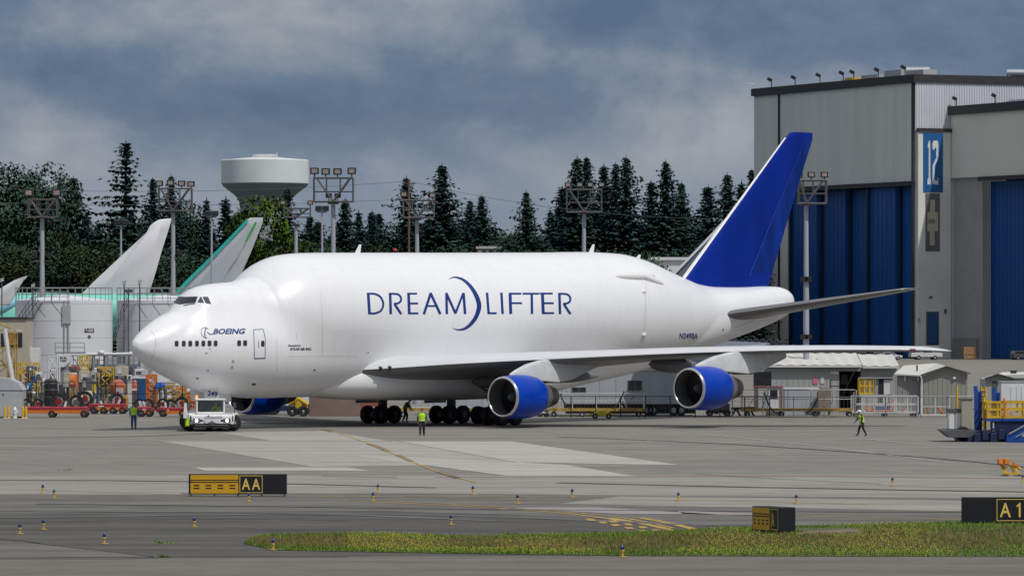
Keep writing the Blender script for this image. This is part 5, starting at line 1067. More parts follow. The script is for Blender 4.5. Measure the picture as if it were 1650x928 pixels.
# ================================================================== PEOPLE
M_vest = mat('vest_lime', (.42, .72, .015), .6, noise=.12, nscale=8); M_stripe = mat('vest_stripe', (.62, .64, .60), .4); M_skin = mat('skin', (.42, .24, .17), .6, noise=.1); M_jeans = mat('trousers_blue', (.035, .07, .19), .8, noise=.2, nscale=8); M_cloth = mat('cloth_dark', (.022, .024, .03), .85, noise=.25, nscale=8); M_shirt = mat('shirt_blue', (.06, .13, .30), .8, noise=.2, nscale=8)
def person(label, base, rz, J, legs, top, arms, hat, hatm, scale=1.0, sitting=False):
    """one continuous skinned body; J are joints; clothing regions are painted by nearest bone; vest and hat are children"""
    t = thing('person', label, 'person', base, rz); vs = []; es = []; rd = []; nm = {}
    def v(n, co, r_): nm[n] = len(vs); vs.append(Vector(co)); rd.append(r_)
    def e(a, b): es.append((nm[a], nm[b]))
    J = dict(dict(pelvis=(0, 0, .96), waist=(0, 0, 1.10), chest=(0, 0, 1.30), neck=(0, 0, 1.47), hb=(0, -.005, 1.54), hm=(0, -.02, 1.62), ht=(0, -.01, 1.71), sL=(-.19, 0, 1.41), sR=(.19, 0, 1.41), eL=(-.25, .02, 1.13), eR=(.25, .02, 1.13), wL=(-.26, -.06, .88), wR=(.26, -.06, .88),
                  pL=(-.095, 0, .90), pR=(.095, 0, .90), kL=(-.11, -.02, .50), kR=(.11, -.02, .50), aL=(-.11, .02, .09), aR=(.11, .02, .09), tL=(-.12, -.16, .035), tR=(.12, -.16, .035)), **J)
    RAD = dict(pelvis=.135, waist=.125, chest=.15, neck=.06, hb=.072, hm=.095, ht=.075, sL=.088, sR=.088, eL=.064, eR=.064, wL=.04, wR=.034, pL=.125, pR=.125, kL=.088, kR=.088, aL=.066, aR=.066, tL=.042, tR=.042)
    for n in J: v(n, J[n], RAD[n])
    for a, b in (('pelvis', 'waist'), ('waist', 'chest'), ('chest', 'neck'), ('neck', 'hb'), ('hb', 'hm'), ('hm', 'ht'), ('chest', 'sL'), ('chest', 'sR'), ('sL', 'eL'), ('sR', 'eR'), ('eL', 'wL'), ('eR', 'wR'), ('pelvis', 'pL'), ('pelvis', 'pR'), ('pL', 'kL'), ('pR', 'kR'), ('kL', 'aL'), ('kR', 'aR'), ('aL', 'tL'), ('aR', 'tR')): e(a, b)
    v('nose', (J['hm'][0], J['hm'][1]-.105, J['hm'][2]-.015), .016); e('hm', 'nose')
    for s_, n in ((-1, 'L'), (1, 'R')):
        v('ear'+n, (J['hm'][0]+s_*.088, J['hm'][1]+.01, J['hm'][2]-.01), .018); e('hm', 'ear'+n)
        w = Vector(J['w'+n]); d = (w-Vector(J['e'+n])).normalized(); f = Vector((0, -1, 0)); f = (f-d*f.dot(d)).normalized(); c = w+d*.055; v('palm'+n, c, .030); e('w'+n, 'palm'+n)
        for i, (o, l) in enumerate(((-.027, .066), (-.009, .075), (.009, .072), (.027, .058))):
            side = d.cross(f); a = c+f*o*-1+d*.035; b = a+d*l*.6; g = b+d*l*.45+side*s_*-.018
            for q, co, rr in ((f'f{n}{i}a', a, .011), (f'f{n}{i}b', b, .0095), (f'f{n}{i}c', g, .008)): v(q, co, rr)
            e('palm'+n, f'f{n}{i}a'); e(f'f{n}{i}a', f'f{n}{i}b'); e(f'f{n}{i}b', f'f{n}{i}c')
        a = c+f*.035-d*.01; v('th'+n, a, .012); v('thb'+n, a+f*.02+d*.04, .009); e('palm'+n, 'th'+n); e('th'+n, 'thb'+n)
    me = bpy.data.meshes.new('body'); me.from_pydata([x*scale for x in vs], es, []); o = bpy.data.objects.new('body', me); COL.objects.link(o)
    md = o.modifiers.new('skin', 'SKIN'); md.use_smooth_shade = True
    for i, sv in enumerate(me.skin_vertices[0].data): sv.radius = (rd[i]*scale*(1.25 if i in (nm['pelvis'], nm['chest'], nm['waist']) else 1), rd[i]*scale*(.82 if i in (nm['pelvis'], nm['chest'], nm['waist']) else 1)); sv.use_root = (i == nm['pelvis'])
    sb = o.modifiers.new('sub', 'SUBSURF'); sb.levels = 1; sb.render_levels = 1
    dg = bpy.context.evaluated_depsgraph_get(); m2 = bpy.data.meshes.new_from_object(o.evaluated_get(dg)); bpy.data.objects.remove(o); m2.name = 'body'
    m2.materials.clear()
    for mm in (M_skin, legs, top, M_black): m2.materials.append(mm)
    bone = {}
    for i, (a, b) in enumerate(es):
        na = [n for n, q in nm.items() if q in (a, b)]
        k_ = 0
        if any(n[0] in 'ka' and n[1:] in ('L', 'R') for n in na) or na[0] in ('pL', 'pR') or ('pelvis' in na and 'waist' not in na): k_ = 1
        if any(n in ('tL', 'tR') for n in na): k_ = 3
        if 'chest' in na or 'waist' in na or ('sL' in na or 'sR' in na): k_ = 2
        if any(n in ('eL', 'eR') for n in na) and any(n in ('wL', 'wR') for n in na): k_ = 2 if arms else 0
        if 'neck' in na and 'hb' in na: k_ = 0
        bone[i] = (vs[a]*scale, vs[b]*scale, k_)
    mi = []
    for pl in m2.polygons:
        c = pl.center; best = None
        for A_, B_, k_ in bone.values():
            ab = B_-A_; u = max(0, min(1, (c-A_).dot(ab)/max(1e-9, ab.length_squared))); dd = (A_+ab*u-c).length
            if best is None or dd < best[0]: best = (dd, k_)
        mi.append(best[1])
    m2.polygons.foreach_set('material_index', mi); m2.polygons.foreach_set('use_smooth', [True]*len(mi))
    b = place(m2, 'body', t); b.scale = (1, 1, 1)
    # vest: shell round the torso, following its lean
    P = [Vector(J['pelvis']), Vector(J['waist']), Vector(J['chest']), Vector(J['neck'])]; rings = []; ex = (Vector(J['sR'])-Vector(J['sL'])).normalized()
    for u, wx, wy in ((-.1, .20, .15), (.35, .19, .145), (.7, .185, .14), (1.3, .195, .15), (1.8, .215, .155), (2.35, .225, .14), (2.75, .17, .11), (2.95, .09, .08)):
        i = min(2, max(0, int(u))); c = P[i]+(P[i+1]-P[i])*(u-i); ey = Vector((0, 0, 1)).cross(ex).normalized()
        rings.append([(c+ex*(wx*1.14*math.cos(2*math.pi*q/18))+ey*(wy*1.1*math.sin(2*math.pi*q/18)))*scale for q in range(18)])
    m = MB(); m.loft(rings, caps=False); vb = m.build('vest', M_vest, t, smooth='all')
    m = MB(); m.loft([[p+(p-sum(r_, Vector())/18)*.03 for p in r_] for r_ in (rings[1], [a.lerp(b_, .5) for a, b_ in zip(rings[1], rings[2])])], caps=False); m.build('reflective_stripe', M_stripe, vb)
    h = Vector(J['hm'])*scale; m = MB()
    if hat == 'helmet': m.lathe([(.135, .03), (.118, .045), (.11, .09), (.08, .135), (0, .15)], 14, h)
    elif hat == 'cap': m.lathe([(.104, .03), (.106, .07), (.085, .115), (0, .13)], 14, h); m.box((h.x, h.y-.13, h.z+.04), (.15, .12, .015))
    else: m.lathe([(.098, .02), (.105, .06), (.085, .11), (0, .125)], 14, h)
    m.build('hard_hat' if hat == 'helmet' else ('cap' if hat == 'cap' else 'hair'), hatm, t, smooth='all'); return t
p = G(215.5, 692); person('person in lime vest and blue trousers standing left of the white tug', (p.x, p.y, .02), R(8), {}, M_jeans, M_shirt, True, 'cap', M_navyblue, .98)
p = G(680, 703.5); person('person in lime vest and dark trousers walking towards the camera before the main wheels', (p.x, p.y, .02), 0, dict(kL=(-.10, -.16, .52), aL=(-.11, -.22, .12), tL=(-.12, -.40, .09), kR=(.11, .02, .50), aR=(.12, .22, .12), tR=(.13, .08, .03), eL=(-.26, .10, 1.14), wL=(-.25, .06, .90), eR=(.27, -.04, 1.14), wR=(.25, -.16, .92)), M_cloth, M_cloth, True, 'hair', mat('hair_grey', (.10, .07, .06), .7), .98)
p = G(1389, 703.5); person('person in lime vest and white helmet walking left across the right apron', (p.x, p.y, .02), R(-82), dict(chest=(0, -.08, 1.29), neck=(0, -.13, 1.45), hb=(0, -.16, 1.52), hm=(0, -.19, 1.60), ht=(0, -.19, 1.69), sL=(-.18, -.06, 1.40), sR=(.18, -.10, 1.40), eL=(-.23, -.24, 1.17), wL=(-.22, -.40, .98), eR=(.24, -.02, 1.12), wR=(.24, -.12, .88), kL=(-.10, -.18, .52), aL=(-.10, -.24, .12), tL=(-.10, -.42, .07), kR=(.10, .06, .50), aR=(.10, .28, .12), tR=(.10, .13, .03)), M_cloth, M_cloth, True, 'helmet', M_white2, .92)
p = G(651, 683); person('person in lime vest crouching forward between the main wheels under the jet', (p.x, p.y+4, .02), R(70), dict(chest=(0, -.16, 1.26), neck=(0, -.26, 1.40), hb=(0, -.30, 1.46), hm=(0, -.35, 1.53), ht=(0, -.37, 1.61), sL=(-.18, -.16, 1.36), sR=(.18, -.16, 1.36), eL=(-.22, -.30, 1.12), wL=(-.2, -.42, .95), eR=(.22, -.26, 1.12), wR=(.2, -.4, .95), kL=(-.10, -.2, .52), aL=(-.1, -.12, .1), tL=(-.1, -.3, .04), kR=(.1, .05, .5), aR=(.1, .24, .1), tR=(.1, .1, .03)), M_cloth, M_cloth, True, 'cap', M_navyblue)
# ================================================================== PUSHBACK TUG
def wheel(par, x, y, r, w, m_hub=None, ax='y'):
    m = MB(); m.lathe([(r*.5, -w/2), (r*.9, -w/2), (r, -w*.32), (r, w*.32), (r*.9, w/2), (r*.5, w/2)], 20, (x, y, r) , ax); o = m.build('wheel', M_rubber, par, smooth=40)
    m = MB(); m.lathe([(0, -w*.36), (r*.52, -w*.3), (r*.52, w*.3), (0, w*.36)], 14, (x, y, r), ax); m.build('rim', m_hub or M_lgrey, o); return o
p = G(341, 695); tug = thing('pushback_tug', 'low white aircraft tug with driver in lime vest, at the jet nose wheel', 'aircraft tug', (p.x, p.y, .004), R(5)); tug.scale = (.92, 1, 1.03)
# local: x across, -y towards the camera
m = MB(); m.prism([(-1.5, .42), (1.5, .42), (1.62, .95), (1.55, 1.05), (-1.55, 1.05), (-1.62, .95)], 0, 7.6); m.build('chassis', M_white, tug, bevel=.05)
m = MB(); m.prism([(-1.15, .36), (1.15, .36), (1.35, .62), (1.42, .98), (-1.42, .98), (-1.35, .62)], -.32, -.005); fb = m.build('front_bumper', M_white, tug, bevel=.05)
m = MB(); m.bx(-1.72, 1.72, .3, 7.4, .24, .44); m.bx(-1.3, 1.3, -.28, .1, .2, .37); m.build('underbody', M_black, tug)
m = MB(); m.prism([(-.45, .50), (.45, .50), (.55, .74), (-.55, .74)], -.39, -.325); m.build('front_step', M_white2, tug, bevel=.02)
m = MB(); m.bx(-1.32, 1.32, -.335, -.322, .40, .50); m.bx(-.95, -.62, -.335, -.322, .62, .74); m.bx(.62, .95, -.335, -.322, .62, .74); m.bx(-1.5, -1.42, -.01, .002, .6, .95); m.bx(1.42, 1.5, -.01, .002, .6, .95); m.build('dark_trim', M_black, fb); m = MB(); m.bar((-.7, .48, 1.22), (-.1, .46, 1.7), .04); m.bar((.1, .48, 1.22), (.6, .46, 1.7), .04); m.build('wipers', M_black, tug)
m = MB(); m.bx(-.5, .5, -.345, -.322, .80, .93); m.build('grille', M_lgrey, tug); m = MB(); m.bx(-.22, .22, -.6, -.4, .46, .58); m.cyl((0, -.5, .40), (0, -.5, .66), .06); m.build('tow_hitch', M_dgrey, tug)
for s_ in (-1, 1):
    m = MB(); m.bx(s_*1.05-.24, s_*1.05+.24, -.345, -.322, .56, .80); hh = m.build('headlight', M_dgrey, tug); m = MB(); m.lathe([(0, -.37), (.10, -.362), (.105, -.346)], 14, (s_*1.05, 0, .68), 'y'); m.build('lamp', mat('lamp_on', (.9, .9, .85), .2, emit=((1, .95, .8), 3)), hh)
    wheel(tug, s_*1.55, 1.0, .52, .42); wheel(tug, s_*1.55, 6.2, .52, .42)
    m = MB(); m.bx(s_*1.5-.32, s_*1.5+.32, .25, 1.75, 1.0, 1.12); m.bx(s_*1.64-.1, s_*1.64+.1, 1.75, 5.4, .5, 1.1); m.build('fender', M_white, tug, bevel=.04)
    m = MB(); m.box((s_*1.58, .05, 1.38), (.06, .06, .55)); m.box((s_*1.58, .0, 1.62), (.2, .08, .32)); m.build('mirror', M_dgrey, tug)
m = MB(); z0, z1 = 1.06, 1.92
for x in (-1.0, .88):
    for y in (.55, 2.1): m.bx(x-.05, x+.05, y-.05, y+.05, z0, z1)
m.bx(-1.1, .98, .45, 2.2, z1, z1+.09); m.bx(-1.05, .93, .5, 2.15, z0, z0+.14); m.build('cab', M_white, tug, bevel=.02)
m = MB(); m.quad((-.95, .5, z0+.15), (.83, .5, z0+.15), (.83, .5, z1), (-.95, .5, z1)); m.quad((-1.03, .6, z0+.15), (-1.03, 2.05, z0+.15), (-1.03, 2.05, z1), (-1.03, .6, z1)); m.quad((.91, .6, z0+.15), (.91, 2.05, z0+.15), (.91, 2.05, z1), (.91, .6, z1))
def glass_mat():
    g = bpy.data.materials.new('cab_glass'); g.use_nodes = True; b = g.node_tree.nodes['Principled BSDF']; b.inputs['Base Color'].default_value = (.06, .075, .08, 1); b.inputs['Roughness'].default_value = .04; b.inputs['Alpha'].default_value = .55; return g
M_cab = glass_mat(); m.build('cab_glass', M_cab, tug)
m = MB(); m.bx(-.95, .83, 1.95, 2.1, z0+.1, z1-.05); m.bx(-.6, -.1, 1.3, 1.8, .9, 1.35); m.build('cab_rear', M_dgrey, tug)
m = MB(); m.cyl((-1.0, 1.0, z1+.09), (-1.0, 1.0, z1+.3), .09, .07, 10); m.build('beacon', mat('amber_beacon', (.8, .25, .02), .3, emit=((1, .35, .05), 1.2)), tug)
flat_text('TLD', .34, .14, M_ink, fb, (.35, -.327, .80), (1, 0, 0), (0, 0, 1), bold=.04); m = MB(); m.add([(-.33, -.335, .94), (-.13, -.335, .94), (-.23, -.335, 1.03)], [(0, 1, 2)]); m.build('emblem', M_ink, fb)
m = MB(); m.bx(-1.78, -1.55, -.15, .25, .35, .8); m.bx(-1.82, -1.75, .3, 1.2, .3, 1.1); m.build('hi_vis_panel', M_vest, tug); m = MB(); m.bx(-1.95, -1.66, -.3, .35, .82, 1.25); m.bx(-1.9, -1.7, .0, .2, 1.25, 1.75); m.build('side_console', M_white2, tug)
Dr = thing('person', 'driver in lime vest seated behind the tug windscreen', 'person', (p.x, p.y, 0), R(5)); Dr.scale = (.92, 1, 1.03); m = MB()
rings = []
for z, wx, wy, cx in ((.95, .2, .15, .35), (1.2, .2, .15, .35), (1.42, .235, .16, .35), (1.53, .2, .13, .35), (1.58, .07, .07, .35), (1.62, .06, .065, .35), (1.65, .08, .095, .35), (1.74, .095, .11, .35), (1.82, .075, .09, .35), (1.86, .02, .02, .35)): rings.append([(cx+wx*math.cos(2*math.pi*q/16), 1.3+wy*math.sin(2*math.pi*q/16), z) for q in range(16)])
m.cur = 0; m.loft(rings)
m.mi = [1 if i < 4*16 else 0 for i in range(len(m.f))]
m.build('body', [M_skin, M_vest], Dr, smooth='all')
m = MB(); m.lathe([(.1, 0), (.105, .05), (.08, .1), (0, .115)], 12, (.35, 1.3, 1.755)); m.build('cap', M_cloth, Dr, smooth='all')
for s_ in (-1, 1): m = MB(); m.tube([(.35+s_*.22, 1.3, 1.48), (.35+s_*.3, 1.15, 1.25), (.35+s_*.16, .92, 1.28)], .05, 8); m.build('sleeve', M_vest, Dr, smooth=40)
# ================================================================== SHEDS, TRAILERS, GROUND EQUIPMENT
M_siding = mat('siding_grey', (.36, .37, .36), .6, noise=.07, nscale=.4); M_siding2 = mat('siding_taupe', (.27, .27, .245), .65, noise=.07, nscale=.4); M_roofw = mat('shed_roof', (.60, .59, .55), .55, noise=.1, nscale=.5); M_dark = mat('dark_inside', (.018, .018, .02), .8)
M_bluegrey = mat('trailer_blue_grey', (.38, .41, .45), .5, noise=.06, nscale=.3); M_pink = mat('notice_pink', (.55, .16, .25), .6); M_brown = mat('blast_wall', (.22, .16, .135), .8, noise=.18, nscale=.6); M_rust = mat('rust_red', (.26, .09, .07), .7, noise=.2)
M_mesh = mat('fence_wire', (.16, .16, .165), .6); M_cage = mat('cage_white', (.60, .60, .60), .5, noise=.1); M_worn = mat('worn_yellow', (.42, .27, .06), .6, noise=.3, nscale=2); M_beige = mat('beige_paint', (.45, .41, .32), .6, noise=.12); M_wood = mat('crate_wood', (.36, .20, .09), .7, noise=.2)
M_ltblue = mat('container_blue', (.012, .085, .24), .5, noise=.15); M_orange2 = mat('tank_orange', (.42, .11, .055), .45, noise=.15); M_tblue = mat('tarp_blue', (.02, .12, .55), .5)
class At:
    """local frame of a thing standing at photo column x, ground depth D: lengths from photo pixels at that depth"""
    def __init__(s, name, label, cat, x, D, rz=0, group=None):
        s.x, s.D, s.k = x, D, D/F; s.t = thing(name, label, cat, (XD(x, D), D, .004), rz, group)
    def X(s, px): return (px-s.x)*s.k
    def Z(s, py): return ZD(py, s.D)
    def part(s, name, m, fn, parent=None, **k):
        mb = MB(); fn(mb); return mb.build(name, m, parent or s.t, **k)
    def rect(s, name, m, x0, x1, y0, y1, f=-.02, th=.04, parent=None, **k):
        """panel standing on the front face, given in photo pixels"""
        return s.part(name, m, lambda b: b.bx(s.X(x0), s.X(x1), f, f+th, s.Z(y1), s.Z(y0)), parent, **k)
def battens(a, x0, x1, f, z0, z1, pitch, m, parent, w=.05):
    mb = MB(); n = max(2, int((x1-x0)/pitch))
    for i in range(n+1): q = x0+(x1-x0)*i/n; mb.bx(q-w/2, q+w/2, f-.03, f-.002, z0, z1)
    o = mb.build('battens', m, parent); o['kind'] = 'stuff'; return o
# ---- long shed with white ribbed roof
a = At('shed', 'long low grey shed with white ribbed roof and a dark open bay', 'shed', 1330, 402); X, Z = a.X, a.Z; dp = 7; zr = Z(578)
w = a.part('wall', M_siding, lambda b: b.bx(X(1222), X(1352), 0, .25, 0, Z(590))); a.part('wall', M_siding, lambda b: b.bx(X(1387), X(1446), 0, .25, 0, Z(592))); a.part('lintel', M_siding, lambda b: b.bx(X(1352)+.005, X(1387)-.005, 0, .25, Z(598), Z(591))); a.part('rear_wall', M_siding, lambda b: b.bx(X(1222), X(1446), dp, dp+.2, 0, Z(590)))
battens(a, X(1243), X(1350), 0, .2, Z(592), .42, M_siding, w); battens(a, X(1390), X(1444), 0, .2, Z(594), .42, M_siding, w)
a.part('bay', M_dark, lambda b: (b.bx(X(1352), X(1387), 2.6, 2.8, 0, Z(592)), b.bx(X(1352), X(1354), .26, 2.6, 0, Z(592)), b.bx(X(1385), X(1387), .26, 2.6, 0, Z(592)), b.bx(X(1352), X(1387), .26, 2.6, 0, .02)))
a.part('stored_box', M_dgrey, lambda b: (b.bx(X(1358), X(1368), 1.8, 2.5, Z(620), Z(604)), b.bx(X(1372), X(1382), 1.6, 2.5, Z(650), Z(628))))
def roof(x0, x1, y0, y1, nm):
    def f(b):
        n = int((X(x1)-X(x0))/.45); V = []
        for i in range(n+1):
            q = X(x0)+(X(x1)-X(x0))*i/n
            V += [(q, -.5, Z(y1)), (q, dp*.9, Z(y0)+.3)] if i % 2 else [(q, -.5, Z(y1)+.06), (q, dp*.9, Z(y0)+.36)]
        b.add(V, [(2*i, 2*i+2, 2*i+3, 2*i+1) for i in range(n)]); b.bx(X(x0), X(x1), -.5, -.44, Z(y1)-.16, Z(y1)-.01)
    return a.part(nm, M_roofw, f)
rf = roof(1236, 1388, 576.5, 588.5, 'roof'); roof(1390, 1448, 578.5, 590, 'roof')
a.part('eave_trim', M_trim, lambda b: b.bx(X(1222), X(1388), -.40, -.28, Z(592)-.06, Z(589.6)-.03), rf)
for q in (1319, 1320.5): a.part('vent_pipe', M_dgrey, lambda b: b.cyl((X(q), 3, Z(586)), (X(q), 3, Z(578)), .06, n=6), rf)
a.rect('window', M_glass, 1214, 1243, 599, 624, -.05, .06); a.rect('pink_notice', M_pink, 1309.5, 1317.5, 608, 618.5, -.06, .02); a.rect('white_notice', M_offwhite, 1322, 1328, 607, 618, -.06, .02); a.rect('name_plate', M_white2, 1339, 1351, 598, 603, -.06, .02)
a.part('corner_panel', M_siding2, lambda b: b.bx(X(1388), X(1399), -.1, -.03, 0, Z(592)))
a.rect('door', M_white2, 1424, 1434, 612, 648, -.1, .05); a.rect('doorway', M_dark, 1416, 1424, 611, 648, -.08, .04); a.rect('lintel', M_trim, 1411, 1437, 607.5, 609, -.3, .3)
a.part('handrail', M_black, lambda b: (b.bar((X(1337), -.6, 0), (X(1337), -.6, Z(612)), .07), b.bar((X(1337), -.6, Z(612)), (X(1352), -.6, Z(612)), .06), b.bar((X(1337), -.6, Z(622)), (X(1352), -.6, Z(622)), .06), b.bar((X(1352), -.6, 0), (X(1352), -.6, Z(612)), .07)))
# ---- gabled shed
a = At('shed', 'taupe gabled shed with a white downpipe, right of the white mesh cage', 'shed', 1500, 392); X, Z = a.X, a.Z
gx0, gx1, gr = X(1487), X(1559), X(1524)
w = a.part('wall', M_siding2, lambda b: (b.prism([(gx0, 0), (gx1, 0), (gx1, Z(602)), (gr, Z(591)), (gx0, Z(604.5))], 0, .2), b.prism([(0, 0), (6, 0), (6, Z(598)), (0, Z(604))], gx0-.2, gx0, 'x')))
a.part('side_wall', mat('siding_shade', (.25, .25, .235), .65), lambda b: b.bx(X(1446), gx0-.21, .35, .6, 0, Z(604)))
battens(a, gx0+.1, gx1-.1, 0, .1, Z(604), .34, M_siding2, w, .04); battens(a, X(1447), gx0-.3, .35, .1, Z(604.5), .34, M_siding2, w, .04)
rf = a.part('roof', M_roofw, lambda b: (b.add([(X(1441), .1, Z(602)), (gx0-.1, -.35, Z(604)), (gr, -.35, Z(589.5)), (gr-.3, 6, Z(586)), (X(1466), 6, Z(590)), (X(1441), .1, Z(602)-.1), (gx0-.1, -.35, Z(604)-.1), (gr, -.35, Z(589.5)-.1)], [(0, 1, 2, 3, 4), (0, 5, 6, 1), (1, 6, 7, 2)]), b.add([(gr, -.35, Z(589.5)), (X(1563), -.35, Z(601.5)), (X(1563), 6, Z(599)), (gr-.3, 6, Z(586))], [(0, 1, 2, 3)])))
a.part('gable_trim', M_trim, lambda b: (b.prism([(gx0-.2, Z(605.5)), (gr, Z(591.4)), (gr, Z(589.4)), (gx0-.2, Z(603.5))], -.42, -.36), b.prism([(X(1563), Z(603)), (gr+.001, Z(591.4)), (gr+.001, Z(589.4)), (X(1563), Z(601))], -.42, -.36)), rf)
a.part('roof_vent', M_dgrey, lambda b: b.cyl((X(1481), 2, Z(598)), (X(1481), 2, Z(588.5)), .07, n=8), rf)
a.part('downpipe', M_white2, lambda b: b.tube([(X(1481), -.4, Z(604)), (gx0-.15, -.35, Z(608)), (gx0-.1, -.25, Z(612)), (gx0-.1, -.25, 0)], .06, 6)); a.rect('wall_lamp', M_white2, 1535, 1540, 607, 610.5, -.2, .18)
for q in (1457, 1478): a.rect('wall_lamp', M_offwhite, q, q+3, 605, 614, .15, .2)
# ---- sheds at the right edge
a = At('shed', 'grey shed with dark roof trim at the right picture edge', 'shed', 1620, 410); X, Z = a.X, a.Z
w = a.part('wall', M_siding, lambda b: b.prism([(X(1588), 0), (X(1690), 0), (X(1690), Z(603)), (X(1608), Z(605)), (X(1588), Z(611))], 0, 5)); battens(a, X(1589), X(1640), 0, .1, Z(612), .5, M_siding, w)
a.part('roof_trim', M_trim, lambda b: b.prism([(X(1586.5), Z(612)), (X(1607.5), Z(605.5)), (X(1632), Z(611.8)), (X(1632), Z(608.5)), (X(1607.5), Z(602)), (X(1586.5), Z(609))], -.4, -.02)); a.part('roof', M_roofw, lambda b: b.add([(X(1609), -.3, Z(602)), (X(1633), -.3, Z(608.6)), (X(1690), -.3, Z(608)), (X(1690), 5, Z(600)), (X(1625), 5, Z(600.5))], [(0, 1, 2, 3, 4)]))
a.rect('door', M_dgrey, 1599, 1607, 614, 660, -.08, .06); a.part('roof_vent', M_dgrey, lambda b: (b.bx(X(1631), X(1640), 1, 1.5, Z(602), Z(598)), b.bx(X(1629), X(1642), .9, 1.6, Z(598), Z(596.6))))
a = At('storage_container', 'white storage container with narrow doors at the right edge, before the grey shed', 'container', 1640, 398); X, Z = a.X, a.Z
w = a.part('box', M_white2, lambda b: b.bx(X(1613), X(1700), 0, 2.4, 0, Z(616)), bevel=.03); a.part('roof_rim', M_lgrey, lambda b: b.bx(X(1612), X(1701), -.05, 2.5, Z(616)+.005, Z(614.6)))
for q in (1629, 1646): a.rect('door', M_white2, q, q+8, 623, 664, -.04, .038, w); a.rect('door_gap', M_grey, q+8, q+8.8, 623, 664, -.03, .028, w)
# ---- office trailers on wheels behind the jet
def trailer(x0, x1, yt, yb, D, label, wins, wheels):
    a = At('office_trailer', label, 'trailer', (x0+x1)/2, D); X, Z = a.X, a.Z; b0 = Z(yb)
    w = a.part('body', M_bluegrey, lambda b: b.bx(X(x0), X(x1), 0, 3, b0, Z(yt)), bevel=.03); a.part('roof_edge', M_lgrey, lambda b: b.bx(X(x0)-.05, X(x1)+.05, -.06, 3.05, Z(yt)+.004, Z(yt)+.12)); bm = MB(); bm.bx(-.02, .02, -.03, -.002, b0+.05, Z(yt)-.05); bm = bm.mesh('seam_strip', M_bluegrey); [place(bm, 'seam_strip', w, (q, 0, 0)) for q in np.arange(X(x0)+.4, X(x1)-.1, 1.22)]
    for u0, u1, v0, v1 in wins: f = a.rect('window', M_lgrey, u0-1, u1+1, v0-1, v1+1, -.05, .049); a.rect('pane', M_glass, u0, (u0+u1)/2-.3, v0, v1, -.07, .018, f); a.rect('pane', M_glass, (u0+u1)/2+.3, u1, v0, v1, -.07, .018, f)
    a.part('chassis', M_black, lambda b: (b.bx(X(x0)+.2, X(x1)-.2, .3, 2.7, b0-.35, b0-.005), b.bx(X(x0)+.3, X(x1)-.3, .6, .8, .15, b0-.36)))
    for q in wheels:
        for y in (.35, 2.5): wheel(a.t, X(q), y, .42, .28)
    return a
trailer(905, 1128, 598, 651, 385, 'long blue grey office trailer on wheels with a double window, between the engines', [(1012, 1034, 613, 629), (922, 944, 624, 631)], (1045, 1052, 1086, 1098))
trailer(690, 880, 622, 656, 388, 'blue grey office trailer on wheels seen between the main wheels', [], (640+90, 760))
# ---- wall, truck and red box under the belly
a = At('blast_wall', 'brown concrete blast wall under the jet belly', 'wall', 540, 383); X, Z = a.X, a.Z; a.part('wall', M_brown, lambda b: b.bx(X(498), X(580), 0, .6, 0, Z(636)), bevel=.03); a.part('cap', M_brown, lambda b: b.bx(X(497), X(581), -.05, .65, Z(636)+.003, Z(634)))
a = At('equipment_crate', 'rust red box beside the brown wall behind the far main wheels', 'crate', 595, 386); X, Z = a.X, a.Z; a.part('box', M_rust, lambda b: b.bx(X(576), X(613), 0, 2, .25, Z(636)), bevel=.03); a.part('skids', M_dgrey, lambda b: (b.bx(X(580), X(584), 0, 2, 0, .245), b.bx(X(604), X(608), 0, 2, 0, .245)))
a = At('flatbed_truck', 'truck with white box body behind the right inboard engine', 'truck', 445, 388); X, Z = a.X, a.Z
a.part('box_body', M_white2, lambda b: b.bx(X(416), X(501), 0, 2.4, Z(654), Z(630)), bevel=.03); a.part('flatbed', M_navyblue, lambda b: b.bx(X(392), X(502), -.1, 2.5, Z(662), Z(654.4))); a.part('load_rack', M_lgrey, lambda b: [b.bar((X(q), -.1, Z(654)), (X(q), -.1, Z(640)), .08) for q in range(412, 470, 8)])
for q in (402, 428, 440, 478, 490): wheel(a.t, X(q), .1, .48, .35); wheel(a.t, X(q), 2.2, .48, .35)
a.part('chassis', M_black, lambda b: b.bx(X(395), X(500), .4, 2, .4, Z(662)-.01))
a = At('lift_crane', 'yellow folded lift machine standing before the white truck box', 'lift', 480, 382); X, Z = a.X, a.Z
a.part('mast', M_yellow, lambda b: (b.bx(X(476), X(483), 0, .5, Z(668), Z(648)), b.bx(X(479), X(486), .1, .6, Z(655), Z(641)))); a.part('arm', M_yellow, lambda b: (b.cyl((X(466), .2, Z(650)), (X(480), .2, Z(642)), .17, n=8), b.cyl((X(480), .2, Z(642)), (X(496), .2, Z(652)), .16, n=8), b.cyl((X(468), .3, Z(656)), (X(496), .3, Z(656)), .18, n=8))); a.part('base', M_black, lambda b: b.bx(X(467), X(493), -.2, .9, .25, .6))
for q in (471, 489): wheel(a.t, X(q), -.1, .4, .3); wheel(a.t, X(q), .8, .4, .3)
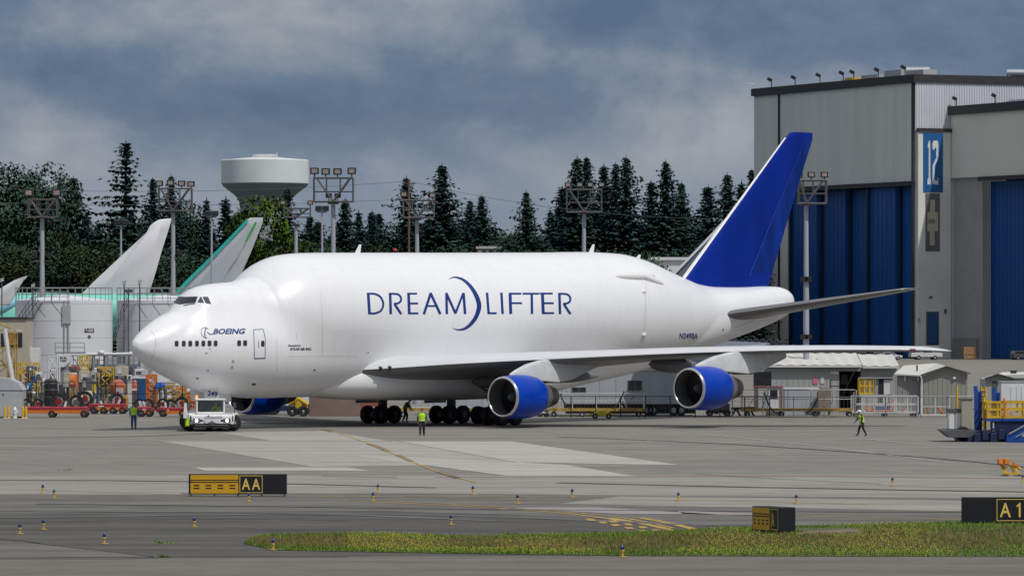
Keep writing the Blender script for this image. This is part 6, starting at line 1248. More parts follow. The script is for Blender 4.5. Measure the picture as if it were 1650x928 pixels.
# ---- fences
def fence(x0, x1, yt, D, label, step=12, m=M_black, mids=(.5,), wire=False, group=None, pw=.06):
    a = At('fence', label, 'fence', (x0+x1)/2, D, 0, group); X, Z = a.X, a.Z; n = max(2, int((x1-x0)/step)); pm = MB(); pm.cyl((0, 0, 0), (0, 0, Z(yt)), pw/2*1.3, n=6); pm = pm.mesh('post', m)
    for i in range(n+1): place(pm, 'post', a.t, (X(x0)+(X(x1)-X(x0))*i/n, 0, 0))
    for f in (1,)+tuple(mids): a.part('rail', m, lambda b: b.bx(X(x0), X(x1), -.025, .025, Z(yt)*f-.05, Z(yt)*f))
    if wire:
        def g(b):
            for i in range(int((X(x1)-X(x0))/.28)): q = X(x0)+.28*i; b.bx(q-.006, q+.006, .03, .04, .1, Z(yt)-.05)
        o = a.part('wire_mesh', M_mesh, g); o['kind'] = 'stuff'
    return a
fence(-30, 330, 616, 404, 'black two rail fence before the cluttered equipment yard at left', 36, M_black, (.62, .3))
fence(880, 1240, 638, 378, 'thin dark fence along the apron edge under the outboard engine', 37, M_black, (.08,), True)
fence(1180, 1575, 639, 377, 'thin dark fence along the apron edge before the sheds', 46, M_mesh, (.08,), True)
# ---- long dollies with racks of poles
def dolly(x0, x1, yt, yb, D, label, seed, m=M_worn, nx=None, rail=True, rm=None):
    a = At('rack_dolly', label, 'dolly', (x0+x1)/2, D, 0, 'equipment dollies along the apron edge'); X, Z = a.X, a.Z; r = random.Random(seed); zb = .42; rm = rm or M_offwhite; z1 = Z(yt)
    a.part('frame', m, lambda b: (b.bx(X(x0), X(x1), 0, .12, zb, zb+.2), b.bx(X(x0), X(x1), 1.6, 1.72, zb, zb+.2), [b.bx(X(x0)+(X(x1)-X(x0))*i/6-.06, X(x0)+(X(x1)-X(x0))*i/6+.06, .06, 1.66, zb+.02, zb+.16) for i in range(7)]))
    n = nx or max(3, int((X(x1)-X(x0))/1.5))
    a.part('rack', rm, lambda b: ([b.bar((X(x0)+(X(x1)-X(x0))*i/n, .06, zb+.2), (X(x0)+(X(x1)-X(x0))*i/n+r.uniform(-.1, .1), .06, z1), .06) for i in range(n+1)], [b.bar((X(x0), .06, zb+.2+(z1-zb-.2)*f), (X(x1), .06, zb+.2+(z1-zb-.2)*f), .045) for f in ((.5, 1) if rail else (.5,))], [b.bar((X(x0)+(X(x1)-X(x0))*i/n, 1.66, zb+.2), (X(x0)+(X(x1)-X(x0))*i/n, 1.66, z1*.9), .05) for i in range(n+1)]))
    for i in range(int((X(x1)-X(x0))/1.1)):
        q = r.uniform(X(x0)+.2, X(x1)-.5)
        if r.random() < .8: a.part('pole', r.choice([M_worn, M_offwhite, M_lgrey, M_rust]), lambda b: b.bar((q, r.uniform(.3, 1.3), zb+.2), (q+r.uniform(-.7, .7), r.uniform(.3, 1.3), z1*r.uniform(.6, .98)), .06))
    for q in np.linspace(X(x0)+.4, X(x1)-.4, 4 if x1-x0 > 90 else 3):
        for y in (.1, 1.6): wheel(a.t, q, y, .2, .12)
    return a
dolly(884, 1038, 634, 672, 380, 'rusty yellow rack dolly left of the outboard engine', 3); dolly(590, 760, 655, 672, 380, 'yellow dolly seen between the main wheels', 4, rail=False)
dolly(1196, 1378, 628, 673, 380, 'rusty yellow dolly loaded with poles, behind the walking person', 5)
def hose(x0, x1, y0, y1, D, sag, label):
    m = MB(); p = W(x0, y0, D); q = W(x1, y1, D); m.tube([p+(q-p)*(i/14)-Vector((0, 0, sag*4*(i/14)*(1-i/14))) for i in range(15)], .06, 6); tag(m.build('hose', M_black, smooth='all'), label, 'hose', 'black hanging hoses')
hose(903, 918, 634, 657, 379.5, .25, 'black hose hanging at the left end of the left rack dolly'); hose(1006, 986, 630, 658, 379.5, .25, 'black hose slanting down in the middle of the left rack dolly'); hose(1231, 1255, 632, 664, 379.5, .5, 'black hose hanging from the white cabin beside the outboard engine'); hose(1318, 1296, 640, 664, 379.5, .35, 'black hose near the foot of the right mast')
a = At('cabin', 'small white cabin with a dark window right of the outboard engine', 'cabin', 1246, 384); X, Z = a.X, a.Z; w = a.part('box', M_white2, lambda b: b.bx(X(1238), X(1257), 0, 2, .3, Z(624)), bevel=.04); a.rect('window', M_glass, 1241, 1253, 627, 642, -.03, .028); a.part('roof_frame', M_rust, lambda b: (b.bx(X(1215), X(1262), -.1, 1.5, Z(623.5), Z(622)), b.bar((X(1259), -.1, .3), (X(1259), -.1, Z(623)), .12), b.bar((X(1217), 0, .3), (X(1217), 0, Z(623)), .08))); a.part('skids', M_dgrey, lambda b: b.bx(X(1236), X(1259), 0, 2, 0, .295))
a = At('storage_container', 'light grey ribbed container between the white cabin and the right mast', 'container', 1285, 388); X, Z = a.X, a.Z; a.part('box', M_bluegrey, lambda b: b.bx(X(1264), X(1318), 0, 2.2, 0, Z(627)), bevel=.03); a.part('roof_rim', M_white2, lambda b: b.bx(X(1263), X(1319), -.06, 2.25, Z(627)+.003, Z(625)))
a = At('equipment_box', 'brown rounded machine cover behind the dolly, below the notices', 'machine', 1328, 386); X, Z = a.X, a.Z; a.part('cover', mat('machine_brown', (.20, .165, .14), .7, noise=.2), lambda b: b.prism([(X(1318), .3), (X(1340), .3), (X(1340), Z(630)), (X(1334), Z(624)), (X(1324), Z(624)), (X(1318), Z(632))], 0, 1.6), bevel=.05); a.part('legs', M_dgrey, lambda b: (b.bx(X(1320), X(1322), .1, 1.5, 0, .295), b.bx(X(1336), X(1338), .1, 1.5, 0, .295)))
# white mesh cage cart
a = At('mesh_cage', 'white mesh cage cart with orange frames before the gabled shed', 'cage cart', 1428, 379); X, Z = a.X, a.Z; x0, x1, z0, z1 = X(1374), X(1479), .35, Z(638.5)
a.part('frame', M_cage, lambda b: ([b.bar((q, y, z0), (q, y, z1), .09) for q in np.linspace(x0, x1, 7) for y in (0, 1.8)], [b.bx(x0, x1, y-.05, y+.05, z-.05, z+.05) for y in (0, 1.8) for z in (z0, (z0+z1)/2, z1)]))
def wires(b):
    n = int((x1-x0)/.16)
    for i in range(n): q = x0+(x1-x0)*i/n; b.bx(q-.008, q+.008, -.01, .01, z0, z1)
    for i in range(8): z = z0+(z1-z0)*i/8; b.bx(x0, x1, -.012, .008, z-.008, z+.008)
o = a.part('wire_mesh', M_cage, wires); o['kind'] = 'stuff'
def oframe(b):
    for q0, q1 in ((1407, 1440), (1398, 1408)): b.bar((X(q0), .9, z0), (X(q0), .9, Z(650)), .09); b.bar((X(q1), .9, z0), (X(q1), .9, Z(656)), .09); b.bar((X(q0), .9, z0+.1), (X(q1), .9, z0+.1), .1)
    b.bar((X(1394), .7, Z(655)), (X(1402), .7, z0), .09); b.bar((X(1440), .8, Z(642)), (X(1434), .8, z0), .1); b.bar((X(1454), .8, z0), (X(1466), .8, Z(650)), .09)
a.part('inner_frames', M_orange, oframe); a.part('stored_panels', M_ltblue, lambda b: b.bx(X(1410), X(1436), 1.0, 1.1, z0+.05, Z(655)))
for q in (x0+.3, (x0+x1)/2, x1-.3):
    for y in (.1, 1.7): wheel(a.t, q, y, .17, .1)
a = At('mesh_gate', 'low mesh gate panel with orange braces in front of the gabled shed', 'gate', 1520, 378); X, Z = a.X, a.Z; a.part('frame', M_cage, lambda b: ([b.bar((X(q), 0, .1), (X(q), 0, Z(639)), .06) for q in (1484, 1507, 1530)], [b.bx(X(1484), X(1530), -.03, .03, z-.03, z+.03) for z in (.2, Z(655), Z(639))], b.bx(X(1524), X(1578), -.03, .03, Z(639), Z(637.6)))); a.part('braces', M_orange, lambda b: (b.bar((X(1511), .3, Z(654)), (X(1520), .3, Z(668)), .14), b.bar((X(1495), .3, .2), (X(1495), .3, Z(655)), .09), b.bar((X(1526), .3, .2), (X(1526), .3, Z(656)), .08))); a.part('kerb_block', M_offwhite, lambda b: b.bx(X(1484), X(1532), -.2, .4, 0, .18))
# yellow lift cage by the shed bay
a = At('lift_cage', 'small yellow lift cage hanging by the dark shed bay', 'lift cage', 1396, 398); X, Z = a.X, a.Z
a.part('frame', M_yellow, lambda b: ([b.bar((X(q), y, Z(634)), (X(q), y, Z(611)), .13) for q in (1385, 1392, 1400, 1407) for y in (0, 1.0)], [b.bx(X(1384), X(1408), y-.05, y+.05, z-.06, z+.06) for y in (0, 1.0) for z in (Z(634), Z(622), Z(611))])); a.part('deck', M_lgrey, lambda b: b.bx(X(1385), X(1407), .06, .95, Z(635), Z(634)+.01)); a.part('stand', M_steel, lambda b: (b.bx(X(1384), X(1436), -.2, .1, Z(637), Z(635)-.02), b.bar((X(1388), 0, 0), (X(1388), 0, Z(637)), .12), b.bar((X(1432), 0, 0), (X(1432), 0, Z(637)), .12), b.bar((X(1410), -.1, Z(635)), (X(1410), -.1, Z(609)), .07), b.bar((X(1383), -.1, Z(609)), (X(1438), -.1, Z(609)), .07)))
# small yellow tow unit
p = G(969, 675); a = At('tow_dolly', 'small bright yellow tow dolly in front of the rack dolly, right of the inboard engine', 'tow dolly', 969, p.y); X, Z = a.X, a.Z
a.part('frame', mat('bright_yellow', (.75, .62, .02), .5, noise=.1), lambda b: (b.bx(X(958), X(982), 0, 1, .25, .5), b.bx(X(966), X(973), .1, .8, .5, Z(664)), b.bar((X(960), .3, .5), (X(966), .3, Z(667)), .15), b.bar((X(981), .3, .5), (X(974), .3, Z(666)), .15), b.bx(X(950), X(990), .35, .5, .28, .40)))
for q in (959, 981): wheel(a.t, X(q), 0, .2, .15); wheel(a.t, X(q), .9, .2, .15)
# dark carts and red and yellow carts behind the engine exhausts
for x0, x1, yt, D, m, lb, st in ((1140, 1176, 650, 382, M_dgrey, 'dark grey ground cart low behind the outboard engine', 0), (1150, 1172, 640, 392, M_red, 'red and yellow cart peeping out under the outboard engine', 0), (866, 884, 664, 381, M_rust, 'red cart with white base under the inboard engine exhaust', 0), (1178, 1216, 656, 381, M_black, 'black towbar trestle right of the outboard engine', 1)):
    a = At('ground_cart' if not st else 'trestle', lb, 'cart' if not st else 'trestle', (x0+x1)/2, D); X, Z = a.X, a.Z
    if st: a.part('beam', m, lambda b: (b.cyl((X(x0), 0, Z(yt+2)), (X(x1), 0, Z(yt+1)), .09, n=8))); a.part('legs', m, lambda b: [b.bar((X(q)+d, 0, 0), (X(q), 0, Z(yt+2)), .13) for q in (x0+8, x1-8) for d in (-.35, .35)])
    else:
        a.part('body', m, lambda b: b.bx(X(x0), X(x1), 0, 1.4, .4, Z(yt)), bevel=.05); a.part('base', M_offwhite if m is M_rust else M_black, lambda b: b.bx(X(x0)-.1, X(x1)+.1, -.1, 1.5, .25, .39))
        for q in (x0+4, x1-4): wheel(a.t, X(q), 0, .24, .15); wheel(a.t, X(q), 1.3, .24, .15)
# ---- cars and pickups by the hangar
M_cars = [mat('car_black', (.012, .012, .014), .25, coat=.8), mat('car_grey', (.07, .075, .08), .25, coat=.8), mat('car_white', (.6, .6, .6), .25, coat=.8), mat('car_blue', (.02, .035, .07), .25, coat=.8)]
def car(x, y, kind, m, label, rz=0, D=None, group=None):
    if D is None: p = G(x, y); D = p.y
    t = thing('parked_car' if kind != 'pickup' else 'pickup_truck', label, 'car' if kind != 'pickup' else 'pickup truck', (XD(x, D), D, .004), rz, group)
    if kind == 'pickup': prof = [(-2.7, .45), (2.7, .45), (2.75, .9), (2.65, 1.08), (1.35, 1.15), (.55, 1.82), (-.75, 1.85), (-.9, 1.15), (-2.7, 1.12)]; win = [(1.15, 1.2), (.5, 1.74), (-.65, 1.76), (-.75, 1.2)]
    elif kind == 'suv': prof = [(-2.2, .4), (2.2, .4), (2.25, .85), (2.1, 1.02), (1.2, 1.12), (.6, 1.68), (-1.9, 1.72), (-2.2, 1.1)]; win = [(1.0, 1.16), (.52, 1.6), (-1.8, 1.62), (-2.0, 1.16)]
    else: prof = [(-2.2, .38), (2.2, .38), (2.22, .7), (2.0, .85), (1.1, .95), (.4, 1.4), (-1.1, 1.42), (-1.8, .98), (-2.2, .92)]; win = [(.95, .98), (.36, 1.34), (-1.05, 1.35), (-1.6, .98)]
    m_ = MB(); m_.prism(prof, -.9, .9); b = m_.build('body', m, t, bevel=.07)
    for s_ in (-1, 1): m_ = MB(); m_.prism(win, s_*.912-.01, s_*.912+.01); m_.build('side_window', M_glass, b)
    a0, a1 = win[0], win[1]; m_ = MB(); m_.add([(a0[0]+.25, -.75, a0[1]), (a0[0]+.25, .75, a0[1]), (a1[0]+.12, .65, a1[1]), (a1[0]+.12, -.65, a1[1])], [(0, 1, 2, 3)]); m_.build('windscreen', M_glass, b)
    for q in (-1.4, 1.45):
        for s_ in (-.82, .82): wheel(t, q, s_, .36, .24)
    for s_ in (-.6, .6): m_ = MB(); m_.box((2.24 if kind != 'pickup' else 2.72, s_, .78), (.06, .35, .16)); m_.build('headlight', M_offwhite, b)
    return t
t = car(1491, 588, 'pickup', M_cars[2], 'white pickup truck with roof rack by the numbered pillar', R(12), 968); t.scale = (1.12, 1.12, 1.15); m = MB()
for q in (-2.4, .4, 2.2): m.bar((q, -.85, 1.1 if q < 0 else 1.8), (q, -.85, 2.15), .07); m.bar((q, .85, 1.1 if q < 0 else 1.8), (q, .85, 2.15), .07)
m.bar((-2.6, -.85, 2.15), (2.4, -.85, 2.15), .08); m.bar((-2.6, .85, 2.15), (2.4, .85, 2.15), .08); m.build('ladder_rack', M_lgrey, t)
for i, (x, kind, ci, lb) in enumerate(((1272, 'suv', 2, 'white car half hidden behind the right mast'), (1300, 'car', 1, 'grey car right of the right mast above the wing'), (1334, 'suv', 1, 'grey car with roof load in the row above the wing'), (1362, 'car', 3, 'dark blue low car in the row above the wing'), (1388, 'suv', 0, 'black car at the left of the black pair above the wing'), (1412, 'suv', 0, 'black car at the right of the black pair above the wing'), (1434, 'car', 2, 'white car next to the black pair at the blue doors'), (1648, 'suv', 1, 'dark car cut by the right picture edge before the blue door'))): car(x, 588, kind, M_cars[ci], lb, R([0, 8, -6, 4, 86, 94, 5, 20][i]), 965, 'cars parked before the hangar doors')
D = 975; a = At('wooden_crate', 'tan wooden crate before the ribbed wall of the second hangar', 'crate', 1562, D); X, Z = a.X, a.Z
a.part('box', M_wood, lambda b: b.bx(X(1553), X(1572), 0, 2, .15, Z(559)), bevel=.02); a.part('slats', M_wood, lambda b: ([b.bx(X(q)-.08, X(q)+.08, -.06, -.005, .15, Z(559)) for q in (1554, 1559, 1566, 1571)], b.bx(X(1553), X(1572), -.1, -.065, 1.0, 1.2), b.bx(X(1553), X(1556), 0, 2, 0, .145), b.bx(X(1569), X(1572), 0, 2, 0, .145)))
a = At('equipment_stack', 'dark stacked docking stands before the hangar, under the jet tail', 'stand', 1225, 700); X, Z = a.X, a.Z
a.part('frame', mat('stand_slate', (.045, .055, .07), .6, noise=.2), lambda b: ([b.bx(X(1178), X(1268), y, y+.3, Z(q)-.2, Z(q)) for q in (546, 553, 562, 574) for y in (0, 3)], [b.bx(X(q)-.15, X(q)+.15, y, y+.3, 0, Z(546)) for q in range(1180, 1270, 11) for y in (0, 3)])); a.part('skirt', mat('stand_dark', (.022, .026, .033), .7, noise=.2), lambda b: b.bx(X(1130), X(1268), 1.2, 1.5, 0, Z(551)))
# ================================================================== BLUE CARGO LOADER AT RIGHT
p = G(1590, 722); a = At('cargo_loader', 'blue cargo loader with two masts and yellow railings at the right edge', 'cargo loader', 1590, 300); X, Z = a.X, a.Z
def P(x, y): return X(x), Z(y)
a.part('front_platform', M_dgrey, lambda b: (b.prism([P(1516, 693), P(1531, 705), P(1558, 705), P(1572, 702), P(1572, 693), P(1530, 692)], .2, 3.2)), bevel=.02)
a.part('chassis', M_navyblue, lambda b: (b.bx(X(1545), X(1700), .4, 3.0, Z(719), Z(694)), b.bx(X(1604), X(1700), .1, 3.3, Z(705), Z(679)), b.bx(X(1560), X(1606), .2, 3.1, Z(722), Z(704))), bevel=.03)
for x, yt, y in ((1584, 623, 3.0), (1606, 624.5, .15)):
    w = a.part('mast', M_gseblue, lambda b: (b.bx(X(x-24/4), X(x+24/4), y, y+.5, Z(718), Z(yt+8)), b.bx(X(x-7), X(x-1), y+.05, y+.45, Z(yt+8)+.002, Z(yt)))); a.part('guide', M_navyblue, lambda b: b.bx(X(x+2), X(x+4.5), y-.08, y-.01, Z(717), Z(yt+10)), w)
a.part('mast_gauge', M_offwhite, lambda b: b.bx(X(1600), X(1602), .06, .14, Z(690), Z(680))); a.part('mast_stripe', M_orange, lambda b: (b.bx(X(1601), X(1612), .05, .14, Z(719.5), Z(718)),))
a.part('yellow_ladder', M_yellow, lambda b: ([b.bar((X(q), 3.7, Z(693)), (X(q), 3.7, Z(624)), .12) for q in (1590, 1597)], [b.bar((X(1590), 3.7, Z(q)), (X(1597), 3.7, Z(q)), .08) for q in range(630, 692, 8)]))
a.part('yellow_post', M_yellow, lambda b: b.bar((X(1550), 3.5, Z(692)), (X(1550), 3.5, Z(623)), .12)); a.part('yellow_post', M_yellow, lambda b: b.bar((X(1590), 1.2, Z(693)), (X(1588), 1.2, Z(640)), .14))
w = a.part('beige_cabinet', M_beige if False else mat('cabinet_beige', (.34, .32, .25), .6, noise=.08), lambda b: b.bx(X(1550.5), X(1568), .5, 2.4, Z(692), Z(644)), bevel=.03); a.part('cabinet_lid', M_dgrey, lambda b: b.bx(X(1549.5), X(1569), .45, 2.45, Z(644)+.003, Z(642.6)), w)
for x in (1531, 1541.5): a.part('white_cabinet', M_white2, lambda b: b.bx(X(x), X(x+9), .8, 2.2, Z(691.5), Z(665)), bevel=.02)
a.part('cabinet_top', M_dgrey, lambda b: b.bx(X(1530), X(1551), .75, 2.25, Z(665)+.003, Z(659)))
a.part('platform_deck', M_gseblue, lambda b: b.bx(X(1589), X(1700), .0, 3.4, Z(678.5), Z(674.5)))
def rails(b):
    for y in (.05, 3.3):
        for q in (1591, 1607, 1620, 1649, 1675): b.bar((X(q), y, Z(674)), (X(q), y, Z(648)), .12)
        for q in (648, 660, 672): b.bx(X(1590), X(1700), y-.05, y+.05, Z(q)-.06, Z(q)+.06)
    for q in (648, 660): b.bar((X(1591), .05, Z(q)), (X(1591), 3.3, Z(q)), .1)
a.part('railing', M_yellow, rails)
def mesh_(b):
    for i in range(90): q = X(1591)+(X(1700)-X(1591))*i/90; b.bx(q-.008, q+.008, .05, .065, Z(672), Z(649))
o = a.part('rail_mesh', M_yellow, mesh_); o['kind'] = 'stuff'
a.part('railing_post', M_orange, lambda b: b.bx(X(1616), X(1619), -.1, .0, Z(674), Z(641)))
a.part('deck_load', M_orange2, lambda b: b.prism([P(1603, 673), P(1613, 673), P(1611, 663), P(1607, 661)], 1, 2))
a.part('deck_box', M_offwhite, lambda b: b.bx(X(1634), X(1648), 1, 2, Z(672), Z(666)))
s_ = a.part('stair', M_gseblue, lambda b: b.prism([P(1617, 726), P(1626, 727), P(1700, 727), P(1700, 660), P(1660, 680), P(1621, 700)], -1.6, -1.45), bevel=.02)
a.part('stair_side', M_gseblue, lambda b: b.prism([P(1617, 726), P(1626, 727), P(1700, 727), P(1700, 660), P(1660, 680), P(1621, 700)], -.5, -.35), bevel=.02)
a.part('treads', M_steel, lambda b: [b.bx(X(1622+i*7), X(1630+i*7), -1.44, -.51, Z(715-i*5)-.04, Z(715-i*5)) for i in range(9)], s_); a.part('handrail', M_steel, lambda b: (b.bar((X(1622), -1.7, Z(698)), (X(1700), -1.7, Z(655)), .08), b.bar((X(1632), -1.7, Z(703)), (X(1662), -1.7, Z(687)), .05)), s_); a.rect('badge', M_offwhite, 1642, 1649, 698, 702, -1.62, .015, s_); a.part('foot_rail', M_steel, lambda b: b.bx(X(1624), X(1640), -1.75, -1.65, Z(727), Z(725)), s_)
for q in (1553, 1640, 1662): wheel(a.t, X(q), .6, .45, .4); wheel(a.t, X(q), 2.8, .45, .4)
a.part('hydraulics', M_black, lambda b: ([b.cyl((X(1590+i*9), .2, Z(700-(i % 3)*5)), (X(1612+i*8), .3, Z(684+(i % 2)*9)), .09, n=8) for i in range(6)],)); a.part('machinery', M_navyblue, lambda b: ([b.bx(X(1570+i*13), X(1580+i*13), -.05, .35, Z(716-(i*7) % 13), Z(698-(i*5) % 9)) for i in range(5)]), bevel=.03)
# runway closure light stand
p = G(1628, 767); a = At('light_trestle', 'yellow folding trestle with orange lamps at the right edge', 'light stand', 1628, p.y); X, Z = a.X, a.Z
a.part('frame', M_yellow, lambda b: (b.bar((X(1619), 0, .04), (X(1615), .3, Z(750)), .10), b.bar((X(1624), 0, .04), (X(1617), .3, Z(750)), .10), b.bar((X(1643), 0, .04), (X(1634), .3, Z(747)), .10), b.bar((X(1637), .7, .04), (X(1631), .4, Z(748)), .10), b.bx(X(1617), X(1645), -.05, .05, .08, .16), b.bx(X(1615), X(1638), .25, .38, Z(754), Z(752)), b.bar((X(1632), .2, Z(748)), (X(1645), .2, Z(756)), .10)))
for q, w_ in ((1613, 10), (1623, 10)): f = a.part('lamp_box', M_orange, lambda b: b.bx(X(q-w_/2), X(q+w_/2-1), .0, .35, Z(748.5), Z(739)), bevel=.02); a.part('lens', mat('amber_lens', (.7, .25, .03), .2, noise=.15), lambda b: b.bx(X(q-w_/2+1.5), X(q+w_/2-2.5), -.03, -.002, Z(747), Z(740.5)), f)
a.part('lamp_arm', M_orange, lambda b: b.prism([P(1632, 745), P(1642, 750), P(1640, 754), P(1631, 749)], .1, .3)) if False else a.part('lamp_arm', M_orange, lambda b: b.prism([(X(1632), Z(744)), (X(1643), Z(750)), (X(1641), Z(753)), (X(1631), Z(748))], .1, .3)); a.part('foot_pads', M_black, lambda b: [b.bx(X(q)-.12, X(q)+.12, -.15, .8, 0, .035) for q in (1619, 1643)])
# ================================================================== CLUTTERED YARD AT LEFT
def red_cart(x0, x1, yb, D, label, reels, seed, long=True):
    a = At('hose_cart', label, 'cart', (x0+x1)/2, D, 0, 'red hose carts at the yard fence'); X, Z = a.X, a.Z; r = random.Random(seed); zt_ = Z(yb-14); zm = Z(yb-10)
    a.part('bed', M_red, lambda b: b.bx(X(x0), X(x1), 0, 1.8, .32, zt_), bevel=.05); a.part('stripe', M_orange, lambda b: b.bx(X(x0)+.5, X(x1)-.05, -.03, -.002, zm-.16, zm+.06)); a.part('white_panel', M_white2, lambda b: b.bx(X(x0)+.8, X(x0)+(X(x1)-X(x0))*.42, -.035, -.003, zm+.08, zt_-.03))
    a.part('top_cover', mat('cover_red', (.46, .05, .075), .4, noise=.2), lambda b: b.bx(X(x0)+.1, X(x1)-.1, .1, 1.7, zt_+.002, zt_+.12), bevel=.03)
    for q in np.linspace(x0+10, x1-6, 4 if long else 2): wheel(a.t, X(q), .05, .27, .22, M_dgrey); wheel(a.t, X(q), 1.65, .27, .22, M_dgrey)
    for q, rr in reels:
        m = MB(); m.lathe([(rr*.62, -.1), (rr, -.13), (rr, .13), (rr*.62, .1), (rr*.62, -.1)], 20, (X(q), .5, zt_+rr*.8), 'y'); o = m.build('hose_reel', M_black, a.t, smooth=40); m = MB(); m.lathe([(0, -.06), (rr*.4, -.05), (rr*.4, .05), (0, .06)], 14, (X(q), .5, zt_+rr*.8), 'y'); m.build('reel_hub', r.choice([M_red, M_dgrey, M_dgrey]), o)
    for i in range(5): q = r.uniform(X(x0)+.3, X(x1)-.3); a.part('valve', r.choice([M_lgrey, M_steel, M_white2]), lambda b: b.cyl((q, .4, zt_+.1), (q+r.uniform(-.15, .15), .4, zt_+r.uniform(.3, .55)), .09, n=8))
    return a
red_cart(-30, 141, 672, 377, 'long red hose cart with orange stripe at far left', ((93, .62), (122, .55), (60, .4), (42, .4)), 1); red_cart(141, 203, 667, 392, 'red hose cart with orange stripe behind the long one', ((188, .5), (136, .6)), 2); red_cart(217, 246, 672, 380, 'short red hose cart behind the person in blue trousers', ((224, .4), (238, .4)), 3, False); red_cart(252, 300, 673, 380, 'red hose cart left of the white tug with coiled hoses', ((262, .45), (275, .4), (292, .5)), 4, False)
for x, nm, lb, m in ((8, 'bollard', 'yellow bollard leftmost of the four by the white hydrant', M_yellow), (14, 'bollard', 'yellow bollard left of the white hydrant, second of its pair', M_yellow), (37, 'bollard', 'yellow bollard just right of the white hydrant', M_yellow), (42, 'bollard', 'yellow bollard rightmost of the four by the white hydrant', M_yellow)):
    D = 374; t = thing(nm, lb, 'bollard', (XD(x, D), D, .004), 0, 'yellow bollards guarding the hydrant'); m_ = MB(); m_.lathe([(.09, 0), (.09, .78), (.07, .84), (0, .86)], 12); m_.build('tube', m, t, smooth=50); m_ = MB(); m_.lathe([(.15, 0), (.15, .04), (.09, .06)], 12); m_.build('base', M_offwhite, t)
D = 374.5; t = thing('fire_hydrant', 'white fire hydrant between the yellow bollards', 'hydrant', (XD(24, D), D, .004)); m = MB(); m.lathe([(.2, 0), (.2, .06), (.13, .08), (.13, .55), (.17, .58), (.15, .66), (.08, .76), (.04, .84), (0, .85)], 14); b = m.build('barrel', M_white2, t, smooth=50); m = MB(); m.cyl((-.25, 0, .45), (.25, 0, .45), .07, n=10); m.cyl((0, -.22, .4), (0, 0, .4), .08, n=10); m.build('outlets', M_white2, t)
a = At('shed', 'small white grey shed with sloping roof at the left picture edge', 'shed', 10, 376); X, Z = a.X, a.Z; a.part('wall', M_lgrey, lambda b: b.prism([(X(-30), .1), (X(36), .1), (X(36), Z(629)), (X(-30), Z(629))], 0, 3), bevel=.02); a.part('roof', mat('shed_white', (.40, .41, .44), .5), lambda b: b.prism([(X(-30), Z(628.6)), (X(37), Z(628.6)), (X(28), Z(616)), (X(14), Z(610)), (X(-30), Z(607))], -.05, 3.05)); a.rect('latch', M_dgrey, 4, 6, 634, 637, -.03, .028)
a = At('yard_office', 'beige flat roofed office with dark windows at the left edge before the tank', 'building', 5, 425); X, Z = a.X, a.Z; w = a.part('wall', M_beige, lambda b: b.bx(X(-40), X(43), 0, 6, 0, Z(514))); a.part('roof_edge', M_trim, lambda b: b.bx(X(-41), X(45), -.15, 6.1, Z(514)+.003, Z(511)))
for q in (-12, 2, 13, 25): f = a.rect('window', M_trim, q, q+11, 537, 559, -.06, .055); a.rect('pane', M_glass, q+1, q+10, 538, 558, -.09, .025, f)
a.rect('plate', M_offwhite, 26, 36, 531, 535, -.05, .04)
def stand(x0, x1, yt, yb, D, label, m, levels, seed, name='work_stand', arms=()):
    a = At(name, label, 'work stand', (x0+x1)/2, D, 0, 'maintenance stands in the yard'); X, Z = a.X, a.Z; r = random.Random(seed); z1 = Z(yt); a_, b_ = X(x0), X(x1)
    a.part('frame', m, lambda b: ([b.bar((q, y, 0), (q, y, z1), .09) for q in (a_, b_) for y in (0, 1.8)], [b.bx(a_, b_, y-.04, y+.04, z1*f-.05, z1*f+.05) for f in levels for y in (0, 1.8)], [b.bar((a_, 0, z1*f0), (b_, 0, z1*f1), .07) for f0, f1 in zip(levels[:-1], levels[1:])], [b.bar((b_, 0, z1*f0), (a_, 0, z1*f1), .07) for f0, f1 in zip(levels[:-1], levels[1:])]))
    a.part('deck', M_grey, lambda b: b.bx(a_, b_, .05, 1.75, z1*levels[-2]+.055, z1*levels[-2]+.12)); a.part('guard_rail', m, lambda b: ([b.bar((a_+(b_-a_)*i/5, 0, z1*levels[-2]), (a_+(b_-a_)*i/5, 0, z1), .045) for i in range(6)]))
    for q in (a_+.1, b_-.1): wheel(a.t, q, 0, .18, .1); wheel(a.t, q, 1.8, .18, .1)
    return a
a = stand(14, 24, 536, 640, 415, 'tall yellow stair frame with white conveyor tube at far left', M_worn, (.1, .35, .6, .85, 1), 1); X, Z = a.X, a.Z
a.part('conveyor_tube', M_white2, lambda b: b.tube([(X(8), -.2, Z(530)), (X(14), -.2, Z(575)), (X(20), -.2, Z(610)), (X(34), -.2, Z(634)), (X(60), -.2, Z(634))], .18, 8)); a.part('canopy', M_worn, lambda b: (b.bar((X(-20), 0, Z(515)), (X(18), 0, Z(528)), .1), b.bar((X(-20), 0, Z(526)), (X(14), 0, Z(534)), .1)))
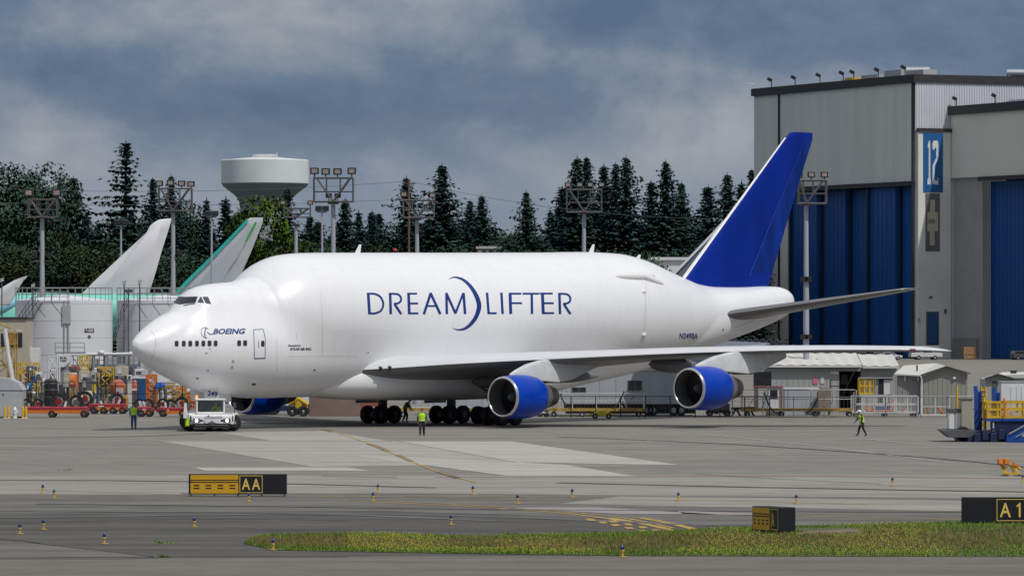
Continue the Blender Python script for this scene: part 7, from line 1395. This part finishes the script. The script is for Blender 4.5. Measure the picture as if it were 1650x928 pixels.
stand(-25, 12, 560, 640, 418, 'yellow scaffold stand at the left picture edge under the office windows', M_worn, (.1, .4, .7, 1), 2); stand(30, 60, 585, 650, 412, 'low yellow stand left of the leftmost mast foot', M_yellow, (.1, .5, .8, 1), 3); stand(78, 92, 574, 640, 420, 'white braced stand between the mast foot and the lettered hood', M_white2, (.1, .4, .75, 1), 4); stand(128, 142, 574, 618, 435, 'yellow ladder stand right of the lettered hood', M_yellow, (.1, .4, .7, 1), 5); stand(159, 180, 592, 652, 416, 'yellow stand with beige hood above the orange tanks', M_yellow, (.1, .5, .8, 1), 6); stand(236, 250, 604, 655, 408, 'orange ladder frame right of the blue container', M_orange, (.1, .3, .5, .7, .9, 1), 7); stand(266, 298, 622, 655, 410, 'yellow scaffold frames left of the tug roof', M_worn, (.1, .4, .7, 1), 8); stand(300, 320, 632, 655, 412, 'orange scaffold frame behind the tug mirror', M_orange, (.1, .5, .8, 1), 9); stand(186, 222, 596, 620, 440, 'beige and yellow high stand behind the blue container', M_worn, (.1, .5, .8, 1), 10)
a = At('air_unit', 'white hooded ground unit with a round grey panel, left of the lettered hood', 'ground unit', 38, 428); X, Z = a.X, a.Z; a.part('hood', M_white2, lambda b: b.prism([(X(26), Z(592)), (X(62), Z(592)), (X(62), Z(561)), (X(40), Z(561)), (X(30), Z(572))], 0, 2), bevel=.04); a.part('round_panel', M_lgrey, lambda b: b.lathe([(0, -.05), (12*a.k, -.04), (12*a.k, .0)], 28, (X(38), 0, Z(582)), 'y')); a.part('stand', M_grey, lambda b: [b.bar((X(q), y, 0), (X(q), y, Z(592)), .15) for q in (28, 60) for y in (.2, 1.8)])
a = At('hooded_unit', 'white tapered hood reading TLD beside the mast foot', 'ground unit', 100, 424); X, Z = a.X, a.Z; h_ = a.part('hood', M_white2, lambda b: b.prism([(X(90), Z(572)), (X(113), Z(570)), (X(112), Z(584)), (X(103), Z(592)), (X(94), Z(590))], 0, 1.8), bevel=.03); flat_text('TLD', 12*a.k, 7.4*a.k, mat('dark_green_print', (.02, .07, .06), .5), h_, (X(95.5), -.015, Z(582.5)), (1, 0, 0), (0, 0, 1), bold=.05); a.part('stand', M_grey, lambda b: (b.bx(X(97), X(108), .2, 1.6, .3, Z(592)), b.bx(X(94), X(111), .1, 1.7, 0, .295)))
a = At('water_barrel', 'black round barrel right of the leftmost mast foot', 'barrel', 82, 405); X, Z = a.X, a.Z; a.part('drum', M_black, lambda b: b.lathe([(0, 0), (11*a.k, 0), (11.2*a.k, Z(640)), (11*a.k, Z(614)), (8*a.k, Z(611)), (0, Z(610))], 24), smooth=40); a.part('hoops', M_dgrey, lambda b: [b.lathe([(11.2*a.k, z-.04), (11.7*a.k, z), (11.2*a.k, z+.04)], 24) for z in (Z(640), Z(628), Z(618))])
def orange_tank(x, w_, yt, yb, D, label):
    a = At('deicing_tank', label, 'tank', x, D, 0, 'orange tanks in the yard'); X, Z = a.X, a.Z; r = w_/2*a.k
    a.part('tank', M_orange2, lambda b: b.lathe([(0, Z(yb)), (r*.9, Z(yb)), (r, Z(yb)+.2), (r, Z((yt+yb)/2-3)), (r*.55, Z(yt+2)), (r*.2, Z(yt)), (0, Z(yt))], 20), smooth=35); a.part('stand', M_dgrey, lambda b: (b.bx(-r*.9, r*.9, -r*.8, r*.8, 0, Z(yb)-.01))); a.part('label_plate', M_white2, lambda b: b.bx(-.18, .18, -r-.03, -r+.02, Z(yb-6), Z(yb-3)))
orange_tank(190, 26, 611, 634, 410, 'left orange tank with conical top, in front of the blue panels'); orange_tank(217, 12, 612, 632, 414, 'right orange tank half hidden behind the white column')
a = At('column_unit', 'slim white column with a dark square screen between the orange tanks', 'control column', 208, 408); X, Z = a.X, a.Z; a.part('column', M_offwhite, lambda b: b.bx(X(205.5), X(212), 0, .5, .2, Z(611))); hd = a.part('head', M_white2, lambda b: b.bx(X(205), X(212.5), -.1, .5, Z(611)+.01, Z(604))); a.rect('screen', M_black, 207, 210.5, 606, 609.5, -.13, .02, hd); a.part('base', M_dgrey, lambda b: b.bx(X(203), X(215), -.1, .6, 0, .195))
a = At('blue_container', 'blue container with white roof strip left of the orange ladder frame', 'container', 225, 416); X, Z = a.X, a.Z; a.part('box', M_ltblue, lambda b: b.bx(X(213), X(236), 0, 2.4, 0, Z(610)), bevel=.03); a.part('roof_strip', M_white2, lambda b: b.bx(X(212), X(244), -.05, 2.5, Z(610)+.005, Z(606.5)))
a = At('blue_container', 'blue container panel with lighter poster left of the orange tank', 'container', 167, 418); X, Z = a.X, a.Z; a.part('box', M_ltblue, lambda b: b.bx(X(155), X(190), 0, 2.4, 0, Z(608)), bevel=.03); a.rect('poster', mat('poster_pale', (.14, .30, .52), .6, noise=.5, nscale=1.5), 162, 170, 612, 630, -.03, .025)
a = At('waste_bin', 'yellow bin left of the blue poster container', 'bin', 148, 406); X, Z = a.X, a.Z; a.part('bin', mat('bin_yellow', (.66, .52, .03), .5, noise=.1), lambda b: b.prism([(X(143), Z(632)), (X(152), Z(632)), (X(154), Z(617)), (X(141), Z(617))], 0, 1), bevel=.02); a.part('lid', M_dgrey, lambda b: b.bx(X(140), X(155), -.05, 1.05, Z(617)+.002, Z(614))); a.part('cart', M_dgrey, lambda b: b.bx(X(143), X(152), .1, .9, 0, Z(632)-.005))
a = At('tarp_bundle', 'bright blue tarpaulin bundle left of the tug', 'tarpaulin', 257, 407); X, Z = a.X, a.Z; a.part('tarp', M_tblue, lambda b: b.prism([(X(248), Z(624)), (X(251), Z(617)), (X(259), Z(616)), (X(266), Z(619)), (X(264), Z(624)), (X(256), Z(626))], 0, 1.2), bevel=.08); a.part('pallet_rack', M_dgrey, lambda b: (b.bx(X(247), X(267), 0, 1.3, Z(628), Z(626)-.01), [b.bar((X(q), y, 0), (X(q), y, Z(628)), .1) for q in (248, 266) for y in (.1, 1.2)]))
# boarding bridge like white boom and blue grey platform
a = At('service_boom', 'white horizontal boom with a round knob over the yard, left of the jet nose', 'boom', 176, 436); X, Z = a.X, a.Z; a.part('boom', M_white2, lambda b: (b.cyl((X(140), 0, Z(571)), (X(212), 0, Z(570)), 2.4*a.k, n=12), b.cyl((X(209), 0, Z(570)), (X(213), 0, Z(570)), 3.4*a.k, n=12)), smooth=40); a.part('knob', M_white2, lambda b: b.lathe([(0, -6*a.k*.7), (5*a.k, -3*a.k), (6*a.k, 0), (5*a.k, 3*a.k), (0, 6*a.k*.7)], 16, (X(163), 0, Z(568))), smooth='all'); a.part('support', M_grey, lambda b: (b.bar((X(170), 0, 0), (X(170), 0, Z(571)), .25), b.bar((X(150), 0, 0), (X(150), 0, Z(572)), .2)))
a = At('service_platform', 'blue grey railed service platform below the white boom', 'platform', 178, 440); X, Z = a.X, a.Z; a.part('deck', mat('platform_slate', (.16, .19, .24), .6, noise=.15), lambda b: (b.bx(X(140), X(222), 0, 2.2, Z(592), Z(587)), b.bx(X(115), X(140), 0, 2.2, Z(590), Z(587.5)))); a.part('railing', M_grey, lambda b: ([b.bar((X(q), 0, Z(588)), (X(q), 0, Z(573)), .06) for q in range(118, 224, 7)], [b.bar((X(116), 0, Z(q)), (X(222), 0, Z(q)), .05) for q in (573, 580)])); a.part('housing', M_lgrey, lambda b: (b.bx(X(170), X(186), .5, 2, Z(587)+.01, Z(575)), b.bx(X(203), X(217), .5, 2, Z(587)+.01, Z(574)), b.bx(X(146), X(158), .5, 2, Z(587)+.01, Z(578)))); a.part('legs', M_dgrey, lambda b: [b.bar((X(q), y, 0), (X(q), y, Z(592)), .16) for q in (144, 180, 218) for y in (.2, 2)])
ry = random.Random(9)
KINDS = [('beige', M_beige), ('pale grey', M_lgrey), ('dark', M_dgrey), ('orange', M_orange), ('rust red', M_rust), ('white', M_white2), ('blue', M_ltblue), ('yellow', M_yellow)]
SPOT = [(108, 600, 627, 12, 0, 'under the lettered hood'), (122, 605, 640, 14, 4, 'right of the lettered hood'), (135, 598, 616, 16, 0, 'below the yellow ladder stand'), (118, 590, 600, 18, 4, 'under the left end of the blue grey platform'), (152, 598, 613, 13, 1, 'under the blue grey platform, above the yellow bin'), (195, 590, 606, 20, 0, 'between the platform and the left orange tank'), (224, 594, 606, 14, 5, 'on the far side of the blue container'), (232, 596, 606, 9, 1, 'left of the top of the orange ladder frame'), (243, 640, 655, 12, 2, 'below the orange ladder frame'), (273, 616, 628, 16, 0, 'right of the blue tarpaulin'), (290, 624, 640, 14, 3, 'behind the yellow scaffold frames'), (310, 632, 648, 16, 4, 'above the tug mirror'), (330, 636, 650, 14, 2, 'close behind the tug cab'), (70, 632, 650, 16, 2, 'at the foot of the leftmost mast'), (50, 590, 625, 12, 6, 'below the round grey panel'), (38, 594, 632, 14, 4, 'behind the low yellow stand'), (132, 625, 650, 14, 1, 'left of the yellow bin'), (176, 640, 655, 14, 3, 'below the left orange tank'), (228, 632, 655, 14, 2, 'below the blue container'), (100, 640, 655, 14, 2, 'right of the black barrel')]
for x, yt, yb, w_, c, where in SPOT:
    nm, m = KINDS[c]; D = ry.uniform(412, 432); a = At('equipment_crate', f'{nm} piece of ground equipment {where}', 'ground equipment', x, D); X, Z = a.X, a.Z; z0 = max(.25, Z(yb)); z1 = Z(yt); w2 = w_/2*a.k
    a.part('box', m, lambda b: b.prism([(-w2, z0), (w2, z0), (w2, z1-.1*w2), (w2*.7, z1), (-w2*.9, z1), (-w2, z1-.15*w2)], 0, 1.4), bevel=.04); a.part('panel', ry.choice([M_dgrey, M_lgrey, M_offwhite]), lambda b: b.bx(-w2*.6, w2*ry.uniform(.1, .7), -.04, -.003, z0+(z1-z0)*.25, z0+(z1-z0)*ry.uniform(.6, .85)))
    a.part('legs', M_dgrey, lambda b: [b.bar((q*w2*.8, y, 0), (q*w2*.8, y, z0), .12) for q in (-1, 1) for y in (.15, 1.25)]); a.part('lifting_bar', M_steel, lambda b: b.bar((-w2*.7, .7, z1+.1), (w2*.6, .7, z1+.1), .06))

CASES = []
SHADE = ['white', 'pale grey', 'dark', 'beige', 'yellow', 'orange', 'blue']; SM = [M_white2, M_lgrey, M_dgrey, M_beige, M_worn, M_orange, M_ltblue]
for i in range(52):
    x = ry.uniform(44, 336); top = 586 if x < 230 else 604+(x-230)*.30; yt = ry.uniform(top, 640); D = ry.uniform(402, 440); c = ry.choice([0, 1, 1, 2, 2, 2, 2, 3, 3, 4, 5, 6]); w_ = ry.uniform(5, 13)*D/F/2; z1 = ZD(yt, D); h_ = ry.uniform(.5, 1.1); zone = 'left of the lettered hood' if x < 90 else ('under the white boom' if x < 215 else 'right of the blue container')
    t = thing('equipment_case', f'small {SHADE[c]} case on a stand in the crowded yard {zone}', 'equipment case', (XD(x, D), D, .004), ry.uniform(-.5, .5), 'small cases on stands in the crowded yard'); k = ry.random(); CASES.append((t, x, f'small {SHADE[c]} case'))
    m = MB(); m.prism([(-w_, z1-h_), (w_, z1-h_), (w_, z1-.12), (w_*.8, z1), (-w_*.85, z1), (-w_, z1-.15)], -.4, .4) if k < .6 else m.cyl((-w_, 0, z1-h_/2), (w_, 0, z1-h_/2), h_/2*.9, n=12); m.build('case', SM[c], t, bevel=.03)
    m = MB()
    for q in (-.8, .8): m.bar((q*w_, -.3, 0), (q*w_, -.3, z1-h_+.02), .06); m.bar((q*w_, .3, 0), (q*w_, .3, z1-h_+.02), .06); m.bar((q*w_, -.3, .5), (-q*w_, -.3, z1-h_), .04)
    m.build('stand', ry.choice([M_dgrey, M_steel, M_worn, M_black]), t); m = MB(); m.bx(-w_*.5, w_*ry.uniform(.1, .6), -.43, -.402, z1-h_*.75, z1-h_*.3); m.build('panel', ry.choice([M_dgrey, M_offwhite, M_red, M_lgrey]), t)
YM = [(53, 'the low yellow stand'), (82, 'the black barrel'), (100, 'the lettered hood'), (135, 'the yellow ladder stand'), (148, 'the yellow bin'), (170, 'the orange tank stand'), (190, 'the left orange tank'), (208, 'the slim white column'), (225, 'the blue container'), (243, 'the orange ladder frame'), (257, 'the blue tarpaulin'), (282, 'the yellow scaffold frames'), (310, 'the orange scaffold frame')]
name_by_landmark(CASES, YM, '{n}{what} on a stand {side} of {mark}')
